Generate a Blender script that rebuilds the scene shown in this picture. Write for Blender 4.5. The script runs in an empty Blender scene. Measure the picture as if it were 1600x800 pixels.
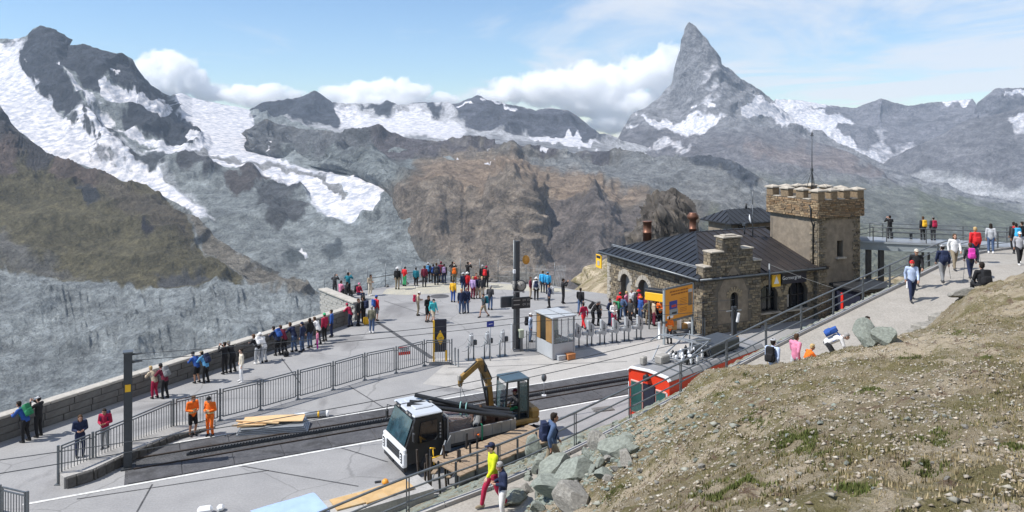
import bpy, bmesh, math, random
import numpy as np
from mathutils import Vector, Matrix
R = math.radians
SC = bpy.context.scene
COL = SC.collection
random.seed(7)
F_PX, HOR, CH = 1185.0, 202.0, 13.2          # focal length in px, horizon row, camera height above the platform

# ---------------------------------------------------------------- camera
cam_d = bpy.data.cameras.new('camera')
cam = bpy.data.objects.new('camera', cam_d)
COL.objects.link(cam)
cam.location = (0, 0, CH)
cam.rotation_euler = (R(90), 0, 0)
cam_d.sensor_width = 36
cam_d.lens = 36 * F_PX / 1600
cam_d.shift_y = -(400 - HOR) / 1600
cam_d.clip_start = 0.2
cam_d.clip_end = 80000
SC.camera = cam

# ---------------------------------------------------------------- light
SUN_EL, SUN_AZ = R(52), R(258)               # azimuth clockwise from +Y
sun_d = bpy.data.lights.new('sun', 'SUN')
sun_d.energy = 5.0
sun_d.angle = R(0.5)
sun_d.color = (1.0, 0.96, 0.90)
sun = bpy.data.objects.new('sun', sun_d)
COL.objects.link(sun)
sdir = Vector((math.cos(SUN_EL) * math.sin(SUN_AZ), math.cos(SUN_EL) * math.cos(SUN_AZ), math.sin(SUN_EL)))
sun.rotation_euler = (-sdir).to_track_quat('-Z', 'Y').to_euler()

W = bpy.data.worlds.new('World')
SC.world = W
W.use_nodes = True
wt = W.node_tree
wt.nodes.clear()
wo = wt.nodes.new('ShaderNodeOutputWorld')
wb = wt.nodes.new('ShaderNodeBackground')
wb.inputs['Strength'].default_value = 0.095
sky = wt.nodes.new('ShaderNodeTexSky')
sky.sky_type = 'NISHITA'
sky.sun_disc = False
sky.sun_elevation = SUN_EL
sky.sun_rotation = SUN_AZ
sky.altitude = 3100
sky.air_density = 1.5
sky.dust_density = 0.15
sky.ozone_density = 1.6
# high cirrus: a sheet of cloud far overhead, looked up by direction
tc = wt.nodes.new('ShaderNodeTexCoord')
sep = wt.nodes.new('ShaderNodeSeparateXYZ')
wt.links.new(tc.outputs['Generated'], sep.inputs[0])
def wmath(op, a, b=None, c=None):
    n = wt.nodes.new('ShaderNodeMath'); n.operation = op
    for i, v in enumerate((a, b, c)):
        if v is None: continue
        if isinstance(v, (int, float)): n.inputs[i].default_value = v
        else: wt.links.new(v, n.inputs[i])
    return n.outputs[0]
zc = wmath('ADD', wmath('MAXIMUM', sep.outputs['Z'], 0.0), 0.035)
cx = wmath('DIVIDE', sep.outputs['X'], zc)
cy = wmath('DIVIDE', sep.outputs['Y'], zc)
comb = wt.nodes.new('ShaderNodeCombineXYZ')
wt.links.new(cx, comb.inputs[0]); wt.links.new(cy, comb.inputs[1])
def wnoise(scale, detail, rough, dist, rot, sc):
    m = wt.nodes.new('ShaderNodeMapping')
    m.inputs['Rotation'].default_value = (0, 0, rot)
    m.inputs['Scale'].default_value = sc
    wt.links.new(comb.outputs[0], m.inputs['Vector'])
    n = wt.nodes.new('ShaderNodeTexNoise')
    n.inputs['Scale'].default_value = scale
    n.inputs['Detail'].default_value = detail
    n.inputs['Roughness'].default_value = rough
    n.inputs['Distortion'].default_value = dist
    wt.links.new(m.outputs[0], n.inputs['Vector'])
    return n.outputs['Fac']
n1 = wnoise(0.42, 7, 0.58, 0.9, R(20), (1.0, 0.55, 1))
n2 = wnoise(0.16, 4, 0.5, 0.4, R(0), (1, 0.7, 1))
# more cirrus towards the west (right of the view), thinner elsewhere
bias = wmath('MULTIPLY', wmath('ARCTAN2', sep.outputs['X'], sep.outputs['Y']), 0.26)
tot = wmath('ADD', wmath('ADD', wmath('MULTIPLY', n1, 0.95), wmath('MULTIPLY', n2, 0.32)), wmath('MINIMUM', bias, 0.20))
mr = wt.nodes.new('ShaderNodeMapRange')
mr.interpolation_type = 'SMOOTHSTEP'
mr.inputs['From Min'].default_value = 0.61
mr.inputs['From Max'].default_value = 0.80
mr.inputs['To Max'].default_value = 0.80
wt.links.new(tot, mr.inputs['Value'])
tint = wt.nodes.new('ShaderNodeMix'); tint.data_type = 'RGBA'
tint.blend_type = 'MULTIPLY'; tint.inputs['Factor'].default_value = 1.0
wt.links.new(sky.outputs[0], tint.inputs['A'])
tint.inputs['B'].default_value = (0.86, 1.02, 1.20, 1)
mixc = wt.nodes.new('ShaderNodeMix'); mixc.data_type = 'RGBA'
wt.links.new(mr.outputs[0], mixc.inputs['Factor'])
wt.links.new(tint.outputs['Result'], mixc.inputs['A'])
mixc.inputs['B'].default_value = (7.3, 7.5, 7.9, 1)
wt.links.new(mixc.outputs['Result'], wb.inputs['Color'])
wt.links.new(wb.outputs[0], wo.inputs['Surface'])

SC.view_settings.view_transform = 'Standard'
SC.view_settings.look = 'None'
SC.view_settings.exposure = 0.35
SC.view_settings.gamma = 1.0
SC.render.engine = 'CYCLES'
cy_ = SC.cycles
cy_.use_denoising = True
try: cy_.denoiser = 'OPENIMAGEDENOISE'
except Exception: pass
cy_.max_bounces = 32
cy_.diffuse_bounces = 3
cy_.glossy_bounces = 3
cy_.transmission_bounces = 4
cy_.transparent_max_bounces = 12
cy_.volume_bounces = 32
cy_.volume_step_rate = 0.22
cy_.caustics_reflective = False
cy_.caustics_refractive = False

# ---------------------------------------------------------------- helpers
def at(px, py, d):
    return Vector(((px - 800) / F_PX * d, d, CH - (py - HOR) / F_PX * d))
def gnd(px, py, z=0.0):
    d = F_PX * (CH - z) / (py - HOR)
    return Vector(((px - 800) / F_PX * d, d, z))

def tag(o, label=None, cat=None, group=None, kind=None):
    if label: o['label'] = label
    if cat: o['category'] = cat
    if group: o['group'] = group
    if kind: o['kind'] = kind
    return o
def empty(name, loc=(0, 0, 0), rz=0.0, label=None, cat=None, group=None):
    o = bpy.data.objects.new(name, None)
    o.empty_display_size = 0.2
    o.location = loc; o.rotation_euler = (0, 0, rz)
    COL.objects.link(o)
    return tag(o, label, cat, group)
def link(name, me, parent=None, mat=None):
    o = bpy.data.objects.new(name, me)
    COL.objects.link(o)
    if parent is not None: o.parent = parent
    if mat is not None:
        if not me.materials: me.materials.append(mat)
        elif me.materials[0] != mat:
            o.material_slots[0].link = 'OBJECT'; o.material_slots[0].material = mat
    return o
def copy_tree(o, parent=None):
    c = o.copy(); COL.objects.link(c)
    c.parent = parent
    for ch in list(o.children):
        copy_tree(ch, c)
    return c

class MB:
    """collects boxes, bars, tubes, prisms; build() links them as one mesh object"""
    def __init__(s): s.v = []; s.f = []; s.m = []; s.sm = []; s.mi = 0; s.smooth = False
    def add(s, vs, fs):
        n = len(s.v); s.v += [tuple(v) for v in vs]
        for f in fs:
            s.f.append([i + n for i in f]); s.m.append(s.mi); s.sm.append(s.smooth)
        return s
    def box(s, c, size, rz=0.0, bev=0.0, M=None):
        hx, hy, hz = size[0] / 2, size[1] / 2, size[2] / 2
        if bev > 0:
            b = min(bev, hx * .9, hy * .9, hz * .9)
            rings = []
            for (z, ins) in ((-hz, b), (-hz + b, 0), (hz - b, 0), (hz, b)):
                x, y = hx - ins, hy - ins
                rings.append([(-x, -y + b * (ins == 0), z), (-x + b * (ins == 0), -y, z), (x - b * (ins == 0), -y, z), (x, -y + b * (ins == 0), z),
                              (x, y - b * (ins == 0), z), (x - b * (ins == 0), y, z), (-x + b * (ins == 0), y, z), (-x, y - b * (ins == 0), z)])
            vs = [p for r in rings for p in r]
            fs = []
            for k in range(3):
                for i in range(8):
                    j = (i + 1) % 8
                    fs.append([k * 8 + i, k * 8 + j, k * 8 + 8 + j, k * 8 + 8 + i])
            fs.append(list(range(7, -1, -1))); fs.append(list(range(24, 32)))
        else:
            vs = [(sx * hx, sy * hy, sz * hz) for sz in (-1, 1) for sy in (-1, 1) for sx in (-1, 1)]
            fs = [[0, 2, 3, 1], [4, 5, 7, 6], [0, 1, 5, 4], [1, 3, 7, 5], [3, 2, 6, 7], [2, 0, 4, 6]]
        cs, sn = math.cos(rz), math.sin(rz)
        out = []
        for (x, y, z) in vs:
            if M is not None:
                q = M @ Vector((x, y, z)); out.append((q.x + c[0], q.y + c[1], q.z + c[2]))
            else:
                out.append((x * cs - y * sn + c[0], x * sn + y * cs + c[1], z + c[2]))
        return s.add(out, fs)
    def bar(s, a, b, w, h=None, up=(0, 0, 1)):
        """box section bar from a to b"""
        a, b = Vector(a), Vector(b); h = h or w
        d = (b - a); L = d.length
        if L < 1e-6: return s
        d.normalize(); u = Vector(up)
        if abs(d.dot(u)) > 0.98: u = Vector((0, 1, 0))
        x = d.cross(u).normalized(); z = x.cross(d)
        vs = []
        for p in (a, b):
            for (i, j) in ((-1, -1), (1, -1), (1, 1), (-1, 1)):
                vs.append(p + x * (i * w / 2) + z * (j * h / 2))
        return s.add(vs, [[0, 1, 2, 3], [7, 6, 5, 4], [0, 4, 5, 1], [1, 5, 6, 2], [2, 6, 7, 3], [3, 7, 4, 0]])
    def tube(s, pts, r, n=8, cap=True, r2=None):
        pts = [Vector(p) for p in pts]
        rs = r if isinstance(r, (list, tuple)) else [r] * len(pts)
        if r2 is not None: rs = [r + (r2 - r) * i / (len(pts) - 1) for i in range(len(pts))]
        vs = []; fs = []; px = None
        for i, p in enumerate(pts):
            if i == 0: d = pts[1] - p
            elif i == len(pts) - 1: d = p - pts[i - 1]
            else: d = (pts[i + 1] - p).normalized() + (p - pts[i - 1]).normalized()
            d.normalize()
            if px is None:
                u = Vector((0, 0, 1)) if abs(d.z) < 0.95 else Vector((1, 0, 0))
                px = d.cross(u).normalized()
            else:
                px = (px - d * px.dot(d)).normalized()
            py = d.cross(px)
            for k in range(n):
                a = 2 * math.pi * k / n
                vs.append(p + (px * math.cos(a) + py * math.sin(a)) * rs[i])
        for i in range(len(pts) - 1):
            for k in range(n):
                k2 = (k + 1) % n
                fs.append([i * n + k, i * n + k2, (i + 1) * n + k2, (i + 1) * n + k])
        if cap:
            fs.append(list(range(n - 1, -1, -1))); fs.append(list(range((len(pts) - 1) * n, len(pts) * n)))
        old = s.smooth; s.smooth = n > 5
        s.add(vs, fs); s.smooth = old
        return s
    def lathe(s, c, prof, n=12, cap=True):
        """prof: list of (r, z) about the vertical axis through c"""
        vs = []; fs = []
        for (r, z) in prof:
            for k in range(n):
                a = 2 * math.pi * k / n
                vs.append((c[0] + r * math.cos(a), c[1] + r * math.sin(a), c[2] + z))
        for i in range(len(prof) - 1):
            for k in range(n):
                k2 = (k + 1) % n
                fs.append([i * n + k, i * n + k2, (i + 1) * n + k2, (i + 1) * n + k])
        if cap:
            fs.append(list(range(n - 1, -1, -1))); fs.append(list(range((len(prof) - 1) * n, len(prof) * n)))
        old = s.smooth; s.smooth = True
        s.add(vs, fs); s.smooth = old
        return s
    def prism(s, poly, ext):
        """closed polygon of 3D points extruded by vector ext"""
        n = len(poly); e = Vector(ext)
        vs = [Vector(p) for p in poly] + [Vector(p) + e for p in poly]
        fs = [list(range(n - 1, -1, -1)), list(range(n, 2 * n))]
        for i in range(n):
            j = (i + 1) % n
            fs.append([i, j, n + j, n + i])
        return s.add(vs, fs)
    def quad(s, a, b, c, d): return s.add([a, b, c, d], [[0, 1, 2, 3]])
    def mesh(s, name, mats, fix=True):
        me = bpy.data.meshes.new(name)
        me.from_pydata(s.v, [], s.f)
        me.update()
        if fix:
            bm = bmesh.new(); bm.from_mesh(me)
            bmesh.ops.recalc_face_normals(bm, faces=bm.faces)
            bm.to_mesh(me); bm.free()
        mats = mats if isinstance(mats, (list, tuple)) else [mats]
        for m in mats: me.materials.append(m)
        me.polygons.foreach_set('material_index', s.m)
        me.polygons.foreach_set('use_smooth', s.sm)
        return me
    def build(s, name, mats, parent=None, loc=None, rz=None):
        o = link(name, s.mesh(name, mats), parent)
        if loc is not None: o.location = loc
        if rz is not None: o.rotation_euler = (0, 0, rz)
        return o

# ---------------------------------------------------------------- noise (numpy)
_rng = np.random.RandomState(11)
_T = _rng.rand(256, 256).astype(np.float32)
def vnoise(x, y, seed=0):
    x = x + seed * 17.37; y = y + seed * 9.71
    xi = np.floor(x).astype(np.int64); yi = np.floor(y).astype(np.int64)
    fx = (x - xi).astype(np.float32); fy = (y - yi).astype(np.float32)
    fx = fx * fx * fx * (fx * (fx * 6 - 15) + 10); fy = fy * fy * fy * (fy * (fy * 6 - 15) + 10)
    x0 = xi & 255; x1 = (xi + 1) & 255; y0 = yi & 255; y1 = (yi + 1) & 255
    a = _T[x0, y0]; b = _T[x1, y0]; c = _T[x0, y1]; d = _T[x1, y1]
    return (a + (b - a) * fx) * (1 - fy) + (c + (d - c) * fx) * fy
def fbm(x, y, octv=5, seed=0, gain=0.5, lac=2.07):
    s = 0; a = 1.0; t = 0
    for i in range(octv):
        s = s + a * vnoise(x, y, seed + i * 3); t += a
        x, y = x * lac * 0.8 - y * lac * 0.6, x * lac * 0.6 + y * lac * 0.8
        a *= gain
    return s / t
def ridged(x, y, octv=5, seed=0, gain=0.55, lac=2.05):
    s = 0; a = 1.0; t = 0; w = 1.0
    for i in range(octv):
        n = 1 - np.abs(2 * vnoise(x, y, seed + i * 3) - 1)
        n = n * n
        s = s + a * n * w; t += a
        w = np.clip(n * 1.6, 0, 1)
        x, y = x * lac * 0.8 - y * lac * 0.6, x * lac * 0.6 + y * lac * 0.8
        a *= gain
    return s / t
_T3 = _rng.rand(64, 64, 64).astype(np.float32)
def vnoise3(P, seed=0):
    P = P + np.array([seed * 7.31, seed * 3.77, seed * 5.13])
    I = np.floor(P).astype(np.int64); f = (P - I).astype(np.float32); f = f * f * f * (f * (f * 6 - 15) + 10)
    I0 = I & 63; I1 = (I + 1) & 63
    x0, y0, z0 = I0[..., 0], I0[..., 1], I0[..., 2]; x1, y1, z1 = I1[..., 0], I1[..., 1], I1[..., 2]
    fx, fy, fz = f[..., 0], f[..., 1], f[..., 2]
    def L(a, b, t): return a + (b - a) * t
    return L(L(L(_T3[x0, y0, z0], _T3[x1, y0, z0], fx), L(_T3[x0, y1, z0], _T3[x1, y1, z0], fx), fy),
             L(L(_T3[x0, y0, z1], _T3[x1, y0, z1], fx), L(_T3[x0, y1, z1], _T3[x1, y1, z1], fx), fy), fz)
_RM = np.array([[0.36, 0.48, -0.8], [-0.8, 0.60, 0.0], [0.48, 0.64, 0.6]])
def ridged3(P, octv=6, seed=0, gain=0.5, lac=2.05):
    s = 0; a = 1.0; t = 0; w = 1.0
    for i in range(octv):
        n = 1 - np.abs(2 * vnoise3(P, seed + i * 3) - 1); n = n * n
        s = s + a * n * w; t += a
        w = np.clip(n * 1.7, 0.3, 1); P = (P @ _RM) * lac; a *= gain
    return s / t
def fbm3(P, octv=5, seed=0, gain=0.5, lac=2.05):
    s = 0; a = 1.0; t = 0
    for i in range(octv):
        s = s + a * vnoise3(P, seed + i * 3); t += a
        P = (P @ _RM) * lac; a *= gain
    return s / t
def sstep(a, b, x):
    t = np.clip((x - a) / (b - a), 0, 1); return t * t * (3 - 2 * t)
def poly_sd(px, py, poly):
    """signed distance in px units, positive inside"""
    P = np.array(poly, dtype=np.float32); n = len(P)
    d = np.full(px.shape, 1e9, dtype=np.float32); ins = np.zeros(px.shape, dtype=bool)
    for i in range(n):
        ax, ay = P[i]; bx, by = P[(i + 1) % n]
        ex, ey = bx - ax, by - ay
        t = np.clip(((px - ax) * ex + (py - ay) * ey) / (ex * ex + ey * ey + 1e-9), 0, 1)
        d = np.minimum(d, (px - ax - t * ex) ** 2 + (py - ay - t * ey) ** 2)
        c = ((ay > py) != (by > py)) & (px < (bx - ax) * (py - ay) / ((by - ay) if by != ay else 1e-9) + ax)
        ins ^= c
    d = np.sqrt(d)
    return np.where(ins, d, -d)
def grid_mesh(name, X, Y, Z, colr=None, smooth=True, attr='Col'):
    """X,Y,Z: (rows, cols) arrays"""
    nr, nc = X.shape
    me = bpy.data.meshes.new(name)
    co = np.stack([X, Y, Z], -1).reshape(-1, 3).astype(np.float32)
    i = np.arange(nr * nc).reshape(nr, nc)
    q = np.stack([i[:-1, :-1], i[:-1, 1:], i[1:, 1:], i[1:, :-1]], -1).reshape(-1, 4)
    me.vertices.add(len(co)); me.vertices.foreach_set('co', co.ravel())
    me.loops.add(q.size); me.loops.foreach_set('vertex_index', q.ravel().astype(np.int32))
    me.polygons.add(len(q))
    me.polygons.foreach_set('loop_start', (np.arange(len(q)) * 4).astype(np.int32))
    me.polygons.foreach_set('use_smooth', np.full(len(q), smooth))
    me.update(calc_edges=True)
    if colr is not None:
        a = me.color_attributes.new(attr, 'FLOAT_COLOR', 'POINT')
        a.data.foreach_set('color', colr.reshape(-1, 4).astype(np.float32).ravel())
    return me

# ---------------------------------------------------------------- material kit
def new_mat(name):
    m = bpy.data.materials.new(name); m.use_nodes = True
    nt = m.node_tree; b = nt.nodes['Principled BSDF']
    return m, nt, b
_mats = {}
def mat(name, col, rough=0.6, metal=0.0, var=0.12, scale=6.0, bump=0.0, spec=0.5, wear=None, wear_amt=0.5, obj=True):
    """principled with noise-broken colour, optional bump and a second (wear/dirt) colour in patches"""
    if name in _mats: return _mats[name]
    m, nt, b = new_mat(name)
    b.inputs['Roughness'].default_value = rough
    b.inputs['Metallic'].default_value = metal
    b.inputs['Specular IOR Level'].default_value = spec
    tcn = nt.nodes.new('ShaderNodeTexCoord')
    n = nt.nodes.new('ShaderNodeTexNoise')
    n.inputs['Scale'].default_value = scale; n.inputs['Detail'].default_value = 5; n.inputs['Roughness'].default_value = 0.62
    nt.links.new(tcn.outputs['Object'], n.inputs['Vector'])
    cr = nt.nodes.new('ShaderNodeValToRGB')
    k0, k1 = 1 - var, 1 + var
    cr.color_ramp.elements[0].position = 0.3; cr.color_ramp.elements[1].position = 0.7
    cr.color_ramp.elements[0].color = (col[0] * k0, col[1] * k0, col[2] * k0, 1)
    cr.color_ramp.elements[1].color = (min(col[0] * k1, .95), min(col[1] * k1, .95), min(col[2] * k1, .95), 1)
    nt.links.new(n.outputs['Fac'], cr.inputs['Fac'])
    out = cr.outputs['Color']
    if wear is not None:
        n2 = nt.nodes.new('ShaderNodeTexNoise')
        n2.inputs['Scale'].default_value = scale * 0.45; n2.inputs['Detail'].default_value = 8; n2.inputs['Roughness'].default_value = 0.7
        nt.links.new(tcn.outputs['Object'], n2.inputs['Vector'])
        r2 = nt.nodes.new('ShaderNodeMapRange')
        r2.inputs['From Min'].default_value = 0.62 - 0.25 * wear_amt; r2.inputs['From Max'].default_value = 0.78 - 0.2 * wear_amt
        nt.links.new(n2.outputs['Fac'], r2.inputs['Value'])
        mx = nt.nodes.new('ShaderNodeMix'); mx.data_type = 'RGBA'
        nt.links.new(r2.outputs[0], mx.inputs['Factor']); nt.links.new(out, mx.inputs['A'])
        mx.inputs['B'].default_value = (*wear, 1)
        out = mx.outputs['Result']
    nt.links.new(out, b.inputs['Base Color'])
    if bump:
        bp = nt.nodes.new('ShaderNodeBump'); bp.inputs['Strength'].default_value = min(bump, 1.0); bp.inputs['Distance'].default_value = 0.02
        nt.links.new(n.outputs['Fac'], bp.inputs['Height']); nt.links.new(bp.outputs[0], b.inputs['Normal'])
    _mats[name] = m
    return m
# ================================================================ far terrain: lofted sheets at their real distances
def interp_row(row, px):
    r = np.array(row, dtype=np.float64)
    return np.interp(px, r[:, 0], r[:, 1]), np.interp(px, r[:, 0], r[:, 2])
def terrain_mat(name, fine=0.012, speck=0.25):
    m, nt, b = new_mat(name)
    b.inputs['Roughness'].default_value = 0.9
    b.inputs['Specular IOR Level'].default_value = 0.15
    at_ = nt.nodes.new('ShaderNodeVertexColor'); at_.layer_name = 'Col'
    ge = nt.nodes.new('ShaderNodeNewGeometry')
    def nz(scale, det, rough=0.65, ty=None):
        n = nt.nodes.new('ShaderNodeTexNoise')
        n.inputs['Scale'].default_value = scale; n.inputs['Detail'].default_value = det; n.inputs['Roughness'].default_value = rough
        nt.links.new(ge.outputs['Position'], n.inputs['Vector'])
        return n.outputs['Fac']
    def mth(op, a, b_=None):
        n = nt.nodes.new('ShaderNodeMath'); n.operation = op
        for i, v in enumerate((a, b_)):
            if v is None: continue
            if isinstance(v, (int, float)): n.inputs[i].default_value = v
            else: nt.links.new(v, n.inputs[i])
        return n.outputs[0]
    a = nz(fine, 8, 0.7); c = nz(fine * 6, 5, 0.7)
    k = mth('ADD', mth('MULTIPLY', mth('SUBTRACT', a, 0.5), 5 * speck), mth('MULTIPLY', mth('SUBTRACT', c, 0.5), 4 * speck))
    cr = nt.nodes.new('ShaderNodeMapRange'); cr.inputs['From Min'].default_value = 0.44; cr.inputs['From Max'].default_value = 0.56
    cr.inputs['To Min'].default_value = 0.84; cr.inputs['To Max'].default_value = 1.14
    nt.links.new(nz(fine * 2.3, 7, 0.75), cr.inputs['Value'])
    k = mth('MAXIMUM', mth('MULTIPLY', mth('ADD', k, 1.0), cr.outputs[0]), 0.25)
    vm = nt.nodes.new('ShaderNodeVectorMath'); vm.operation = 'SCALE'
    nt.links.new(at_.outputs['Color'], vm.inputs[0]); nt.links.new(k, vm.inputs['Scale'])
    # snow: alpha field broken up by fine noise, crisp edge
    s = mth('ADD', at_.outputs['Alpha'], mth('MULTIPLY', mth('SUBTRACT', a, 0.5), 0.6))
    mr_ = nt.nodes.new('ShaderNodeMapRange'); mr_.inputs['From Min'].default_value = 0.36; mr_.inputs['From Max'].default_value = 0.66
    nt.links.new(s, mr_.inputs['Value'])
    mx = nt.nodes.new('ShaderNodeMix'); mx.data_type = 'RGBA'
    nt.links.new(mr_.outputs[0], mx.inputs['Factor']); nt.links.new(vm.outputs[0], mx.inputs['A'])
    sr = nt.nodes.new('ShaderNodeMapRange'); sr.inputs['From Min'].default_value = 0.40; sr.inputs['From Max'].default_value = 0.60
    nt.links.new(nz(fine * 1.7, 6, 0.7), sr.inputs['Value'])
    sm = nt.nodes.new('ShaderNodeMix'); sm.data_type = 'RGBA'; nt.links.new(sr.outputs[0], sm.inputs['Factor'])
    sm.inputs['A'].default_value = (0.30, 0.32, 0.37, 1); sm.inputs['B'].default_value = (0.66, 0.635, 0.635, 1)
    nt.links.new(sm.outputs['Result'], mx.inputs['B'])
    nt.links.new(mx.outputs['Result'], b.inputs['Base Color'])
    bp = nt.nodes.new('ShaderNodeBump'); bp.inputs['Strength'].default_value = 1.0; bp.inputs['Distance'].default_value = 1.6 / fine
    nt.links.new(mth('SUBTRACT', 1.0, mth('MULTIPLY', mr_.outputs[0], 0.9)), bp.inputs['Strength'])
    nt.links.new(mth('ADD', a, mth('MULTIPLY', c, 0.25)), bp.inputs['Height'])
    nt.links.new(bp.outputs[0], b.inputs['Normal'])
    return m
def sheet(name, px0, px1, step, rows, nsub, base, patches, snow=(), amp=4.0, feat=26.0, ang=0.0, stretch=1.6,
          seed=1, flat=(), rough_sky=1.6, mat_=None, back=900.0, label=None, cat=None, fine_amp=0.3, zs=0.8, strata=1.1, dark=0.86, gully=(), gdir=0.0, foot=None, shape=None, spurs=()):
    """rows: list of polylines [(px, py, dist)...] from the skyline to the foot. patches: (polygon, colour, softness px);
    snow: (polygon, softness, value); flat: (polygon, factor) damps the relief (glaciers, lakes of scree)"""
    cols = np.arange(px0, px1 + step, step, dtype=np.float64)
    K = [interp_row(r, cols) for r in rows]
    PY = []; D = []
    for k in range(len(K) - 1):
        n = nsub[k]
        for t in np.arange(n) / n:
            PY.append(K[k][0] * (1 - t) + K[k + 1][0] * t); D.append(K[k][1] * (1 - t) + K[k + 1][1] * t)
    PY.append(K[-1][0]); D.append(K[-1][1])
    PY = np.array(PY); D = np.array(D)
    for _ in range(4):   # ease the creases between rows
        PY[1:-1] = (PY[:-2] + 2 * PY[1:-1] + PY[2:]) / 4
        D[1:-1] = (D[:-2] + 2 * D[1:-1] + D[2:]) / 4
    PX = np.broadcast_to(cols, PY.shape).copy()
    if foot is not None:          # the foot runs a little way into the sheet behind it
        dl = np.clip(foot(PX[-1], PY[-1]) + 15 - D[-1], -200, 900) * (1 - sstep(740, 840, PX[-1]))
        D += dl
    if shape: D = shape(PX, PY, D)
    if name == 'western_massif':
        global WEST
        WEST = (cols, PY.copy(), D.copy())
    damp = np.ones_like(PY)
    for poly, k in flat:
        w = sstep(-6, 6, poly_sd(PX, PY, poly)); damp = damp * (1 - w) + damp * k * w
    X = (PX - 800) / F_PX * D; Z = CH - (PY - HOR) / F_PX * D; Y = D.copy()
    P = np.stack([X, Y, Z], -1)
    du = np.gradient(P, axis=1); dv = np.gradient(P, axis=0)
    N = np.cross(du, dv); N /= (np.linalg.norm(N, axis=-1, keepdims=True) + 1e-9)
    N = np.where(N[..., 2:3] < 0, -N, N)
    nr = PY.shape[0]
    taper = np.ones(nr); taper[:10] = np.linspace(0.1, 1, 10)
    if foot is not None: taper[-16:] = np.linspace(1, 0, 16)
    dm = float(np.median(D)); Lw = feat * 4.6 * dm / F_PX
    Q = P / Lw; Q = Q + 0.35 * np.stack([fbm3(Q * 1.3, 3, seed + 50), fbm3(Q * 1.3 + 9, 3, seed + 60), fbm3(Q * 1.3 + 19, 3, seed + 70)], -1)
    Q = Q * np.array([1, 1, zs])
    h = ridged3(Q, 8, seed, 0.47) - 0.40
    A = amp * 4.6 * h * damp * D / F_PX * taper[:, None]
    if gully:
        gm = np.zeros_like(PY)
        for poly, k in gully: gm = np.maximum(gm, k * sstep(-12, 12, poly_sd(PX, PY, poly)))
        gx_ = PX + 0.35 * (PY - 480) * gdir + 14 * fbm(PX / 50, PY / 50, 3, seed + 2)
        A = A + gm * (ridged(gx_ / 9, PY / 60, 4, seed + 44) - 0.4) * sstep(.35, .6, fbm(PX / 45, PY / 30, 4, seed + 3)) * D / F_PX
    for line, wd, hh in spurs:       # rock ribs and spurs standing out of the face
        dm_ = np.full(PX.shape, 1e9)
        for (ax, ay), (bx, by) in zip(line[:-1], line[1:]):
            ex, ey = bx - ax, by - ay; t = np.clip(((PX - ax) * ex + (PY - ay) * ey) / (ex * ex + ey * ey), 0, 1)
            dm_ = np.minimum(dm_, np.hypot(PX - ax - t * ex, PY - ay - t * ey))
        dm_ = dm_ + (fbm(PX / 18, PY / 18, 4, seed + 90) - .5) * wd * .9
        A = A + hh * np.clip(1 - dm_ / wd, 0, 1) ** 1.2 * D / F_PX * taper[:, None]
    P = P + N * A[..., None]
    du = np.gradient(P, axis=1); dv = np.gradient(P, axis=0)
    N2 = np.cross(du, dv); N2 /= (np.linalg.norm(N2, axis=-1, keepdims=True) + 1e-9)
    NZ = np.abs(N2[..., 2])
    # roughen the skyline itself a little
    sk = (fbm(cols / 5.0, cols * 0 + seed * 3.1, 5, seed) - 0.5) * 2 * rough_sky * D[0] / F_PX
    fall = np.exp(-np.arange(nr) / 4.0)
    P[..., 2] += fall[:, None] * (sk * damp[0])[None, :]
    # colours
    C = np.zeros(PY.shape + (4,)); C[..., :3] = base
    jx = PX + (fbm(PX / 14, PY / 14, 5, seed + 7) - 0.5) * 26; jy = PY + (fbm(PX / 14, PY / 14, 5, seed + 17) - 0.5) * 22
    for poly, colr, soft in patches:
        w = sstep(-soft, soft, poly_sd(jx, jy, poly))[..., None]
        C[..., :3] = C[..., :3] * (1 - w) + np.array(colr) * w
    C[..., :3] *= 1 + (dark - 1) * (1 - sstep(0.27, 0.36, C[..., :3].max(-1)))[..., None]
    big = fbm(PX / 60, PY / 36, 5, seed + 5)[..., None]
    C[..., :3] *= 0.72 + 0.56 * big
    for poly, soft, val in snow:
        w = sstep(-soft, soft, poly_sd(jx, jy, poly))
        C[..., 3] = C[..., 3] * (1 - w) + val * w
    C[..., 3] = np.where(C[..., 3] > 0.05, C[..., 3] + 0.5 * (sstep(0.25, 0.75, NZ) - 0.75), 0)
    st = fbm3(P * np.array([1, 1, 3.0]) / (Lw * 0.15), 5, seed + 80)[..., None]     # beds and lichen: patches of darker and paler stone
    C[..., :3] *= 1 + strata * (st - 0.5)
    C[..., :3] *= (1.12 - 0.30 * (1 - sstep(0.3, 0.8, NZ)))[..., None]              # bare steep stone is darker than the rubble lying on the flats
    # far side: drop away behind the skyline so the range has body
    back_rows = []
    for q in (0.5, 1.0):
        B = P[0].copy(); B[:, 0] *= 1 + q * back / D[0]; B[:, 1] += q * back; B[:, 2] -= q * back * 0.75
        back_rows.append(B)
    P = np.concatenate([np.array(back_rows[::-1]), P], 0)
    C = np.concatenate([C[:1], C[:1], C], 0)
    me = grid_mesh(name, P[..., 0], P[..., 1], P[..., 2], C)
    o = link(name, me, None, mat_)
    o['kind'] = 'structure'
    if label: o['label'] = label
    return o
def zp(pts, ox, oy, k=0.3375):            # zoomed-view points to photo px
    return [(ox + x * k, oy + y * k) for x, y in pts]

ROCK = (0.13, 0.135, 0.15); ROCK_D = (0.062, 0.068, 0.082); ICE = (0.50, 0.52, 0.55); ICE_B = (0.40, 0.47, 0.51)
SCREE = (0.295, 0.322, 0.325); BROWN = (0.21, 0.150, 0.105); GRASS = (0.15, 0.132, 0.076)
TM = terrain_mat('mountain_rock', 0.012, 0.32)
TMn = terrain_mat('valley_rock', 0.022, 0.32)

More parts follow.
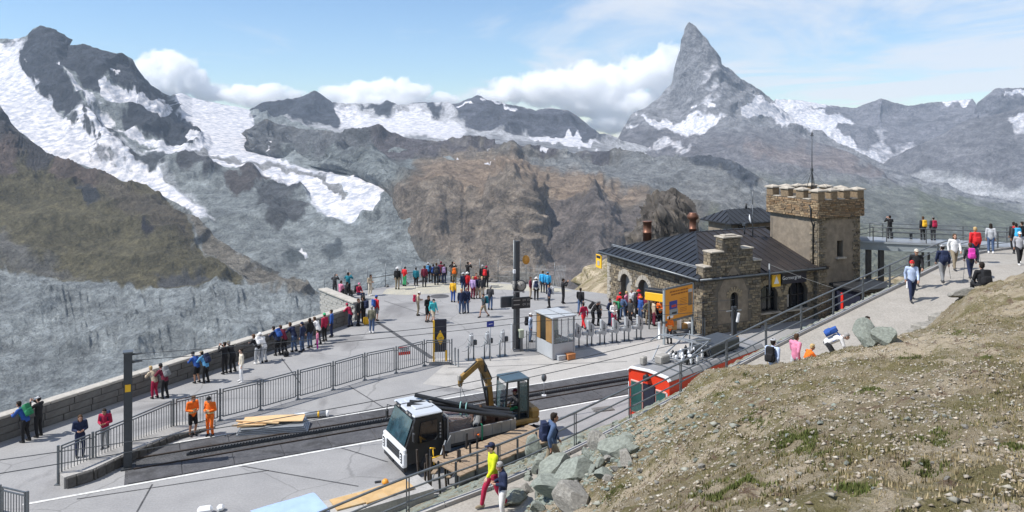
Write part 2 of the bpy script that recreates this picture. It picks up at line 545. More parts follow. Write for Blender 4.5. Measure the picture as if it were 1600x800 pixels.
# --- far ridge right of the big peak
sheet('far_ridge', 1170, 1900, 2.0,
      [[(1170, 190, 12600), (1205, 165, 12600), (1212, 155, 12600), (1240, 156, 12600), (1275, 161, 12700), (1310, 166, 12700), (1338, 168, 12600), (1355, 160, 12500), (1378, 153, 12400),
        (1395, 159, 12400), (1420, 165, 12300), (1450, 160, 12300), (1480, 158, 12200), (1520, 154, 12200), (1528, 168, 12000), (1539, 152, 11600), (1556, 139, 11400), (1600, 137, 11300), (1700, 120, 11200), (1900, 110, 11000)],
       [(1170, 215, 11600), (1330, 205, 11700), (1400, 205, 11700), (1530, 200, 11200), (1700, 190, 10600), (1900, 190, 10400)],
       [(1170, 300, 10200), (1300, 275, 10400), (1400, 270, 10500), (1600, 270, 10000), (1900, 270, 9700)]],
      (34, 30), (0.17, 0.165, 0.18),
      [([(1400, 265), (1460, 270), (1600, 300), (1600, 340), (1390, 300)], (0.42, 0.42, 0.43), 6)],
      snow=[([(1205, 150), (1295, 158), (1298, 166), (1260, 172), (1330, 182), (1340, 190), (1300, 205), (1345, 230), (1390, 250), (1330, 250), (1260, 215), (1210, 190)], 5, 0.85),
            ([(1470, 152), (1520, 150), (1512, 160), (1475, 160)], 2, 0.8), ([(1556, 155), (1600, 138), (1700, 130), (1700, 150), (1580, 154)], 3, 0.9),
            ([(1380, 190), (1395, 235), (1410, 215), (1450, 235), (1400, 255), (1350, 240)], 14, 0.42)],
      amp=7.0, feat=30, ang=R(10), stretch=2.2, seed=3, dark=1.15, mat_=TM)
sheet('right_ridge', 1376, 1900, 2.0,
      [[(1376, 268, 9700), (1392, 250, 9700), (1431, 229, 9600), (1475, 209, 9500), (1512, 187, 9400), (1540, 183, 9300), (1570, 176, 9200), (1600, 165, 9100), (1750, 120, 8800), (1900, 90, 8500)],
       [(1376, 272, 9500), (1431, 250, 9200), (1512, 235, 8800), (1600, 225, 8500), (1900, 200, 8000)],
       [(1376, 280, 9300), (1440, 272, 8700), (1520, 285, 8300), (1600, 296, 8000), (1900, 300, 7700)],
       [(1376, 330, 8600), (1440, 335, 8000), (1520, 345, 7700), (1600, 350, 7500), (1900, 360, 7300)]],
      (26, 30, 22), (0.165, 0.16, 0.17),
      [([(1376, 276), (1440, 268), (1520, 286), (1600, 296), (1900, 300), (1900, 365), (1376, 340)], (0.46, 0.46, 0.47), 5),
       ([(1480, 308), (1600, 318), (1700, 322), (1700, 330), (1500, 326)], (0.26, 0.27, 0.27), 6)],
      snow=[([(1570, 190), (1600, 180), (1640, 170), (1640, 200), (1585, 215)], 6, 0.46)],
      flat=[([(1376, 280), (1440, 272), (1520, 288), (1600, 300), (1900, 305), (1900, 365), (1376, 340)], 0.35)],
      amp=6.0, feat=34, ang=R(-25), stretch=2.0, seed=6, dark=1.15, mat_=TM)

def hornli(PX, PY, D):     # the sharp ridge that parts the sunlit left face from the shaded right one
    r = np.interp(PY, [33, 61, 101, 148, 170, 215, 260], [1083, 1103, 1119, 1141, 1158, 1172, 1180])
    k = 1 - sstep(150, 235, PY); dx = PX - r
    return D + k * np.clip(np.where(dx < 0, -6.5 * dx, 9.0 * dx), 0, 650) - 150 * k
# --- the great pyramid and its base slopes
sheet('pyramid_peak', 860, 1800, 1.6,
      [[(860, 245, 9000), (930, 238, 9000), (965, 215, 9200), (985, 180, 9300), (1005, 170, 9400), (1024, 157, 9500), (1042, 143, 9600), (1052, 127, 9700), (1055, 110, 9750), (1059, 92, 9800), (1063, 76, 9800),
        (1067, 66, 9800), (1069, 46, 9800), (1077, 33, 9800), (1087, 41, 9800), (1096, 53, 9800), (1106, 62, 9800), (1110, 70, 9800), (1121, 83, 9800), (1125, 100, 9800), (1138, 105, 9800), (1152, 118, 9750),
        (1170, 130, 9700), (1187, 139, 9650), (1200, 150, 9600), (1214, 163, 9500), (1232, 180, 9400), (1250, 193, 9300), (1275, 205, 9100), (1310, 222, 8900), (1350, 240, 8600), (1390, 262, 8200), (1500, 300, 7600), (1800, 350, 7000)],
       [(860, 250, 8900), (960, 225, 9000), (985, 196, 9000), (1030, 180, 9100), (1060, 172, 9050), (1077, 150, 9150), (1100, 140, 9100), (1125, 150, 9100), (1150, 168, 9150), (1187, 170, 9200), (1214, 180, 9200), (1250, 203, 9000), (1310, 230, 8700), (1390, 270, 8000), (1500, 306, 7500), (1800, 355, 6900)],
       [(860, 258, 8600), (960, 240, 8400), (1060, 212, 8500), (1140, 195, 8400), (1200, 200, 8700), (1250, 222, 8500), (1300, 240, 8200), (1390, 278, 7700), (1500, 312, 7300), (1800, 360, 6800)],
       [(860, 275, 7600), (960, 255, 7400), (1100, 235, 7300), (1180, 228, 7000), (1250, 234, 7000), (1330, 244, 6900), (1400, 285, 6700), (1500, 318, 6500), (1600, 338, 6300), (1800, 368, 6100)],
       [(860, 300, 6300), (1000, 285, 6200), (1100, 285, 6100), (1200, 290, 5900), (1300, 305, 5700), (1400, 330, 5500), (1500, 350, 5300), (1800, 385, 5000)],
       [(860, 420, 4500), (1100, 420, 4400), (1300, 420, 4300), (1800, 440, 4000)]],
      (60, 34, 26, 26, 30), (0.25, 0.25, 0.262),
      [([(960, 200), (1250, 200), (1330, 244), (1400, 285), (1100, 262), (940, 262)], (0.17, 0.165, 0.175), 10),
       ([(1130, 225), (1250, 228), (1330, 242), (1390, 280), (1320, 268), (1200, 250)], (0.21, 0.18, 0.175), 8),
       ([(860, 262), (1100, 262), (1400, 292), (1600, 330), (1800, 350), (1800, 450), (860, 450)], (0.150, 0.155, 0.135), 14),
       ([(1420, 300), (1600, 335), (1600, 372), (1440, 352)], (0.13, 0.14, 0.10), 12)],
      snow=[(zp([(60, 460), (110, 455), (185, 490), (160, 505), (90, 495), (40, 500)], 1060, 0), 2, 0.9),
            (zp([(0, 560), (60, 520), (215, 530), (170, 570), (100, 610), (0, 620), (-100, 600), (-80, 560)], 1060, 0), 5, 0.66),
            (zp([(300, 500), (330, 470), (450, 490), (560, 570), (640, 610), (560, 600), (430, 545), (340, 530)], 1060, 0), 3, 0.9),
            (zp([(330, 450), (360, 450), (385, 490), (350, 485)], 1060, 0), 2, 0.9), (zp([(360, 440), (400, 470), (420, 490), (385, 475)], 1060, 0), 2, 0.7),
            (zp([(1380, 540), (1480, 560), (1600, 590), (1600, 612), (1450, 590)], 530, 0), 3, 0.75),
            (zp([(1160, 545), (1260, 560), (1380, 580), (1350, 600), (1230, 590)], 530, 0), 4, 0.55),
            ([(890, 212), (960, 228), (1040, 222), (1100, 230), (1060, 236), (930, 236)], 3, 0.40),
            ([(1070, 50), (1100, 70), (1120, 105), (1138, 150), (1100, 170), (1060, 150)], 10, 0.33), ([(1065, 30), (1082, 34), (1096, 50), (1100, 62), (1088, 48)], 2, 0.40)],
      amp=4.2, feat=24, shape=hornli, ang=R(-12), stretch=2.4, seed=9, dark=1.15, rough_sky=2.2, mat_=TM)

# --- glacier plateau with dark tops left of it
sheet('theodul_plateau', 330, 1010, 2.0,
      [[(330, 178, 9000), (385, 172, 8900), (395, 170, 8800), (420, 164, 8800), (450, 156, 8800), (470, 151, 8800), (482, 145, 8800), (491, 141, 8800), (505, 149, 8800), (520, 159, 8800), (540, 161, 8900), (580, 161, 9000), (593, 161, 8700), (605, 157, 8700), (620, 166, 8700), (640, 162, 8900), (660, 159, 8900), (690, 166, 8900),
        (712, 168, 8800), (724, 159, 8600), (745, 150, 8500), (750, 150, 8500), (762, 157, 8500), (790, 163, 8500), (815, 167, 8500), (838, 173, 8500), (858, 168, 8500), (870, 171, 8500), (885, 172, 8500), (905, 184, 8500), (930, 203, 8400), (955, 220, 8300), (1010, 235, 8200)],
       [(330, 190, 8500), (392, 185, 8200), (490, 180, 8300), (560, 178, 8500), (640, 180, 8400), (712, 185, 8200), (760, 190, 8000), (860, 200, 8000), (930, 215, 7900), (1010, 240, 7800)],
       [(330, 205, 7400), (392, 196, 7400), (560, 200, 7300), (700, 208, 7200), (800, 217, 7000), (930, 228, 7000), (1010, 245, 7000)],
       [(330, 225, 6200), (392, 215, 6200), (560, 220, 6000), (700, 228, 6000), (860, 240, 6000), (1010, 250, 6000)],
       [(330, 320, 5600), (1010, 330, 5600)]],
      (26, 26, 22, 16), (0.54, 0.54, 0.56),
      [([(388, 168), (420, 162), (450, 154), (491, 136), (522, 156), (545, 180), (560, 192), (540, 196), (480, 192), (400, 186)], ROCK_D, 3),
       (zp([(80, 480), (180, 478), (225, 462), (275, 495), (230, 530), (170, 528), (150, 500)], 530, 0), ROCK_D, 2),
       (zp([(300, 470), (380, 465), (440, 480), (490, 520), (440, 540), (400, 500)], 530, 0), ROCK_D, 2),
       (zp([(560, 490), (600, 465), (650, 440), (730, 470), (860, 490), (930, 510), (1040, 505), (1120, 540), (1200, 590), (1300, 660), (1180, 660), (1040, 640), (960, 620), (840, 620), (700, 610), (600, 590), (540, 540)], 530, 0), (0.10, 0.105, 0.125), 3),
       (zp([(560, 620), (840, 650), (1240, 690), (1240, 740), (560, 720)], 530, 0), (0.27, 0.275, 0.29), 8),
       (zp([(360, 565), (420, 572), (400, 580), (360, 575)], 530, 0), ROCK_D, 2),
       ([(560, 205), (640, 214), (700, 220), (640, 224), (560, 216)], (0.34, 0.35, 0.37), 5)],
      snow=[(zp([(0, 480), (80, 490), (150, 530), (320, 540), (330, 480), (400, 530), (540, 560), (600, 600), (560, 660), (0, 600)], 530, 0), 8, 0.50),
            (zp([(200, 545), (270, 530), (330, 545), (300, 580), (240, 570)], 530, 0), 3, 0.85),
            (zp([(650, 468), (700, 475), (840, 530), (820, 540), (740, 505), (660, 480)], 530, 0), 2, 0.9), (zp([(570, 495), (640, 500), (620, 512), (570, 505)], 530, 0), 2, 0.85),
            (zp([(860, 630), (960, 635), (990, 610), (1010, 640), (1080, 625), (1210, 680), (1080, 675), (940, 660)], 530, 0), 2, 0.85),
            ([(524, 162), (560, 170), (556, 190), (536, 184)], 3, 0.85)],
      flat=[([(330, 182), (392, 190), (560, 194), (560, 178), (700, 180), (760, 206), (900, 214), (1010, 240), (1010, 330), (330, 330)], 0.10)],
      amp=6.0, feat=26, ang=R(8), stretch=2.2, seed=14, dark=1.05, mat_=TM)

# --- the glaciated massif on the left and the trough below it
GL = [(-320, 62), (0, 62), (24, 61), (44, 58), (30, 90), (60, 140), (90, 180), (120, 195), (110, 180), (130, 175), (170, 215), (240, 235), (300, 235), (315, 205), (285, 190), (275, 170), (262, 150), (285, 147), (392, 172),
      (400, 195), (398, 215), (425, 245), (470, 258), (540, 272), (592, 285), (600, 312), (585, 340), (550, 354), (512, 348), (490, 325), (478, 305), (472, 287), (425, 289), (405, 274), (380, 268), (341, 264), (325, 254), (310, 246), (280, 248), (240, 240), (200, 222), (185, 215),
      (195, 235), (210, 255), (230, 262), (270, 285), (300, 312), (335, 338), (310, 342), (250, 310), (160, 275), (60, 240), (-320, 240)]
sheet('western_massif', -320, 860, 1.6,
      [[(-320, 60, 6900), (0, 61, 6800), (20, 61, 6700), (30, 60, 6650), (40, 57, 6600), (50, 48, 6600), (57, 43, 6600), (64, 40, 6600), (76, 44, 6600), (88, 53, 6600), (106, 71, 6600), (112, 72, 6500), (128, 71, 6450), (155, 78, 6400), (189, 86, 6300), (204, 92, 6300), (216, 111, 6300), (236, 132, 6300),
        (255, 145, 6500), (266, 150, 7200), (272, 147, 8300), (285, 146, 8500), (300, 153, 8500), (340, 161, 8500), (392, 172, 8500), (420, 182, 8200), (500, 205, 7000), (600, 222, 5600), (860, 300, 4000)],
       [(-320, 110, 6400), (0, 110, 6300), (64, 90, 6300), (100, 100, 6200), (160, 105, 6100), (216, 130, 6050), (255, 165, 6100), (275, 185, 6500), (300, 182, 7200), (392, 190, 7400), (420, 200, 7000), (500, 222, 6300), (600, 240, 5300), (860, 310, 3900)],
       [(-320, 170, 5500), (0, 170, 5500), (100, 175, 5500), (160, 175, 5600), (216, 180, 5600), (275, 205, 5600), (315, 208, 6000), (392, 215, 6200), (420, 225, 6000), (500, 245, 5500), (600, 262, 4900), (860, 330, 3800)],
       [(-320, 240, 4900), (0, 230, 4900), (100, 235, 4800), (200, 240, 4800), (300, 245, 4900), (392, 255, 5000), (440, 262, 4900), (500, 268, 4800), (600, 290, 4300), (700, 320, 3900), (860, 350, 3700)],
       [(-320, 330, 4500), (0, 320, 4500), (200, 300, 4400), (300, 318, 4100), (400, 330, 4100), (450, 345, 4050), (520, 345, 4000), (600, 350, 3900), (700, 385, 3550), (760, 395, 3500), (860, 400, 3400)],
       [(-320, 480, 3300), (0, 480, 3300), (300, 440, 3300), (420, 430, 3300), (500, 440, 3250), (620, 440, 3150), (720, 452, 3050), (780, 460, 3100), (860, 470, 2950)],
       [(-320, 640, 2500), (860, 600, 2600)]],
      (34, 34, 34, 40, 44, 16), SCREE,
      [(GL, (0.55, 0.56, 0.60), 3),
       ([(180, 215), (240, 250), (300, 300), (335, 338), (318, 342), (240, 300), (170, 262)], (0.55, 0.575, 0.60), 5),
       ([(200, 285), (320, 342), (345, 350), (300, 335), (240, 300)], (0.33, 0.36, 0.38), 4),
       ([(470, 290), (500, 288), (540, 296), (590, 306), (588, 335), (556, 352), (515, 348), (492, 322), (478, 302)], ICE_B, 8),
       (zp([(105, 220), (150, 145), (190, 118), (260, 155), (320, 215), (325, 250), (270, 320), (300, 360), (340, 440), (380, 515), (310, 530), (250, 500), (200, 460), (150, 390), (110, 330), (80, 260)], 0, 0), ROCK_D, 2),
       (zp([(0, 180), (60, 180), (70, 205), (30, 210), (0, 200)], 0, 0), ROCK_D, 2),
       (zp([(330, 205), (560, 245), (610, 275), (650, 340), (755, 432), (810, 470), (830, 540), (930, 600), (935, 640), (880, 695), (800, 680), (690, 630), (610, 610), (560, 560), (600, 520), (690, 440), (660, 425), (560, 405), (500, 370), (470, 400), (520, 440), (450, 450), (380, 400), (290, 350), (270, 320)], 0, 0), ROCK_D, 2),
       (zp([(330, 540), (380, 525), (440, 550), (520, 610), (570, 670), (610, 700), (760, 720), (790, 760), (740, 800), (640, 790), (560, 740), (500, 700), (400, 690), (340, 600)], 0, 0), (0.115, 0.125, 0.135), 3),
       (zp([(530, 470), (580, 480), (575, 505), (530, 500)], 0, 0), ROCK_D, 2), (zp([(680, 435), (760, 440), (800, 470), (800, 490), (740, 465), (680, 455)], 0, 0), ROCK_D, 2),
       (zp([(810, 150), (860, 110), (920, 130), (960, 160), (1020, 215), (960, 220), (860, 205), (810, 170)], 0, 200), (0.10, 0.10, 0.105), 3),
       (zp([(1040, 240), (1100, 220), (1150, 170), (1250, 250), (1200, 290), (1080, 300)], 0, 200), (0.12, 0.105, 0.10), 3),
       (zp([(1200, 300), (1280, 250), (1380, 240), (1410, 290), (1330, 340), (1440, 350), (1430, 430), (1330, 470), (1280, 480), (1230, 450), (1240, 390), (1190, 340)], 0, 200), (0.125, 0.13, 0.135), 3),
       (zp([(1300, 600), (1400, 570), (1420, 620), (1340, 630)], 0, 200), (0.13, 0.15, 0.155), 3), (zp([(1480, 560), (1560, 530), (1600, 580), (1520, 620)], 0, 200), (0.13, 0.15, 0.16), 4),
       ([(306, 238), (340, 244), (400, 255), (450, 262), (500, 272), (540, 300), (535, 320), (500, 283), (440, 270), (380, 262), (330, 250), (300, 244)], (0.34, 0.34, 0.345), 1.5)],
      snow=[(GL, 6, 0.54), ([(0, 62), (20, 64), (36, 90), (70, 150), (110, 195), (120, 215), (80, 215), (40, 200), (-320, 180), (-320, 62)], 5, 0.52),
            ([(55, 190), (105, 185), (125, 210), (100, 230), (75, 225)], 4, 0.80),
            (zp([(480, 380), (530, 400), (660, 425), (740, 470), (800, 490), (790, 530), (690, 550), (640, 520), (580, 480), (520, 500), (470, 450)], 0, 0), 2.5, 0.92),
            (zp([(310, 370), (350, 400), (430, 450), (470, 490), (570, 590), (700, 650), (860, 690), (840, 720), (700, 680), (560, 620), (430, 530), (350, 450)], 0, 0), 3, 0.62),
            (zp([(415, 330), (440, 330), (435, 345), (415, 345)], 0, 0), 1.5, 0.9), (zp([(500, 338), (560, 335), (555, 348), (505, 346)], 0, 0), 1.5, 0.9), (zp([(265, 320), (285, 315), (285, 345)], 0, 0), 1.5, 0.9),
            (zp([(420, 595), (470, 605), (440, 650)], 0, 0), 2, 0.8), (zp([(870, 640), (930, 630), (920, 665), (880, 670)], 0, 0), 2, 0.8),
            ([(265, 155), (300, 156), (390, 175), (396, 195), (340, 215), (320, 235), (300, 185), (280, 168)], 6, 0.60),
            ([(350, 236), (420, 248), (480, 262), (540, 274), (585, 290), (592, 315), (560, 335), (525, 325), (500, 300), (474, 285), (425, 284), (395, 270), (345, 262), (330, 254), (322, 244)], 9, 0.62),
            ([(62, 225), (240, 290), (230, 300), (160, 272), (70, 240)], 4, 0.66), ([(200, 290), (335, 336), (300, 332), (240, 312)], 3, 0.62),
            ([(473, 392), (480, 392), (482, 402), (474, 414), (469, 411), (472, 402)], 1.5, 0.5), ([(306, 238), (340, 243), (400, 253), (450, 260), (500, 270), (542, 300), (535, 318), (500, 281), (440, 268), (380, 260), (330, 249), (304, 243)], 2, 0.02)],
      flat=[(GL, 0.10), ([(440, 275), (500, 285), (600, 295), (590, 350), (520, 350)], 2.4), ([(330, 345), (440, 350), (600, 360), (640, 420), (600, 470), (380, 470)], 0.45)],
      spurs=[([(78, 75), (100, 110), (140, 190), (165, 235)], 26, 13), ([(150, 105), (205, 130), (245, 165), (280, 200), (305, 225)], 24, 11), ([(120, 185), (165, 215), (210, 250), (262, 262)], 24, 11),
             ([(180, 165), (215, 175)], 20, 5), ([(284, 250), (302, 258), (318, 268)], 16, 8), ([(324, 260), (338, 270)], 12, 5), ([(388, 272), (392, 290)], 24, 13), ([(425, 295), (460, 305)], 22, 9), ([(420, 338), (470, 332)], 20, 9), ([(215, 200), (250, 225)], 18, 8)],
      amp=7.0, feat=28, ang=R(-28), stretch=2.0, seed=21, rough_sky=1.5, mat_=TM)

def on_west(px, py):
    out = []
    for x, y in zip(px, py):
        c = int(np.clip(round((x - WEST[0][0]) / (WEST[0][1] - WEST[0][0])), 0, len(WEST[0]) - 1))
        out.append(np.interp(y, WEST[1][:, c], WEST[2][:, c]))
    return np.array(out)
# --- brown rounded plateau in the middle with its cliffs
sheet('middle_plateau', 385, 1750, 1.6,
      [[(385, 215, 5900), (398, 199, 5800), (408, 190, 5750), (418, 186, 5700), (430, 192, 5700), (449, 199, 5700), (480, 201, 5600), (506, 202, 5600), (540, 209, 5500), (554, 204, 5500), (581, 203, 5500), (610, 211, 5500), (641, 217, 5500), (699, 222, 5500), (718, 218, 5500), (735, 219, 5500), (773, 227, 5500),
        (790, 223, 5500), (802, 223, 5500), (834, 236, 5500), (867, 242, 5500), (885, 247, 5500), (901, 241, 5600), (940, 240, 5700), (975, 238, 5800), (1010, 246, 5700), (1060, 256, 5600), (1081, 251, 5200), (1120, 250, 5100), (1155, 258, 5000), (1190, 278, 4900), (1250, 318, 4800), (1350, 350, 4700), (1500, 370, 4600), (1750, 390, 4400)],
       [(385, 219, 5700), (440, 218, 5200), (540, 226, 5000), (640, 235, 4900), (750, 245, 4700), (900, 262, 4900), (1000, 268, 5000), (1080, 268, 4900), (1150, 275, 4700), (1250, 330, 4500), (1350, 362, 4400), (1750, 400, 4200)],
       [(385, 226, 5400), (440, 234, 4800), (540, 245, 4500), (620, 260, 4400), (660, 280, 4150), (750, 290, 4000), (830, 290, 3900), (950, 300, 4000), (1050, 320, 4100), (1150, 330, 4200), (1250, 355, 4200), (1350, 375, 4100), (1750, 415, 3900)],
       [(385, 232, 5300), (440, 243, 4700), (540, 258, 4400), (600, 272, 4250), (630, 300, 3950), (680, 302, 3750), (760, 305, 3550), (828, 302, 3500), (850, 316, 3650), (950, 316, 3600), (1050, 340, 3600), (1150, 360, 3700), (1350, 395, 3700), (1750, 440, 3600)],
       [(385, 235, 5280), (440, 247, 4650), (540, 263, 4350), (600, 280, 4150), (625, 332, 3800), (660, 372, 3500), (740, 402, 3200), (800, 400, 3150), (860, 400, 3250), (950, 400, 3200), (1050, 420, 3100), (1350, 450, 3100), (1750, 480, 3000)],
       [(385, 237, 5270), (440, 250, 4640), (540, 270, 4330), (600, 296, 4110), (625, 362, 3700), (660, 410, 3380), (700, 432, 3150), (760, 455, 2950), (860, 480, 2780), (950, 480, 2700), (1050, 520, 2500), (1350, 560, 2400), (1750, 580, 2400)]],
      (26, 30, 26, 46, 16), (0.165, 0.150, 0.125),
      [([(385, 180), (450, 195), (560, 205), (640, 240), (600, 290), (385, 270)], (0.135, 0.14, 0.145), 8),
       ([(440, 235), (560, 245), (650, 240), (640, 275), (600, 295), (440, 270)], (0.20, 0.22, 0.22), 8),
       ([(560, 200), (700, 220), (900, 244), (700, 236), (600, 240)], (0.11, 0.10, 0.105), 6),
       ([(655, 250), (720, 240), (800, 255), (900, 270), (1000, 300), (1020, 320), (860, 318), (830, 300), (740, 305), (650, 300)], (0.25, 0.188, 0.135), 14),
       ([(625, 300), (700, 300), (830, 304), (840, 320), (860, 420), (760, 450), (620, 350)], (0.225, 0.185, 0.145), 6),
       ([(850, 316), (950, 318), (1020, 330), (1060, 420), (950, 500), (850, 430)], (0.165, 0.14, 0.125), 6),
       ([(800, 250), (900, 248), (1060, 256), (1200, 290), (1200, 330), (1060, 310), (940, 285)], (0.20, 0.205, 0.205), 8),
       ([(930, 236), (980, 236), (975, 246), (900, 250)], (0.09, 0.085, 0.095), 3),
       ([(1075, 248), (1125, 246), (1160, 258), (1195, 280), (1180, 292), (1120, 270), (1070, 262)], (0.075, 0.082, 0.095), 4),  # shadow under the dark ridge crest, painted in as blue-grey
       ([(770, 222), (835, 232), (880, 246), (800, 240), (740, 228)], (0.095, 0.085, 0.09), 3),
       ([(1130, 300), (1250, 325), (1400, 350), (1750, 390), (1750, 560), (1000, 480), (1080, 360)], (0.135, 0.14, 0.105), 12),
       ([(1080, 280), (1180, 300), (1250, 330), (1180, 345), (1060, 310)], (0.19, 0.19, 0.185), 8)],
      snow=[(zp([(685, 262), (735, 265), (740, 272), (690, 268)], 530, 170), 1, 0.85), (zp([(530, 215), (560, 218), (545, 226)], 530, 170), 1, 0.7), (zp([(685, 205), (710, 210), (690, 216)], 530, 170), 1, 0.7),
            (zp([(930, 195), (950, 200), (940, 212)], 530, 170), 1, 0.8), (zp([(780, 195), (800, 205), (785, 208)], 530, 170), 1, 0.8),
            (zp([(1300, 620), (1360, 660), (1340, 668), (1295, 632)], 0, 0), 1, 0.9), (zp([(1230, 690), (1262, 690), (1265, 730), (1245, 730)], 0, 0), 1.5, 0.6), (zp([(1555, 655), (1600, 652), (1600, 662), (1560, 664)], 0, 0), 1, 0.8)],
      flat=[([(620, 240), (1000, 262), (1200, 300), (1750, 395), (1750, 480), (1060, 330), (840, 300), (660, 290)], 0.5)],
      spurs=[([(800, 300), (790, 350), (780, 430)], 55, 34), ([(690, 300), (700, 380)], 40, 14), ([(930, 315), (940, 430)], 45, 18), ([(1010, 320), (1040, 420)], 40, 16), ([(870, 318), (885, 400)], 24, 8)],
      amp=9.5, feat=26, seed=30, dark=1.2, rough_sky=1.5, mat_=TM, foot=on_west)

# --- dark grassy ridge and its grey moraine wall, lower left
GR = [(-300, 140), (0, 165), (34, 209), (81, 250), (162, 269), (229, 289), (250, 305), (290, 332), (306, 380), (340, 405), (381, 434), (371, 440), (304, 447), (189, 447), (135, 437), (67, 423), (0, 414), (-300, 400)]
sheet('grassy_ridge', -320, 760, 1.6,
      [[(-320, 120, 4400), (0, 165, 4100), (17, 191, 4000), (34, 208, 3900), (67, 235, 3700), (81, 249, 3650), (118, 255, 3600), (162, 268, 3500), (189, 283, 3400), (229, 288, 3300), (250, 304, 3200), (290, 324, 3050), (304, 341, 2980), (337, 374, 2850), (371, 393, 2760), (422, 418, 2650), (472, 442, 2560), (520, 470, 2500), (760, 600, 2200)],
       [(-320, 210, 3400), (0, 240, 3350), (67, 270, 3250), (118, 285, 3200), (189, 305, 3100), (250, 325, 3000), (304, 360, 2880), (337, 385, 2790), (371, 402, 2720), (422, 424, 2630), (472, 447, 2540), (520, 475, 2480), (760, 604, 2190)],
       [(-320, 320, 2900), (0, 330, 2850), (135, 350, 2800), (250, 375, 2700), (304, 395, 2650), (371, 418, 2580), (422, 432, 2560), (472, 452, 2500), (520, 480, 2460), (760, 608, 2180)],
       [(-320, 400, 2500), (0, 412, 2480), (67, 419, 2450), (135, 433, 2420), (189, 443, 2400), (304, 443, 2420), (371, 438, 2470), (422, 444, 2480), (472, 462, 2440), (520, 490, 2400), (760, 615, 2150)],
       [(-320, 520, 2000), (0, 520, 2030), (200, 525, 2040), (400, 520, 2080), (520, 540, 2080), (760, 650, 1950)],
       [(-320, 700, 1450), (0, 690, 1480), (400, 690, 1500), (760, 740, 1500)]],
      (24, 30, 30, 40, 44), (0.30, 0.325, 0.33),
      [(GR, GRASS, 3),
       ([(0, 165), (34, 205), (81, 250), (70, 262), (30, 245), (10, 232), (-100, 200), (-100, 150)], (0.085, 0.08, 0.082), 4),
       ([(-20, 220), (24, 225), (30, 262), (10, 285), (-100, 280)], (0.16, 0.125, 0.11), 6),
       ([(81, 252), (160, 270), (190, 284), (150, 300), (100, 290), (75, 270)], (0.15, 0.115, 0.095), 6),
       ([(150, 275), (290, 330), (300, 380), (200, 340), (150, 300)], (0.135, 0.115, 0.085), 10),
       ([(0, 360), (60, 400), (130, 430), (0, 412)], (0.17, 0.165, 0.15), 8),
       ([(292, 338), (304, 342), (340, 376), (422, 420), (500, 460), (460, 462), (400, 445), (381, 432), (320, 390)], (0.235, 0.215, 0.18), 4),
       (zp([(360, 290), (420, 280), (480, 340), (430, 370), (380, 340)], 0, 200), (0.065, 0.068, 0.075), 3),
       (zp([(660, 455), (710, 460), (700, 500), (665, 490)], 0, 200), (0.06, 0.055, 0.06), 3),
       (zp([(720, 680), (900, 670), (980, 700), (900, 720), (740, 720)], 0, 200), (0.10, 0.10, 0.10), 4)],
      flat=[([(-320, 560), (0, 560), (300, 560), (760, 660), (760, 760), (-320, 760)], 0.5)],
      amp=7, feat=24, seed=41, rough_sky=1.2, mat_=TMn, gdir=-0.5,
      gully=[([(-320, 430), (60, 440), (180, 455), (420, 450), (520, 500), (520, 600), (-320, 600)], 6.0)])

# --- one ground sheet far below, reaching the horizon
gn = 90
gx = np.linspace(-30000, 30000, gn); gy = np.linspace(-20000, 40000, gn)
GX, GY = np.meshgrid(gx, gy)
GZ = -1150 + 60 * fbm(GX / 3000, GY / 3000, 3, 2)
CC = np.zeros(GX.shape + (4,)); CC[..., :3] = (0.15, 0.155, 0.14)
g_o = link('ground', grid_mesh('ground', GX, GY, GZ, CC), None, TM); g_o['kind'] = 'structure'

# --- dark rock tooth just behind the station roof
def rock_mesh(name, size, seed, sub=5, rough=0.35, pw=(1, 1, 1), strata=0.0):
    bm = bmesh.new(); bmesh.ops.create_icosphere(bm, subdivisions=sub, radius=1.0)
    V = np.array([v.co[:] for v in bm.verts])
    n = ridged(V[:, 0] * 1.3 + V[:, 2] * 0.7, V[:, 1] * 1.3 - V[:, 2] * 0.9 + 5, 5, seed) - 0.4
    n2 = fbm(V[:, 0] * 0.8 + 3 + V[:, 2], V[:, 1] * 0.8 + V[:, 2] * 0.6, 3, seed + 4) - 0.5
    k = 1 + rough * n + rough * 1.1 * n2
    V = np.sign(V) * np.abs(V) ** np.array(pw) * k[:, None]
    V = V * np.array(size)
    for v, c in zip(bm.verts, V): v.co = c
    me = bpy.data.meshes.new(name); bm.to_mesh(me); bm.free()
    return me

# ================================================================ air and clouds
hz = MB(); hz.box((0, 5600, 130), (17000, 16800, 2720)).build('haze', [])
haze = bpy.data.objects['haze']; haze['kind'] = 'stuff'
hm = bpy.data.materials.new('haze_air'); hm.use_nodes = True
hm.node_tree.nodes.clear()
ho = hm.node_tree.nodes.new('ShaderNodeOutputMaterial'); hv = hm.node_tree.nodes.new('ShaderNodeVolumePrincipled')
hv.inputs['Color'].default_value = (0.66, 0.81, 1.0, 1); hv.inputs['Density'].default_value = 2.4e-5; hv.inputs['Anisotropy'].default_value = 0.0
hm.node_tree.links.new(hv.outputs[0], ho.inputs['Volume'])
haze.data.materials.append(hm)

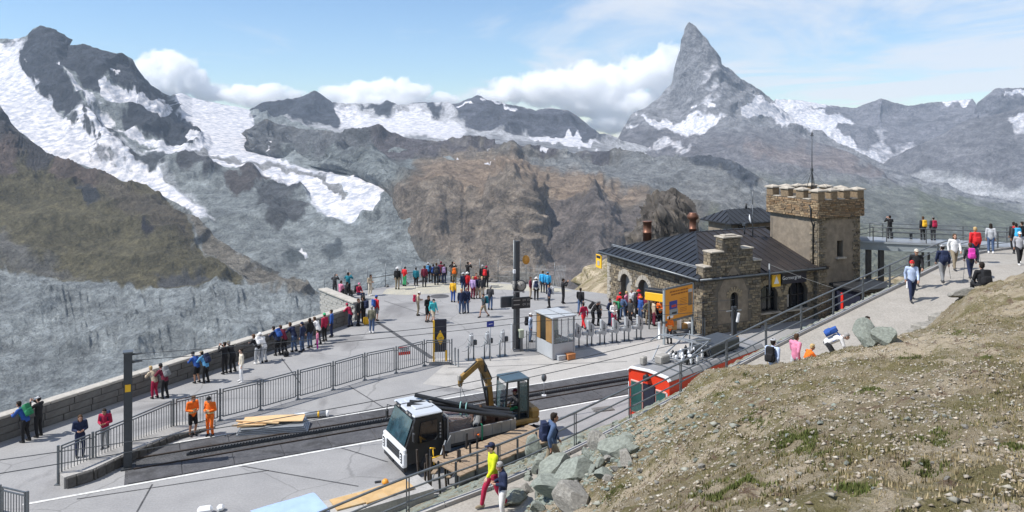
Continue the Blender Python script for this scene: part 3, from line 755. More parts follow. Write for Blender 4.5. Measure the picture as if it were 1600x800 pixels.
def cloud(blobs, dist, label, seed, dens=0.009, size=330):
    """a vapour volume: density from a set of round puffs eaten away by noise, inside a box that clears them"""
    m = bpy.data.materials.new('cloud_vapour'); m.use_nodes = True; nt = m.node_tree; nt.nodes.clear(); L = nt.links
    o = nt.nodes.new('ShaderNodeOutputMaterial'); v = nt.nodes.new('ShaderNodeVolumePrincipled')
    v.inputs['Color'].default_value = (1, 1, 1, 1); v.inputs['Anisotropy'].default_value = 0.25
    g = nt.nodes.new('ShaderNodeNewGeometry')
    rr = random.Random(seed); best = None
    lo = Vector((1e9,) * 3); hi = Vector((-1e9,) * 3)
    for (px, py, rx, ry) in blobs:
        d = dist + rr.uniform(-150, 150); c = at(px, py, d); k = d / F_PX; rad = Vector((rx * k, max(rx, ry) * k * 0.8, ry * k))
        for a in range(3):
            lo[a] = min(lo[a], c[a] - rad[a] * 1.3); hi[a] = max(hi[a], c[a] + rad[a] * 1.3)
        s = nt.nodes.new('ShaderNodeVectorMath'); s.operation = 'SUBTRACT'; L.new(g.outputs['Position'], s.inputs[0]); s.inputs[1].default_value = c
        q = nt.nodes.new('ShaderNodeVectorMath'); q.operation = 'DIVIDE'; L.new(s.outputs[0], q.inputs[0]); q.inputs[1].default_value = rad
        ln = nt.nodes.new('ShaderNodeVectorMath'); ln.operation = 'LENGTH'; L.new(q.outputs[0], ln.inputs[0])
        if best is None: best = ln.outputs['Value']
        else:
            mn = nt.nodes.new('ShaderNodeMath'); mn.operation = 'SMOOTH_MIN'; mn.inputs[2].default_value = 0.15
            L.new(best, mn.inputs[0]); L.new(ln.outputs['Value'], mn.inputs[1]); best = mn.outputs[0]
    n = nt.nodes.new('ShaderNodeTexNoise'); n.inputs['Scale'].default_value = 1 / size; n.inputs['Detail'].default_value = 5; n.inputs['Roughness'].default_value = 0.6
    L.new(g.outputs['Position'], n.inputs['Vector'])
    a = nt.nodes.new('ShaderNodeMath'); a.operation = 'MULTIPLY_ADD'; L.new(n.outputs['Fac'], a.inputs[0]); a.inputs[1].default_value = 1.9; a.inputs[2].default_value = -0.02
    b = nt.nodes.new('ShaderNodeMath'); b.operation = 'SUBTRACT'; L.new(a.outputs[0], b.inputs[0]); L.new(best, b.inputs[1])
    r = nt.nodes.new('ShaderNodeMapRange'); r.interpolation_type = 'SMOOTHSTEP'
    r.inputs['From Min'].default_value = 0.0; r.inputs['From Max'].default_value = 0.30; r.inputs['To Max'].default_value = dens
    L.new(b.outputs[0], r.inputs['Value']); L.new(r.outputs[0], v.inputs['Density']); L.new(v.outputs[0], o.inputs['Volume'])
    bx = MB(); bx.box((lo + hi) / 2, hi - lo)
    ob = bx.build('cloud', m); tag(ob, label, 'cloud')
    return ob
cloud([(770, 152, 34, 14), (800, 142, 40, 24), (840, 140, 46, 30), (880, 135, 50, 34), (920, 128, 50, 34), (905, 150, 60, 32), (960, 135, 50, 36), (1000, 120, 46, 34), (1035, 105, 40, 36), (1055, 90, 30, 26), (1040, 140, 40, 40), (980, 160, 60, 28), (930, 175, 50, 16), (955, 192, 50, 18), (1000, 172, 40, 22)],
      14900, 'big white cumulus cloud bank caught on the left side of the pyramid peak', 1)
cloud([(225, 105, 22, 24), (255, 95, 30, 22), (280, 108, 34, 28), (300, 128, 34, 26), (260, 130, 40, 30), (330, 145, 30, 18), (240, 125, 30, 30)],
      14900, 'round white cloud rising behind the dark shoulder of the left massif', 2)
cloud([(350, 148, 30, 12), (385, 142, 34, 12), (425, 140, 32, 13), (400, 155, 50, 16), (445, 152, 30, 14)],
      14900, 'low white cloud above the glacier between the left massif and the dark top', 3)
cloud([(520, 148, 30, 16), (560, 142, 36, 18), (600, 140, 36, 18), (628, 130, 16, 14), (650, 142, 34, 18), (690, 155, 30, 16), (600, 160, 80, 16)],
      14900, 'long pale cloud bank lying over the glacier plateau in the centre', 4)
# ================================================================ platform, promenade, path and hillside
def surf_mat(name, col, col2, scale=0.6, speck=0.25, rough=0.85, bump=0.25, patch=None, crack=0.0):
    m, nt, b = new_mat(name); L = nt.links
    b.inputs['Roughness'].default_value = rough; b.inputs['Specular IOR Level'].default_value = 0.3
    g = nt.nodes.new('ShaderNodeNewGeometry')
    def nz(s, d=6, r=0.65, dist=0.0):
        n = nt.nodes.new('ShaderNodeTexNoise'); n.inputs['Scale'].default_value = s; n.inputs['Detail'].default_value = d
        n.inputs['Roughness'].default_value = r; n.inputs['Distortion'].default_value = dist
        L.new(g.outputs['Position'], n.inputs['Vector']); return n.outputs['Fac']
    def mr(v, a, b_, c=0.0, d=1.0):
        r = nt.nodes.new('ShaderNodeMapRange'); r.inputs['From Min'].default_value = a; r.inputs['From Max'].default_value = b_
        r.inputs['To Min'].default_value = c; r.inputs['To Max'].default_value = d; L.new(v, r.inputs['Value']); return r.outputs[0]
    def mx(f, a, c, mode='MIX'):
        n = nt.nodes.new('ShaderNodeMix'); n.data_type = 'RGBA'; n.blend_type = mode
        if isinstance(f, float): n.inputs['Factor'].default_value = f
        else: L.new(f, n.inputs['Factor'])
        for k, v in (('A', a), ('B', c)):
            if isinstance(v, tuple): n.inputs[k].default_value = (*v, 1)
            else: L.new(v, n.inputs[k])
        return n.outputs['Result']
    c = mx(mr(nz(scale), 0.35, 0.65), col, col2)
    if patch: c = mx(mr(nz(scale * 0.35, 4, 0.6, 0.6), 0.56, 0.66), c, patch)
    fine = nz(14, 4, 0.7)
    s = nt.nodes.new('ShaderNodeVectorMath'); s.operation = 'SCALE'; L.new(c, s.inputs[0]); L.new(mr(fine, 0.3, 0.7, 1 - speck, 1 + speck), s.inputs['Scale'])
    c = s.outputs[0]
    if crack:
        v = nt.nodes.new('ShaderNodeTexVoronoi'); v.feature = 'DISTANCE_TO_EDGE'; v.inputs['Scale'].default_value = 0.16
        wv = nt.nodes.new('ShaderNodeVectorMath'); wv.operation = 'ADD'
        n = nt.nodes.new('ShaderNodeTexNoise'); n.inputs['Scale'].default_value = 0.5; n.inputs['Detail'].default_value = 5
        L.new(g.outputs['Position'], n.inputs['Vector']); L.new(g.outputs['Position'], wv.inputs[0]); L.new(n.outputs['Color'], wv.inputs[1])
        L.new(wv.outputs[0], v.inputs['Vector'])
        c = mx(mr(v.outputs['Distance'], 0.002, 0.007, crack, 0.0), c, (0.06, 0.06, 0.06))
    L.new(c, b.inputs['Base Color'])
    bp = nt.nodes.new('ShaderNodeBump'); bp.inputs['Strength'].default_value = bump; bp.inputs['Distance'].default_value = 0.02
    L.new(fine, bp.inputs['Height']); L.new(bp.outputs[0], b.inputs['Normal'])
    return m
M_PLAZA = surf_mat('worn_asphalt', (0.245, 0.243, 0.244), (0.295, 0.292, 0.290), 0.5, 0.14, patch=(0.185, 0.182, 0.183), crack=0.3)
M_CONC = surf_mat('pale_concrete', (0.33, 0.32, 0.305), (0.39, 0.375, 0.355), 1.2, 0.16, patch=(0.27, 0.26, 0.245))
M_SAND = surf_mat('sandy_gravel', (0.40, 0.375, 0.30), (0.33, 0.32, 0.28), 1.5, 0.35)
M_DARK = surf_mat('track_ballast', (0.050, 0.052, 0.056), (0.085, 0.085, 0.088), 2.0, 0.6, bump=0.8)
M_SLAB = surf_mat('track_slab', (0.065, 0.065, 0.070), (0.095, 0.095, 0.10), 1.6, 0.3, patch=(0.05, 0.05, 0.052))
M_WHITE = mat('line_paint', (0.62, 0.62, 0.60), 0.7, var=0.2, scale=9, wear=(0.36, 0.36, 0.36), wear_amt=0.4)
M_STEEL = mat('galvanised_steel', (0.16, 0.175, 0.185), 0.45, 0.6, 0.15, 5, wear=(0.11, 0.115, 0.12), wear_amt=0.3)
M_STEELD = mat('dark_steel', (0.055, 0.062, 0.070), 0.5, 0.3, 0.15, 4, wear=(0.10, 0.085, 0.07), wear_amt=0.2)
M_RUST = mat('rusty_rail', (0.075, 0.058, 0.047), 0.6, 0.4, 0.25, 12)
M_STONEW = mat('wall_stone', (0.135, 0.13, 0.122), 0.9, var=0.25, scale=5, bump=0.5, wear=(0.13, 0.135, 0.13), wear_amt=0.5)
M_CAP = mat('cap_stone', (0.40, 0.375, 0.335), 0.9, var=0.16, scale=4, bump=0.4, wear=(0.30, 0.29, 0.25), wear_amt=0.5)
M_MORTAR = mat('mortar', (0.20, 0.195, 0.185), 0.95, var=0.15, scale=8)

def sheet_poly(name, pts, z, m, hole=None):
    me = bpy.data.meshes.new(name); me.from_pydata([(p[0], p[1], z) for p in pts], [], [list(range(len(pts)))]); me.update()
    bm = bmesh.new(); bm.from_mesh(me); bmesh.ops.triangulate(bm, faces=bm.faces)
    for f in bm.faces:
        if f.normal.z < 0: f.normal_flip()
    bm.to_mesh(me); bm.free()
    o = link(name, me, None, m); o['kind'] = 'structure'; return o
G = lambda px, py, z=0.0: tuple(gnd(px, py, z))[:2]
PW0 = Vector((-29.0, 18.3)); PW1 = Vector((-10.9, 51.8))            # inner foot of the parapet
W2a = Vector((-10.6, 53.0)); W2b = Vector((-14.2, 57.6))
FAR = [(-14.2, 57.6), (-13.2, 61.0), (-10.6, 63.6), (-8.3, 65.4), (-4.5, 66.2), (-1.2, 65.6), (3.4, 64.0), (5.2, 62.3), (8.0, 60.6), (12, 61), (30, 62), (45, 40), (30, 22), (8, 8), (-25, 8), (-31, 16)]
plaza_pts = [tuple(PW0), tuple(PW1), tuple(W2a)] + FAR
sheet_poly('plaza', plaza_pts, 0.0, M_PLAZA)
# mass under the plaza so that its edge has depth
mb = MB(); mb.prism([(x * 0.985, y * 0.99 + 0.2, -0.03) for x, y in plaza_pts], (0, 0, -14)); o = mb.build('plaza_bedrock', M_STONEW); o['kind'] = 'structure'
# sandy worn strip near the lookout fence, concrete apron by the ticket gates
sheet_poly('gravel_strip', [(-10.4, 62.6), (-8.2, 64.6), (-4.4, 65.4), (-1.0, 64.9), (3.6, 63.2), (5.0, 61.8), (3.0, 61.5), (-1.5, 62.6), (-4.5, 61.2), (-8.5, 60.4), (-10.4, 60.8)], 0.006, M_SAND)
sheet_poly('concrete_apron', [G(700, 566), G(868, 553), G(1045, 528), G(1100, 535), G(1110, 575), G(985, 582), G(760, 612), G(660, 600)], 0.005, M_CONC)
sheet_poly('drain_strip', [G(586, 503), G(592, 503), G(690, 566), G(680, 566)], 0.008, M_DARK)
for a_, b_ in (((238, 757), (214, 800)), ((545, 603), (628, 655)), ((500, 690), (606, 722)), ((440, 560), (470, 600)), ((600, 470), (690, 500)), ((700, 575), (980, 565)), ((330, 720), (560, 760)), ((120, 780), (420, 735))):
    p_, q_ = gnd(*a_), gnd(*b_); n_ = (q_ - p_).normalized(); n_ = Vector((-n_.y, n_.x, 0)) * .03
    sheet_poly('paving_joint', [tuple((p_ + n_))[:2], tuple((q_ + n_))[:2], tuple((q_ - n_))[:2], tuple((p_ - n_))[:2]], 0.0075, M_DARK)
sheet_poly('drain_channel', [G(905, 466), G(908, 465), G(975, 486), G(970, 487)], 0.009, M_DARK)
sheet_poly('manhole_cover', [(gnd(687, 463).x + 0.75 * math.cos(a), gnd(687, 463).y + 0.75 * math.sin(a)) for a in np.linspace(0, 6.1, 18)], 0.009, M_SLAB)

# ---- rack railway track
T0 = Vector((0.0, 36.97)); TD = Vector((0.902, 0.431)); TN = Vector((-0.431, 0.902))     # TN points away from the camera
def tr(s, n, z=0.0):
    p = T0 + TD * s + TN * n; return Vector((p.x, p.y, z))
def strip(name, s0, s1, n0, n1, z, m):
    return sheet_poly(name, [tr(s0, n0)[:2], tr(s1, n0)[:2], tr(s1, n1)[:2], tr(s0, n1)[:2]], z, m)
strip('track_bed', -16.8, 24, -1.80, 1.46, 0.006, M_SLAB)
strip('edge_line', -16.8, 24, 1.47, 1.60, 0.012, M_WHITE)
strip('edge_line', -20.0, 24, -1.97, -1.83, 0.012, M_WHITE)
track = empty('rack_railway_track', tr(0, 0), 0, 'narrow dark railway track with a toothed rack rail crossing the platform', 'railway track')
inv = Matrix.Translation(-tr(0, 0))
def loc(p): return Vector(p) - tr(0, 0)
for n in (-0.5, 0.5):
    mb = MB(); mb.bar(loc(tr(-16.5, n, 0.035)), loc(tr(24, n, 0.035)), 0.065, 0.05); mb.build('rail', M_RUST, track)
mb = MB()
for dn in (-0.045, 0.045): mb.bar(loc(tr(-14.6, dn, 0.05)), loc(tr(24, dn, 0.05)), 0.03, 0.085)
mb.build('rack_rail', M_STEELD, track)
mb = MB(); s = -14.5
while s < 16:
    for dn in (-0.045, 0.045): mb.box(loc(tr(s + (0.06 if dn > 0 else 0), dn, 0.115)), (0.06, 0.03, 0.05), math.atan2(TD.y, TD.x))
    s += 0.12
o = mb.build('rack_teeth', M_STEELD, track); o['kind'] = 'stuff'
s = -16.7; rr = random.Random(3)
while s < 16:
    for (n0, n1) in ((-1.78, -0.60), (0.60, 1.44)):
        mb = MB(); mb.box((0, 0, 0), (1.86, n1 - n0, 0.03), math.atan2(TD.y, TD.x), bev=0.012)
        o = mb.build('track_slab', M_SLAB, track); o.location = loc(tr(s + 0.95, (n0 + n1) / 2, 0.018 + rr.uniform(0, .012)))
    s += 1.9
strip('ballast_strip', -16.8, 24, -0.58, 0.58, 0.010, M_DARK)

# ---- parapet along the promenade: dressed blocks and cap stones
par = empty('parapet_wall', (0, 0, 0), 0, 'long low stone parapet with pale cap stones along the promenade edge', 'wall')
pd = (PW1 - PW0); PL = pd.length; pd.normalize(); pn = Vector((-pd.y, pd.x)); prz = math.atan2(pd.y, pd.x)
def pw(s, n, z): p = PW0 + pd * s + pn * n; return (p.x, p.y, z)
mb = MB(); mb.box(pw(PL / 2, 0.25, 0.45), (PL, 0.42, 0.96), prz); mb.build('wall_core', M_MORTAR, par)
mb = MB(); mb.box(pw(PL / 2, 0.40, -3), (PL, 0.6, 6), prz); mb.build('footing', M_STONEW, par)
rr = random.Random(5); s = 0
while s < PL - 0.3:
    w = min(rr.uniform(1.25, 1.7), PL - s)
    mb = MB(); mb.box((0, 0, 0), (w - 0.02, 0.56 + rr.uniform(0, .02), 0.13), 0, bev=0.02)
    o = mb.build('cap_stone', M_CAP, par); o.location = pw(s + w / 2, 0.25, 1.0 + rr.uniform(0, .012)); o.rotation_euler = (0, 0, prz + rr.uniform(-.006, .006)); s += w
blk = []
for w in (0.7, 0.9, 1.1, 1.3):
    mb = MB(); mb.box((0, 0, 0), (w - 0.025, 0.10, 0.295), 0, bev=0.02); blk.append((w, mb.mesh('wall_block', M_STONEW)))
for row in range(3):
    s = 12.0 + rr.uniform(0, .4)
    while s < PL - 0.2:
        w, me = rr.choice(blk)
        if s + w > PL: break
        o = link('wall_block', me, par); o.location = pw(s + w / 2, 0.0 + rr.uniform(-.015, .015), 0.155 + row * 0.31); o.rotation_euler = (0, 0, prz); s += w
# ---- low pale block wall running out from the parapet's end
w2 = empty('block_wall', (0, 0, 0), 0, 'short pale block wall with flat coping at the far end of the parapet', 'wall')
d2 = W2b - W2a; L2 = d2.length; d2.normalize(); n2 = Vector((-d2.y, d2.x)); rz2 = math.atan2(d2.y, d2.x)
def q2(s, n, z): p = W2a + d2 * s + n2 * n; return (p.x, p.y, z)
mb = MB(); mb.box(q2(L2 / 2, 0.2, -0.4), (L2, 0.40, 2.9), rz2); mb.build('wall_core', M_MORTAR, w2)
s = 0
while s < L2 - 0.1:
    w = min(1.45, L2 - s); mb = MB(); mb.box((0, 0, 0), (w - 0.015, 0.72, 0.13), 0, bev=0.02)
    o = mb.build('coping_stone', M_CAP, w2); o.location = q2(s + w / 2, 0.2, 1.12); o.rotation_euler = (0, 0, rz2); s += w
M_PALEB = mat('pale_block', (0.36, 0.35, 0.325), 0.9, var=0.25, scale=3, bump=0.4, wear=(0.22, 0.22, 0.21), wear_amt=0.5)
mb = MB(); mb.box((0, 0, 0), (0.56, 0.09, 0.19), 0, bev=0.015); bme = mb.mesh('wall_block', M_PALEB)
for row in range(8):
    s = 0.3 * (row % 2)
    while s + 0.58 <= L2 + 0.01:
        o = link('wall_block', bme, w2); o.location = q2(s + 0.29, 0.415 + rr.uniform(-.02, .02), 0.93 - row * 0.205); o.rotation_euler = (0, 0, rz2); s += 0.58

# ---- path, its railing line and the hillside
PATH = [(649, 797, 21.0), (781, 752, 22.6), (891, 700, 24.2), (1010, 640, 26.3), (1133, 576, 28.5), (1194, 544, 30.0), (1249, 516, 31.5), (1299, 493, 33.0), (1346, 469, 34.5), (1390, 449, 36.0), (1463, 412, 39.8), (1522, 394, 44.5), (1600, 384, 51.5), (1700, 378, 60)]
RAIL = [at(*p) for p in PATH]
RAIL.insert(0, Vector((-7.2, 18.6, 1.7)))
def resample(P, step):
    out = [P[0].copy()]; acc = 0
    for a, b in zip(P[:-1], P[1:]):
        L = (b - a).length; t = step - acc
        while t <= L: out.append(a.lerp(b, t / L)); t += step
        acc = (acc + L) % step if True else 0
        acc = L - (t - step)
    return out
def smooth(P, n):
    for _ in range(n): P = [P[0]] + [(P[i - 1] + P[i] * 2 + P[i + 1]) / 4 for i in range(1, len(P) - 1)] + [P[-1]]
    return P
RL = smooth(resample(RAIL, 0.5), 12)
def sidev(P):
    out = []
    for i in range(len(P)):
        t = (P[min(i + 1, len(P) - 1)] - P[max(i - 1, 0)]); t.z = 0; t.normalize()
        out.append(Vector((t.y, -t.x, 0)))
    return out
SV = sidev(RL)
PWA = np.array([1.9 + 1.5 * float(sstep(8, 14, p.x)) for p in RL]); PWID = 3.3
M_PATH = surf_mat('gritty_path', (0.275, 0.257, 0.228), (0.325, 0.302, 0.27), 0.9, 0.22, patch=(0.33, 0.315, 0.29))
def ribbon(name, P, S, a, b, zo, m, kind='structure', n=5):
    X = np.array([[(p + s * (a + ((b[i_] if hasattr(b, '__len__') else b) - a) * k / n)).x for k in range(n + 1)] for i_, (p, s) in enumerate(zip(P, S))])
    Y = np.array([[(p + s * (a + ((b[i_] if hasattr(b, '__len__') else b) - a) * k / n)).y for k in range(n + 1)] for i_, (p, s) in enumerate(zip(P, S))])
    Z = np.array([[p.z + zo for k in range(n + 1)] for p in P])
    o = link(name, grid_mesh(name, X, Y, Z), None, m)
    o['kind'] = kind
    bm = bmesh.new(); bm.from_mesh(o.data)
    bmesh.ops.recalc_face_normals(bm, faces=bm.faces)
    if sum(f.normal.z for f in bm.faces) < 0: bmesh.ops.reverse_faces(bm, faces=bm.faces)
    bm.to_mesh(o.data); bm.free(); return o
ribbon('path', RL, SV, 0.35, 0.35 + PWA, 0.0, M_PATH)
mb = MB()
mb2 = []
for i in range(0, len(RL) - 3, 3):
    a = RL[i] + SV[i] * 0.27; b = RL[i + 3] + SV[i + 3] * 0.27
    mb2.append((a, b))
kerb = empty('path_kerb', (0, 0, 0), 0, 'low concrete kerb running under the railing along the path', 'kerb')
for a, b in mb2:
    mb = MB(); d = (b - a).normalized() * 0.012; mb.bar(a + d + Vector((0, 0, -0.02)), b - d + Vector((0, 0, -0.02)), 0.16, 0.26); mb.build('kerb_stone', M_CONC, kerb)

CTRL = [(1600, 800, 4.6), (1400, 800, 5.2), (1200, 800, 6.2), (1090, 800, 7.6), (1000, 800, 9.8), (930, 800, 13.0), (1600, 700, 7.0), (1400, 700, 8.0), (1250, 690, 9.6), (1150, 690, 11.6), (1050, 700, 13.6), (980, 720, 15.6), (920, 740, 17.5),
        (1600, 600, 11.5), (1450, 600, 12.8), (1300, 610, 14.2), (1200, 620, 15.6), (1120, 640, 16.6), (1040, 660, 18.5), (985, 665, 20.5),
        (1600, 520, 18.0), (1500, 520, 18.8), (1420, 530, 19.6), (1340, 548, 20.4), (1270, 562, 20.8), (1200, 568, 21.0), (1130, 574, 21.6), (1075, 592, 22.4), (1020, 622, 23.0),
        (1600, 455, 27.0), (1550, 455, 27.0), (1500, 468, 26.5), (1600, 430, 31.0), (1560, 432, 31.5), (1515, 447, 30.0), (1700, 430, 32), (1800, 460, 26), (1900, 560, 14), (1900, 700, 7)]
CP = [at(*p) for p in CTRL]
CP += [Vector((0, 0, 11.35)), Vector((-2, -1, 11.3)), Vector((3, -2, 11.5)), Vector((8, 0, 11.4)), Vector((-2.5, 6, 8.6)), Vector((-4, 12, 5.2)), Vector((-6, 8, 6.0)), Vector((-7, 14, 3.2)), Vector((-9, 4, 7.0)), Vector((-1, 16, 4.4)), Vector((40, 20, 9.5)), Vector((35, 5, 12))]
UPX = [-1.2, -.2, 1, 2.5, 4, 6, 8, 11]; UPV = [0, .8, .9, .75, .6, .45, .15, 0]
for i in range(0, len(RL), 4):
    w = PWA[i]; up = float(np.interp(RL[i].x, UPX, UPV))
    CP.append(RL[i] + SV[i] * (w + 0.7) + Vector((0, 0, 0.02 + 1.55 * up)))
    CP.append(RL[i] + SV[i] * (w + 1.3) + Vector((0, 0, 0.08 + 2.35 * up)))
cpx = np.array([[p.x, p.y] for p in CP]); cpz = np.array([p.z for p in CP])
def tps(r2): return np.where(r2 > 1e-9, 0.5 * r2 * np.log(r2 + 1e-12), 0)
Kmat = tps(((cpx[:, None] - cpx[None]) ** 2).sum(-1)) + np.eye(len(cpx)) * 0.25
Pm = np.concatenate([np.ones((len(cpx), 1)), cpx], 1)
AA = np.block([[Kmat, Pm], [Pm.T, np.zeros((3, 3))]])
sol = np.linalg.solve(AA, np.concatenate([cpz, np.zeros(3)]))
def hill_base(x, y):
    q = np.stack([x.ravel(), y.ravel()], -1); out = np.zeros(len(q))
    for i in range(0, len(q), 20000):
        r2 = ((q[i:i + 20000, None] - cpx[None]) ** 2).sum(-1)
        out[i:i + 20000] = tps(r2) @ sol[:-3] + sol[-3] + q[i:i + 20000] @ sol[-2:]
    return out.reshape(x.shape)
rlx = np.array([[p.x, p.y, p.z] for p in RL]); svx = np.array([[s.x, s.y] for s in SV])
def path_rel(x, y):
    """signed distance from the railing line (positive on the path side) and path height there"""
    q = np.stack([x.ravel(), y.ravel()], -1); sd = np.zeros(len(q)); zz = np.zeros(len(q)); ww = np.zeros(len(q))
    for i in range(0, len(q), 20000):
        k = q[i:i + 20000]
        r2 = ((k[:, None] - rlx[None, :, :2]) ** 2).sum(-1); j = r2.argmin(1)
        dv = k - rlx[j, :2]; s = (dv * svx[j]).sum(-1)
        dist = np.sqrt(r2.min(1))
        sd[i:i + 20000] = np.where(s >= 0, np.maximum(s, dist * np.sign(s)), -dist); zz[i:i + 20000] = rlx[j, 2]; ww[i:i + 20000] = PWA[j]
    return sd.reshape(x.shape), zz.reshape(x.shape), ww.reshape(x.shape)
def hill_z(x, y, detail=True):
    x = np.atleast_1d(np.asarray(x, float)); y = np.atleast_1d(np.asarray(y, float))
    hb = hill_base(x, y); sd, pz, pw_ = path_rel(x, y)
    r = np.hypot(x, y)
    if detail:
        P3 = np.stack([x, y, hb], -1)
        k = sstep(0.4, 2.5, sd - pw_)
        hb = hb + k * ((fbm3(P3 / 2.6, 5, 3) - 0.5) * 0.55 + (ridged3(P3 / 0.6, 4, 5) - 0.45) * 0.20 + (fbm3(P3 / 0.28, 3, 9) - .5) * .09)
    onp = pz - 0.06
    out = np.where(sd > pw_ + 0.35, onp + (hb - onp) * sstep(0.3, 0.9, sd - pw_), onp)
    # the embankment drops beyond the railing
    drop = np.clip(-sd - 0.25, 0, None)
    bank = pz - 0.10 - drop * (0.55 + 0.5 * sstep(0, 14, x)) + (fbm3(np.stack([x, y, pz], -1) / 0.8, 4, 8) - 0.5) * 0.35 * sstep(0.2, 1.2, drop)
    out = np.where(sd < -0.25, bank, out)
    # far side right: the ground beyond the upper path stays a grassy saddle
    return out
def fine_axis(a, b, f):
    out = [a]
    while out[-1] < b: out.append(out[-1] + f(out[-1]))
    return np.array(out)
ax = fine_axis(-14, 60, lambda v: 0.10 if -3 < v < 16 else (0.2 if v < 26 else 0.5))
ay = fine_axis(-6, 66, lambda v: 0.12 if 2 < v < 27 else (0.25 if v < 40 else 0.5))
HX, HY = np.meshgrid(ax, ay)
HZ = hill_z(HX, HY)
M_HILL, nt, b = new_mat('dry_alpine_turf')
def build_hill_mat():
    L = nt.links; b.inputs['Roughness'].default_value = 0.95; b.inputs['Specular IOR Level'].default_value = 0.1
    g = nt.nodes.new('ShaderNodeNewGeometry')
    def nz(s, d=6, r=0.65, dist=0.0):
        n = nt.nodes.new('ShaderNodeTexNoise'); n.inputs['Scale'].default_value = s; n.inputs['Detail'].default_value = d
        n.inputs['Roughness'].default_value = r; n.inputs['Distortion'].default_value = dist
        L.new(g.outputs['Position'], n.inputs['Vector']); return n.outputs['Fac']
    def mr(v, a, b_, c=0.0, d=1.0):
        r = nt.nodes.new('ShaderNodeMapRange'); r.inputs['From Min'].default_value = a; r.inputs['From Max'].default_value = b_
        r.inputs['To Min'].default_value = c; r.inputs['To Max'].default_value = d; L.new(v, r.inputs['Value']); return r.outputs[0]
    def mx(f, a, c):
        n = nt.nodes.new('ShaderNodeMix'); n.data_type = 'RGBA'; L.new(f, n.inputs['Factor'])
        for k, v in (('A', a), ('B', c)):
            if isinstance(v, tuple): n.inputs[k].default_value = (*v, 1)
            else: L.new(v, n.inputs[k])
        return n.outputs['Result']
    c = mx(mr(nz(0.9, 7, 0.7), 0.38, 0.62), (0.29, 0.245, 0.17), (0.215, 0.178, 0.115))
    c = mx(mr(nz(0.35, 5, 0.62, 0.5), 0.47, 0.58), c, (0.42, 0.355, 0.26))        # bare pale soil
    c = mx(mr(nz(0.8, 8, 0.75, 0.5), 0.48, 0.58), c, (0.165, 0.145, 0.07))       # olive turf
    c = mx(mr(nz(2.2, 8, 0.75, 0.6), 0.55, 0.63), c, (0.145, 0.10, 0.07))       # brown heath
    c = mx(mr(nz(4.5, 8, 0.8, 0.4), 0.56, 0.64, 0, .8), c, (0.36, 0.335, 0.285))       # bleached grit patches
    a = nt.nodes.new('ShaderNodeVertexColor'); a.layer_name = 'Col'
    sp = nt.nodes.new('ShaderNodeSeparateColor'); L.new(a.outputs['Color'], sp.inputs[0])
    c = mx(mr(nz(26, 3, 0.7), 0.60, 0.70, 0, 0.75), c, (0.42, 0.38, 0.31))        # grit
    c = mx(mr(nz(21, 4, 0.75), 0.58, 0.66, 0, 0.7), c, (0.10, 0.078, 0.045))
    ad = nt.nodes.new('ShaderNodeMath'); ad.operation = 'ADD'; L.new(sp.outputs['Red'], ad.inputs[0]); L.new(mr(nz(3.0, 6, 0.7), 0, 1, -0.5, 0.5), ad.inputs[1])
    c = mx(mr(ad.outputs[0], 0.42, 0.58), c, (0.28, 0.315, 0.275))               # green-grey slate rubble
    L.new(c, b.inputs['Base Color'])
    bp = nt.nodes.new('ShaderNodeBump'); bp.inputs['Strength'].default_value = 1.0; bp.inputs['Distance'].default_value = 0.05
    s = nt.nodes.new('ShaderNodeMath'); s.operation = 'ADD'; L.new(nz(9, 8, 0.75), s.inputs[0]); L.new(nz(40, 4, 0.7), s.inputs[1])
    L.new(s.outputs[0], bp.inputs['Height']); L.new(bp.outputs[0], b.inputs['Normal'])
build_hill_mat()
sd_, pz_, pw_ = path_rel(HX, HY)
rub = np.where(sd_ < 0.3, 0.42 * (1 - sstep(24, 30, HX)) + 0.1, 0) + 0.9 * np.exp(-(((HX - 0.6) / 2.3) ** 2 + ((HY - 20.0) / 3.2) ** 2)) * (sd_ > 3.0)
HC = np.zeros(HX.shape + (4,)); HC[..., 0] = np.clip(rub, 0, 1); HC[..., 3] = 1
hill = link('hillside', grid_mesh('hillside', HX, HY, HZ, HC), None, M_HILL); hill['kind'] = 'structure'
def hz1(x, y): return float(hill_z(x, y)[0])
def ray_hill(px, py, lo=4.0, hi=40.0):
    """where the sight line through a photo pixel meets the hillside (only used to find out where things stand)"""
    ds = np.linspace(lo, hi, 500); X = (px - 800) / F_PX * ds; Z = CH - (py - HOR) / F_PX * ds
    below = np.where(Z < hill_z(X, ds))[0]
    d = ds[below[0]] if len(below) else hi
    return Vector(((px - 800) / F_PX * d, d, float(hill_z((px - 800) / F_PX * d, d)[0])))

# grassy bank behind the station and the slope that drops beyond it
bx_ = np.linspace(2, 75, 130); by_ = np.linspace(59, 110, 90); BX, BY = np.meshgrid(bx_, by_)
BZ = -2.0 + 3.2 * np.exp(-(((BX - 17.5) / 7.5) ** 2 + ((BY - 73) / 6.5) ** 2)) + 1.6 * sstep(5.0, 9.5, BX) * sstep(60, 63.5, BY) * (1 - sstep(64, 92, BY)) - 10 * sstep(66, 110, BY)
BZ += (fbm(BX / 2.2, BY / 2.2, 5, 4) - 0.5) * 1.4 * sstep(4, 7, BX)
BC = np.zeros(BX.shape + (4,)); BC[..., 3] = 1
o = link('grassy_bank', grid_mesh('grassy_bank', BX, BY, BZ, BC), None, M_HILL); o['kind'] = 'structure'
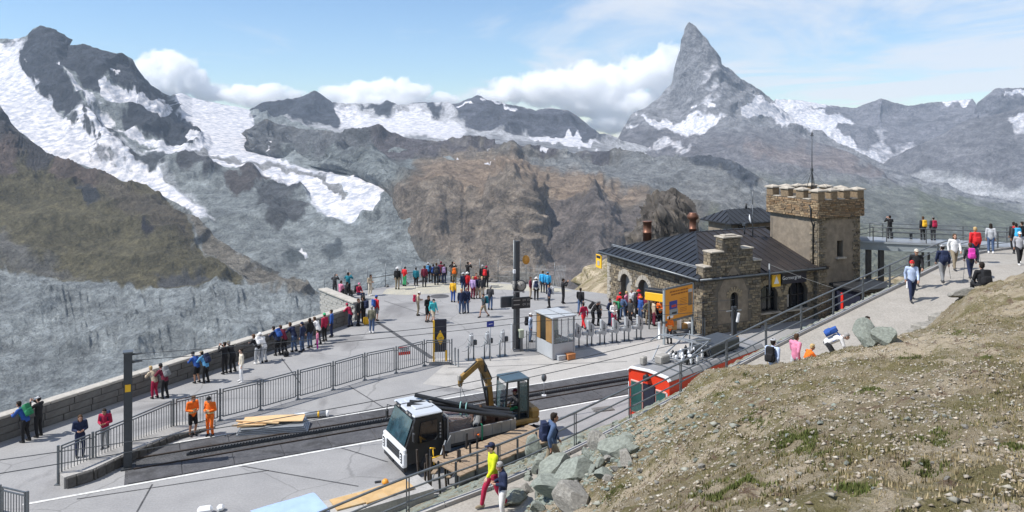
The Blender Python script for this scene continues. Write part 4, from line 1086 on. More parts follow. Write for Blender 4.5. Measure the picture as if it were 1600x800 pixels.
# slope below the parapet's end: rubble and turf
sx_ = np.linspace(-26, -6, 60); sy_ = np.linspace(40, 80, 70); SX, SY = np.meshgrid(sx_, sy_)
SZ = -0.9 - 0.55 * np.clip(-12.0 - SX + (SY - 52) * 0.1, 0, None) - 0.28 * np.clip(SY - 60, 0, None) + (fbm(SX / 1.6, SY / 1.6, 5, 9) - 0.5) * 1.5
SC_ = np.zeros(SX.shape + (4,)); SC_[..., 0] = 0.55; SC_[..., 3] = 1
o = link('rubble_slope', grid_mesh('rubble_slope', SX, SY, SZ, SC_), None, M_HILL); o['kind'] = 'structure'
# dark rock tooth far behind the roof
M_TOOTH = mat('tooth_rock', (0.085, 0.075, 0.066), 0.95, var=0.45, scale=0.35, bump=0.0, wear=(0.14, 0.115, 0.085), wear_amt=0.5)
c = at(1042, 352, 240); k = 240 / F_PX
o = link('rock_tooth', rock_mesh('rock_tooth', (42 * k, 34 * k, 46 * k), 4, 6, 0.62, (1, 1, 0.8)), None, M_TOOTH); o.location = c
tag(o, 'dark rounded rock tooth rising behind the station roof', 'rock')
o = link('rock_tooth', rock_mesh('rock_tooth', (30 * k, 30 * k, 34 * k), 9, 5, 0.6), None, M_TOOTH); o.location = at(1008, 380, 236)
tag(o, 'low brown rock lump left of the dark rock tooth', 'rock')
o = link('rock_knoll', rock_mesh('rock_knoll', (150 * k, 60 * k, 60 * k), 12, 5, 0.3), None, M_HILL); o.location = at(1060, 440, 250); o['kind'] = 'structure'
for p in o.data.polygons: p.use_smooth = True
# ================================================================ station building, tower, footbridge, railings
def island_mat(name, cols, rough=0.9, bump=0.5, nscale=7.0):
    """stone: every separate stone of the mesh gets its own shade out of a ramp"""
    m, nt, b = new_mat(name); L = nt.links
    b.inputs['Roughness'].default_value = rough; b.inputs['Specular IOR Level'].default_value = 0.2
    g = nt.nodes.new('ShaderNodeNewGeometry'); cr = nt.nodes.new('ShaderNodeValToRGB'); cr.color_ramp.interpolation = 'LINEAR'
    el = cr.color_ramp.elements
    el[0].position = 0; el[0].color = (*cols[0], 1); el[1].position = 1; el[1].color = (*cols[-1], 1)
    for i, c in enumerate(cols[1:-1]):
        e = el.new((i + 1) / (len(cols) - 1)); e.color = (*c, 1)
    L.new(g.outputs['Random Per Island'], cr.inputs['Fac'])
    n = nt.nodes.new('ShaderNodeTexNoise'); n.inputs['Scale'].default_value = nscale; n.inputs['Detail'].default_value = 6; n.inputs['Roughness'].default_value = 0.7
    tcn = nt.nodes.new('ShaderNodeTexCoord'); L.new(tcn.outputs['Object'], n.inputs['Vector'])
    r = nt.nodes.new('ShaderNodeMapRange'); r.inputs['From Min'].default_value = 0.3; r.inputs['From Max'].default_value = 0.7; r.inputs['To Min'].default_value = 0.62; r.inputs['To Max'].default_value = 1.3
    L.new(n.outputs['Fac'], r.inputs['Value'])
    s = nt.nodes.new('ShaderNodeVectorMath'); s.operation = 'SCALE'; L.new(cr.outputs['Color'], s.inputs[0]); L.new(r.outputs[0], s.inputs['Scale'])
    L.new(s.outputs[0], b.inputs['Base Color'])
    bp = nt.nodes.new('ShaderNodeBump'); bp.inputs['Strength'].default_value = bump; bp.inputs['Distance'].default_value = 0.03
    L.new(n.outputs['Fac'], bp.inputs['Height']); L.new(bp.outputs[0], b.inputs['Normal'])
    return m
M_RUBBLE = island_mat('rubble_stone', [(0.085, 0.072, 0.056), (0.23, 0.19, 0.135), (0.14, 0.122, 0.095), (0.30, 0.245, 0.165), (0.11, 0.105, 0.092), (0.24, 0.195, 0.14)])
M_BROWNST = island_mat('brown_stone', [(0.19, 0.125, 0.07), (0.30, 0.20, 0.115), (0.15, 0.115, 0.08), (0.35, 0.26, 0.16), (0.23, 0.17, 0.11)])
M_QUOIN = island_mat('quoin_stone', [(0.24, 0.225, 0.20), (0.36, 0.33, 0.28), (0.30, 0.28, 0.25)])
M_PLASTER = mat('old_plaster', (0.215, 0.178, 0.135), 0.95, var=0.28, scale=2.2, bump=0.5, wear=(0.165, 0.14, 0.11), wear_amt=0.5)
M_BEDMORTAR = mat('bedding_mortar', (0.12, 0.105, 0.085), 0.95, var=0.2, scale=5)
M_ROOF = mat('roof_sheet', (0.026, 0.030, 0.037), 0.5, 0.2, 0.22, 1.2, wear=(0.042, 0.046, 0.053), wear_amt=0.3)
M_ROOFSHADE = mat('roof_sheet_shade_tint', (0.030, 0.027, 0.028), 0.48, 0.2, 0.25, 1.0, wear=(0.052, 0.043, 0.040), wear_amt=0.4)  # same sheet; glancing light on the shade-side slope is tinted into the colour
M_COPPER = mat('aged_copper', (0.17, 0.08, 0.05), 0.5, 0.55, 0.2, 3, wear=(0.15, 0.07, 0.05), wear_amt=0.4)
M_SLABST = mat('cap_slab', (0.40, 0.36, 0.30), 0.9, var=0.2, scale=3, bump=0.4, wear=(0.26, 0.235, 0.20), wear_amt=0.5)
M_GLASSD = mat('dark_window', (0.012, 0.014, 0.018), 0.12, 0.0, 0.1, 2, spec=0.7)
M_WOOD = mat('brown_door', (0.10, 0.058, 0.034), 0.6, var=0.25, scale=4)
M_DOORP = mat('pale_door', (0.30, 0.285, 0.26), 0.7, var=0.1, scale=2)
M_BLACK = mat('black_paint', (0.018, 0.019, 0.021), 0.5, var=0.2, scale=3)
M_YEL = mat('yellow_sign', (0.80, 0.46, 0.02), 0.45, var=0.05, scale=2)
M_ORANGE = mat('orange_board', (0.72, 0.29, 0.025), 0.5, var=0.08, scale=1.0)
M_WHITEP = mat('white_paint', (0.76, 0.77, 0.78), 0.4, var=0.05, scale=2)
M_NAVY = mat('navy_panel', (0.018, 0.020, 0.034), 0.4, var=0.15, scale=2)
M_BLUE = mat('blue_sign', (0.02, 0.04, 0.26), 0.4, var=0.08, scale=3)
M_RED = mat('red_paint', (0.60, 0.03, 0.02), 0.35, var=0.08, scale=2)
M_GREY = mat('grey_metal', (0.36, 0.38, 0.40), 0.42, 0.5, 0.12, 3)
M_LGREY = mat('light_grey_sheet', (0.42, 0.44, 0.455), 0.5, 0.15, 0.08, 2, wear=(0.40, 0.42, 0.44), wear_amt=0.3)
M_GIRDER = mat('girder_paint', (0.30, 0.335, 0.35), 0.5, 0.2, 0.12, 1.5, wear=(0.22, 0.24, 0.25), wear_amt=0.4)

def arch(cx, w, z0, h, n=10):
    r = w / 2; pts = [(cx - r, z0), (cx + r, z0)]
    zs = z0 + h - r
    for k in range(n + 1):
        a = math.pi * k / n; pts.append((cx + r * math.cos(a), zs + r * math.sin(a)))
    return pts
def rect(x0, x1, z0, z1): return [(x0, z0), (x1, z0), (x1, z1), (x0, z1)]
def wall_mb(mb, outline, holes, fr, depth):
    """flat wall with holes; fr(u, z, out) -> 3D with out>0 towards the outside; reveals run inwards by depth"""
    bm = bmesh.new(); edges = []
    for loop in [outline] + holes:
        vs = [bm.verts.new(fr(u, z, 0)) for u, z in loop]
        for i in range(len(vs)): edges.append(bm.edges.new((vs[i], vs[(i + 1) % len(vs)])))
    bmesh.ops.triangle_fill(bm, edges=edges, use_beauty=True)
    bm.verts.index_update()
    n = len(mb.v)
    mb.v += [tuple(v.co) for v in bm.verts]
    for f in bm.faces:
        mb.f.append([v.index + n for v in f.verts]); mb.m.append(mb.mi); mb.sm.append(False)
    bm.free()
    for h in holes:
        for i in range(len(h)):
            a, b = h[i], h[(i + 1) % len(h)]
            mb.quad(fr(*a, 0), fr(*b, 0), fr(*b, -depth), fr(*a, -depth))
def inside(u, z, poly):
    c = False; n = len(poly)
    for i in range(n):
        (x1, y1), (x2, y2) = poly[i], poly[(i + 1) % n]
        if (y1 > z) != (y2 > z) and u < (x2 - x1) * (z - y1) / (y2 - y1) + x1: c = not c
    return c
def stones(mb, outline, holes, fr, rng, w=(0.22, 0.5), h=(0.11, 0.2), gap=0.02, dep=(0.02, 0.06)):
    z0 = min(p[1] for p in outline); z1 = max(p[1] for p in outline); u0 = min(p[0] for p in outline); u1 = max(p[0] for p in outline)
    z = z0
    while z < z1 - 0.03:
        hh = min(rng.uniform(*h), z1 - z); u = u0 - rng.uniform(0, .2)
        while u < u1:
            ww = rng.uniform(*w); a, b = max(u, u0), min(u + ww, u1)
            c = ((a + b) / 2, z + hh / 2)
            corners = [(a + .01, z + .01), (b - .01, z + .01), (b - .01, z + hh - .01), (a + .01, z + hh - .01), c]
            if b - a > 0.06 and all(inside(*p, outline) for p in corners) and not any(inside(*p, ho) for ho in holes for p in corners):
                d = rng.uniform(*dep); g = gap / 2; j = lambda: rng.uniform(-.018, .018)
                base = [(a + g, z + g), (b - g, z + g), (b - g, z + hh - g), (a + g, z + hh - g)]
                top = [(x + (0.018 if k in (0, 3) else -0.018) + j() * .6, y + (0.012 if k < 2 else -0.012) + j() * .5) for k, (x, y) in enumerate(base)]
                vs = [fr(*p, 0.002) for p in base] + [fr(*p, d + j() * .5) for p in top]
                mb.add(vs, [[4, 5, 6, 7], [0, 1, 5, 4], [1, 2, 6, 5], [2, 3, 7, 6], [3, 0, 4, 7]])
            u += ww
        z += hh
def clip_poly(poly, a, lo, hi):
    """clip 2D polygon to lo <= p[a] <= hi"""
    for sgn, lim in ((1, lo), (-1, -hi)):
        out = []
        for i in range(len(poly)):
            p, q = poly[i], poly[(i + 1) % len(poly)]
            dp, dq = sgn * p[a] - lim, sgn * q[a] - lim
            if dp >= 0: out.append(p)
            if dp * dq < 0:
                t = dp / (dp - dq); out.append(tuple(p[k] + (q[k] - p[k]) * t for k in range(3)))
        poly = out
        if not poly: break
    return poly
def roof_slope(poly3, axis, pitch, m, parent, rng, seam=0.05):
    """standing-seam sheets laid side by side; each sheet is a part"""
    lo = min(p[axis] for p in poly3); hi = max(p[axis] for p in poly3)
    a, b, c = (Vector(p) for p in poly3[:3]); nrm = (b - a).cross(c - a).normalized()
    if nrm.z < 0: nrm = -nrm
    n = max(1, round((hi - lo) / pitch)); st = (hi - lo) / n
    for k in range(n):
        q = clip_poly(list(poly3), axis, lo + k * st + 0.004, lo + (k + 1) * st - 0.004)
        if len(q) < 3: continue
        mb = MB(); mb.prism([Vector(p) + nrm * rng.uniform(0, .006) for p in q], nrm * 0.03)
        e = clip_poly(list(poly3), axis, lo + k * st + 0.006, lo + k * st + 0.04)
        if len(e) >= 3: mb.prism([Vector(p) + nrm * 0.02 for p in e], nrm * (seam + 0.02))
        mb.build('roof_sheet', m, parent)

BO = Vector((12.2, 49.0, 0)); BRZ = math.atan2(0.408, 0.913)
bld = empty('station_building', BO, BRZ, 'stone mountain station with dark hipped sheet roof and stepped gable', 'building')
rng = random.Random(21)
LX, LY, EZ = 10.2, 11.5, 3.62
frF = lambda u, z, o: (u, -o, z)                    # shaded front wall (y = 0)
frL = lambda u, z, o: (-o, u, z)                    # sunlit side wall (x = 0)
frB = lambda u, z, o: (u, LY + o, z)
frR = lambda u, z, o: (LX + o, u, z)
archesF = [arch(5.55, 1.75, 0.85, 1.85), arch(8.2, 1.85, 0.85, 1.95)]
archesL = [arch(8.9, 1.35, 0.02, 2.3), arch(6.45, 1.4, 0.02, 2.3)]
mb = MB()
outF = rect(0, LX, -0.6, EZ); outL = rect(0, LY, -0.6, EZ)
wall_mb(mb, outF, archesF, frF, 0.45); wall_mb(mb, outL, archesL, frL, 0.5)
wall_mb(mb, outL, [], frR, 0); wall_mb(mb, outF, [], frB, 0)
mb.build('wall', M_BEDMORTAR, bld)
mb = MB(); stones(mb, rect(4.5, LX - 0.5, 0.0, EZ), archesF, frF, rng, w=(0.25, 0.55), h=(0.12, 0.22))
o = mb.build('front_stones', M_RUBBLE, bld); o['kind'] = 'stuff'
mb = MB(); stones(mb, rect(0.3, LY - 0.3, 0.0, EZ), archesL, frL, rng, w=(0.22, 0.55), h=(0.11, 0.22))
o = mb.build('side_stones', M_RUBBLE, bld); o['kind'] = 'stuff'
# arch voussoirs, each stone a part
for arcs, fr in ((archesF, frF), (archesL, frL)):
    for hpoly in arcs:
        cx = (hpoly[0][0] + hpoly[1][0]) / 2; r = (hpoly[1][0] - hpoly[0][0]) / 2; zs = max(p[1] for p in hpoly) - r
        for k in range(11):
            a0, a1 = math.pi * k / 11 + 0.012, math.pi * (k + 1) / 11 - 0.012
            ro = r + 0.34 + rng.uniform(-.03, .05)
            q = [(cx + rr_ * math.cos(a), zs + rr_ * math.sin(a)) for rr_, a in ((r + .005, a0), (ro, a0), (ro, a1), (r + .005, a1))]
            mb = MB(); d = rng.uniform(0.065, 0.085)
            mb.prism([fr(u, z, 0.003) for u, z in q], Vector(fr(0, 0, d)) - Vector(fr(0, 0, 0)))
            mb.build('arch_stone', M_RUBBLE if fr is frF else M_QUOIN, bld)
for z in np.arange(0.0, 3.4, 0.28):                # quoins at the sunlit far corner
    mb = MB(); w = rng.choice((0.38, 0.55)); mb.box((0.06, LY - w / 2, z + 0.14), (0.26, w, 0.255), 0, bev=0.02); mb.build('quoin_stone', M_QUOIN, bld)
# windows in the front arches: frame, panes, sill
for hp in archesF:
    cx = (hp[0][0] + hp[1][0]) / 2; w = hp[1][0] - hp[0][0]; zt = max(p[1] for p in hp)
    f = MB()
    for u in (cx - w / 2 + .06, cx - w * .17, cx + w * .17, cx + w / 2 - .06): f.bar((u, 0.30, 0.86), (u, 0.30, zt - (0.25 if abs(u - cx) > .5 else 0.02)), 0.07)
    f.bar((cx - w / 2, 0.30, 1.75), (cx + w / 2, 0.30, 1.75), 0.07)
    fo = f.build('window', M_BLACK, bld)
    g = MB(); g.prism([(u, 0.34, z) for u, z in hp], (0, 0.03, 0)); g.build('pane', M_GLASSD, fo)
    g = MB(); g.box((cx, -0.06, 0.80), (w + 0.3, 0.36, 0.09)); g.build('sill', M_SLABST, fo)
    if cx < 6:
        g = MB(); g.box((cx - w * .33, 0.26, 1.25), (w * .26, 0.03, 0.72)); g.box((cx - w * .33, 0.26, 2.05), (w * .26, 0.03, 0.42)); g.build('shutter', M_DOORP, fo)
    else:
        g = MB(); g.box((cx - w * .40, 0.20, 1.4), (0.3, 0.03, 0.9)); g.build('poster', M_DOORP, fo)
for hp in archesL:
    cx = (hp[0][0] + hp[1][0]) / 2
    mb = MB(); mb.prism([(0.48, u, z) for u, z in hp], (0.05, 0, 0)); do = mb.build('door', M_GLASSD, bld)
    mb = MB(); mb.prism([(0.43, u, z) for u, z in clip_poly([(p[0], p[1], 0) for p in hp], 0, cx - 0.02, 9) and [(p[0], p[1]) for p in clip_poly([(p[0], p[1], 0) for p in hp], 0, cx - 0.02, 99)]], (0.04, 0, 0)); mb.build('door_leaf', M_DOORP, do)
    mb = MB(); mb.box((0.42, cx - 0.42, 1.25), (0.02, 0.35, 0.5)); mb.build('notice', M_WHITEP, do)
# roof
ov = 0.5
P0 = (-ov, -ov, EZ); P1 = (-ov, LY + ov, EZ); A = (4.0, LY / 2, 5.62); Bq = (LX + 3.0, LY / 2, 5.62); P2 = (LX + 0.3, -ov, EZ); P3 = (LX + 3, LY + ov, EZ)
B2 = (LX + 0.3, LY / 2, 5.62)
roof_slope([P0, P1, A], 1, 0.62, M_ROOF, bld, rng)
roof_slope([P0, A, B2, P2], 0, 0.62, M_ROOFSHADE, bld, rng)
roof_slope([P1, P3, Bq, A], 0, 0.62, M_ROOF, bld, rng)
mb = MB(); mb.bar((P0[0], P0[1], EZ + .02), A, 0.14, 0.10); mb.bar(P1, A, 0.14, 0.10); mb.bar(A, B2, 0.2, 0.10); mb.build('ridge_cap', M_ROOF, bld)
mb = MB(); mb.box((LX / 2, -ov, EZ - 0.09), (LX + ov * 2 - .3, 0.09, 0.16)); mb.box((-ov, LY / 2, EZ - 0.09), (0.09, LY + 2 * ov, 0.16)); mb.build('fascia', M_BLACK, bld)
mb = MB(); mb.tube([(-ov - .08, -ov, EZ - .04), (-ov - .08, LY + ov, EZ - .04)], 0.07, 8); mb.tube([(-.5, -ov - .08, EZ - .04), (LX, -ov - .08, EZ - .04)], 0.07, 8); mb.build('gutter', M_STEEL, bld)
mb = MB()
for y in np.arange(0.6, LY, 1.2):
    t = 0.18; mb.bar((-ov + t * 4.5, y, EZ + t * 2 + .05), (-ov + t * 4.5, y, EZ + t * 2 + .22), 0.03)
mb.bar((-ov + .81, 0.2, EZ + .56), (-ov + .81, LY - .2, EZ + .56), 0.05); mb.bar((-ov + .81, 0.2, EZ + .46), (-ov + .81, LY - .2, EZ + .46), 0.04)
mb.build('snow_guard', M_GREY, bld)
# soffit so that nothing shows through below the eaves
mb = MB(); mb.box((LX / 2 + .2, LY / 2, EZ - .03), (LX + .8, LY + .9, 0.04)); mb.build('soffit', M_WOOD, bld)
# chimneys
for (x, y, zb, zt, r, bulb) in ((2.0, 9.0, 4.2, 6.12, 0.33, False), (5.5, 8.0, 4.6, 6.2, 0.27, True)):
    mb = MB()
    prof = [(r, 0), (r, (zt - zb) * .55), (r * 1.12, (zt - zb) * .56), (r * 1.12, (zt - zb) * .6), (r, (zt - zb) * .61), (r, zt - zb)]
    if bulb: prof += [(r * 1.55, zt - zb + .12), (r * 1.65, zt - zb + .35), (r * 1.1, zt - zb + .5), (r * 1.1, zt - zb + .56)]
    else: prof += [(r * 1.15, zt - zb), (r * 1.15, zt - zb + .05), (r * .9, zt - zb + .06)]
    mb.lathe((x, y, zb), prof, 14); mb.build('chimney', M_COPPER, bld)
# stepped gable
GX = [(-0.14, 0.42, 4.32), (0.42, 1.42, 5.22), (1.42, 2.86, 6.12), (2.86, 3.88, 5.32), (3.88, 4.55, 4.48)]
gout = [(-0.14, -0.6)] + [p for a, b, z in reversed(GX) for p in ((b, z), (a, z))]
gout = [(-0.14, -0.6), (4.55, -0.6)] + [p for a, b, z in reversed(GX) for p in ((b, z), (a, z))]
ghole = [arch(2.32, 0.62, 0.95, 1.6)]
GY0, GY1 = -0.45, 0.25
frG = lambda u, z, o: (u, GY0 - o, z)
mb = MB(); wall_mb(mb, gout, ghole, frG, 0.3)
wall_mb(mb, gout, [], lambda u, z, o: (u, GY1, z), 0)
lp = gout
for i in range(len(lp)):
    a, b_ = lp[i], lp[(i + 1) % len(lp)]; mb.quad((a[0], GY0, a[1]), (b_[0], GY0, b_[1]), (b_[0], GY1, b_[1]), (a[0], GY1, a[1]))
gab = mb.build('stepped_gable', M_BEDMORTAR, bld)
panel = [(1.0, 0.6), (3.45, 0.6), (3.45, 2.6), (3.1, 3.3), (2.25, 4.3), (1.4, 3.3), (1.0, 2.6)]
mb = MB(); stones(mb, gout, [panel], frG, rng, w=(0.2, 0.5), h=(0.10, 0.2), dep=(0.02, 0.07))
frGL = lambda u, z, o: (-0.14 - o, u, z)
stones(mb, rect(GY0, GY1, 0, 4.3), [], frGL, rng, w=(0.3, 0.7), h=(0.14, 0.24))
frGC = lambda u, z, o: (1.42 - o, u, z); stones(mb, rect(GY0, GY1, 5.25, 6.1), [], frGC, rng, w=(0.3, 0.7), h=(0.14, 0.24))
frGD = lambda u, z, o: (0.42 - o, u, z); stones(mb, rect(GY0, GY1, 4.4, 5.2), [], frGD, rng, w=(0.3, 0.7), h=(0.14, 0.24))
o = mb.build('gable_stones', M_RUBBLE, gab); o['kind'] = 'stuff'
mb = MB(); wall_mb(mb, panel, ghole, lambda u, z, o: (u, GY0 - 0.015, z), 0.0); mb.build('plaster_panel', M_PLASTER, gab)
for a, b_, z in GX:
    w = b_ - a; mb = MB(); mb.box(((a + b_) / 2, (GY0 + GY1) / 2, z + 0.055), (w + 0.16 if z > 6 else w + 0.02, GY1 - GY0 + 0.26, 0.10), 0, bev=0.02)
    if z > 6: mb.box(((a + b_) / 2, (GY0 + GY1) / 2, z + 0.15), (w * .7, .5, 0.08), 0, bev=0.02)
    mb.build('gable_cap', M_SLABST, gab)
mb = MB(); mb.prism([(u, GY0 + .28, z) for u, z in ghole[0]], (0, 0.02, 0)); mb.build('pane', M_GLASSD, gab)
for k in range(9):
    a = math.pi * (k + .5) / 9; mb = MB(); c = Vector((2.32, GY0 - .03, 2.24)); dv = Vector((math.cos(a), 0, math.sin(a)))
    mb.bar(c + dv * 0.34, c + dv * (0.66 + .06 * (k % 2)), 0.14, 0.05, up=(0, 1, 0)); mb.build('arch_stone', M_RUBBLE, gab)
mb = MB(); mb.tube([(1.9, -0.1, 6.2), (1.9, -0.1, 7.3)], 0.012, 5); mb.build('lightning_rod', M_STEELD, gab)
mb = MB(); mb.tube([(5.15, -0.62, 2.2), (5.15, -0.62, 4.25)], 0.06, 8); mb.tube([(5.15, -0.62, 2.6), (5.15, 0, 2.6)], 0.03, 6); mb.build('wire_bracket', M_STEEL, bld)

# ---- text helper: flat lettering as real thin geometry
def text_(body, size, loc_, rot, m, parent, name='lettering', align='CENTER', ext=0.004):
    cu = bpy.data.curves.new(name, 'FONT'); cu.body = body; cu.size = size; cu.extrude = ext; cu.align_x = align; cu.align_y = 'CENTER'; cu.resolution_u = 2
    to = bpy.data.objects.new(name, cu); COL.objects.link(to)
    me = bpy.data.meshes.new_from_object(to.evaluated_get(bpy.context.evaluated_depsgraph_get()))
    COL.objects.unlink(to); bpy.data.objects.remove(to)
    me.materials.clear(); me.materials.append(m)
    o = link(name, me, parent); o.location = loc_; o.rotation_euler = rot; return o
# signs on the front wall
yl = empty('station_sign', BO + Vector((0, 0, 0)), BRZ, 'yellow pictogram panel and dark name board on the shaded station wall', 'sign')
mb = MB(); mb.box((6.15, -0.16, 3.02), (0.72, 0.08, 0.95)); mb.build('yellow_panel', M_YEL, yl)
mb = MB(); mb.prism([(5.92, -.206, 2.75), (6.38, -.206, 2.75), (6.15, -.206, 3.3)], (0, -.006, 0)); mb.prism([(5.98, -.206, 3.32), (6.15, -.206, 3.4), (6.32, -.206, 3.32), (6.15, -.206, 3.36)], (0, -.006, 0)); mb.build('pictogram', M_WHITEP, yl)
mb = MB(); mb.box((7.75, -0.16, 3.06), (2.2, 0.08, 0.80)); mb.build('name_board', M_NAVY, yl)
text_('Gornergrat', 0.36, (7.5, -0.206, 3.06), (R(90), 0, 0), M_WHITEP, yl)
# yellow hanging sign on the far corner
hs = empty('hanging_sign', BO, BRZ, 'yellow hanging sign at the left corner of the station roof', 'sign')
mb = MB(); mb.box((-0.35, LY + 0.75, 2.75), (0.08, 0.85, 1.05), 0, bev=.02); mb.build('sign_panel', M_YEL, hs)
mb = MB(); mb.box((-0.40, LY + 0.75, 3.1), (0.02, 0.6, 0.2)); mb.build('dark_band', M_NAVY, hs)
mb = MB(); mb.box((-0.40, LY + 0.75, 2.62), (0.02, 0.34, 0.36)); mb.build('pictogram', M_CAP, hs)
mb = MB(); mb.bar((-0.35, LY - 0.1, 3.4), (-0.35, LY + 1.2, 3.4), 0.06); mb.bar((-0.35, LY + .45, 3.25), (-0.35, LY + .45, 3.4), .03); mb.bar((-0.35, LY + 1.05, 3.25), (-0.35, LY + 1.05, 3.4), .03); mb.build('bracket', M_STEEL, hs)

# ---- tower
tw = empty('stone_tower', BO, BRZ, 'square stone tower with battlements standing at the right end of the station', 'tower')
X0, X1, Y0, Y1, TZ, BZ0 = 9.75, 13.75, -0.35, 4.25, 6.75, 7.05
frTF = lambda u, z, o: (u, Y0 - o, z); frTL = lambda u, z, o: (X0 - o, u, z); frTR = lambda u, z, o: (X1 + o, u, z); frTB = lambda u, z, o: (u, Y1 + o, z)
win = [rect(11.55, 12.1, 4.2, 5.35)]
mb = MB(); wall_mb(mb, rect(X0, X1, -0.6, TZ + .3), win, frTF, 0.4); wall_mb(mb, rect(Y0, Y1, -.6, TZ + .3), [], frTL, 0); wall_mb(mb, rect(Y0, Y1, -.6, TZ + .3), [], frTR, 0); wall_mb(mb, rect(X0, X1, -.6, TZ + .3), [], frTB, 0)
tbody = mb.build('tower_shaft', M_PLASTER, tw)
mb = MB(); mb.box((11.82, Y0 + .42, 4.78), (0.55, .03, 1.15)); mb.build('window', M_GLASSD, tw)
mb = MB(); mb.box((11.82, Y0 - .08, 4.14), (0.85, .3, .10)); mb.build('sill', M_SLABST, tw)
# plaster panels with a frieze of small arches, framed by stone
def frieze_panel(u0, u1, z0, z1, n):
    pts = [(u0, z0), (u1, z0), (u1, z1 - .35)]; w = (u1 - u0) / n
    for k in range(n):
        cx = u1 - (k + .5) * w
        for j in range(7):
            a = math.pi * j / 6; pts.append((cx + w * .46 * math.cos(a), z1 - .35 + w * .46 * math.sin(a)))
    pts.append((u0, z1 - .35)); return pts
pF = frieze_panel(10.6, 12.95, 1.5, 6.9, 4); pL = frieze_panel(0.4, Y1, 3.2, 6.9, 5)
mb = MB(); stones(mb, rect(X0, X1, 0, TZ + .3), [pF] + win, frTF, rng, w=(0.22, 0.55), h=(0.10, 0.2), dep=(0.03, 0.08))
stones(mb, rect(Y0, Y1, 0, TZ + .3), [pL], frTL, rng, w=(0.2, 0.45), h=(0.10, 0.2), dep=(0.03, 0.07))
stones(mb, rect(Y0, Y1, 0, TZ + .3), [], frTR, rng, w=(0.3, 0.7), h=(0.14, 0.25))
o = mb.build('shaft_stones', M_RUBBLE, tw); o['kind'] = 'stuff'
c2 = 0.2
mb = MB(); mb.box(((X0 + X1) / 2, (Y0 + Y1) / 2, 7.65), (X1 - X0 + 2 * c2, Y1 - Y0 + 2 * c2, 1.25)); crown = mb.build('tower_crown', M_BEDMORTAR, tw)
mb = MB()
for fr, u0, u1 in ((lambda u, z, o: (u, Y0 - c2 - o, z), X0 - c2, X1 + c2), (lambda u, z, o: (X0 - c2 - o, u, z), Y0 - c2, Y1 + c2), (lambda u, z, o: (X1 + c2 + o, u, z), Y0 - c2, Y1 + c2)):
    stones(mb, rect(u0, u1, 7.02, 8.28), [], fr, rng, w=(0.2, 0.6), h=(0.09, 0.17), dep=(0.02, 0.07))
o = mb.build('crown_stones', M_BROWNST, crown); o['kind'] = 'stuff'
def merlon(cx, cy, wx, wy):
    mb = MB(); mb.box((cx, cy, 8.28 + .29), (wx, wy, 0.58), 0, bev=.03)
    o = mb.build('merlon', M_BROWNST, tw)
    mb = MB(); hx, hy = wx / 2 + .09, wy / 2 + .09; z = 8.86
    mb.add([(cx - hx, cy - hy, z), (cx + hx, cy - hy, z), (cx + hx, cy + hy, z), (cx - hx, cy + hy, z), (cx - hx, cy - hy, z + .09), (cx + hx, cy - hy, z + .09), (cx + hx, cy + hy, z + .09), (cx - hx, cy + hy, z + .09), (cx, cy, z + .24)],
           [[0, 3, 2, 1], [0, 1, 5, 4], [1, 2, 6, 5], [2, 3, 7, 6], [3, 0, 4, 7], [4, 5, 8], [5, 6, 8], [6, 7, 8], [7, 4, 8]])
    mb.build('merlon_cap', M_SLABST, o)
xs = [X0 + .13, X0 + .13 + 1.28, X0 + .13 + 2.5, X1 - .13]; ys = [Y0 + .13, Y0 + .13 + 1.45, Y0 + .13 + 2.9, Y1 - .13]
for i, x in enumerate(xs):
    for j, y in enumerate(ys):
        if i in (0, 3) and j in (0, 3): merlon(x, y, .66, .66)
        elif j in (0, 3): merlon(x, y, .66, .5)
        elif i in (0, 3): merlon(x, y, .5, .72)
for (cx, cy, wx, wy) in [((xs[k] + xs[k + 1]) / 2, y, .58, .6) for k in range(3) for y in (Y0 + .05, Y1 - .05)] + [(x, (ys[k] + ys[k + 1]) / 2, .6, .62) for k in range(3) for x in (X0 + .05, X1 - .05)]:
    mb = MB(); mb.box((cx, cy, 8.30), (wx, wy, .07), 0, bev=.015); mb.build('crenel_slab', M_SLABST, tw)
mb = MB(); mb.tube([(X0 - .32, Y0 + .5, 7.9), (X0 - .33, Y0 + .35, 7.7), (X0 - .30, Y0 + .35, 6.9), (X0 - .1, Y0 + .35, 6.5), (X0 - .1, Y0 + .35, 3.4)], 0.05, 7); mb.build('drain_pipe', M_BLACK, tw)
# antenna mast with stays
am = empty('antenna_mast', BO + Matrix.Rotation(BRZ, 3, 'Z') @ Vector((11.6, 2.0, 8.28)), BRZ, 'tall thin antenna mast with stays on top of the stone tower', 'antenna')
mb = MB(); mb.tube([(0, 0, 0), (0, 0, 2.2), (0, 0, 4.5)], [.05, .04, .022], 6); mb.build('mast', M_STEELD, am)
mb = MB()
for a in (0.4, 2.5, 4.6): mb.tube([(.55 * math.cos(a), .55 * math.sin(a), .02), (0, 0, 1.9)], .022, 5)
mb.build('tripod', M_STEELD, am)
mb = MB()
for a in (0.1, 1.7, 3.3, 4.9): mb.tube([(1.75 * math.cos(a), 1.75 * math.sin(a), .35), (0, 0, 1.9)], .008, 4)
mb.build('stay_wires', M_STEELD, am)
mb = MB(); mb.box((0, 0, 4.45), (.3, .05, .05)); mb.box((0, 0, 1.95), (.14, .14, .2)); mb.lathe((0, 0, 4.5), [(.05, 0), (.05, .15), (.01, .25)], 8); mb.build('sensor_head', M_STEELD, am)
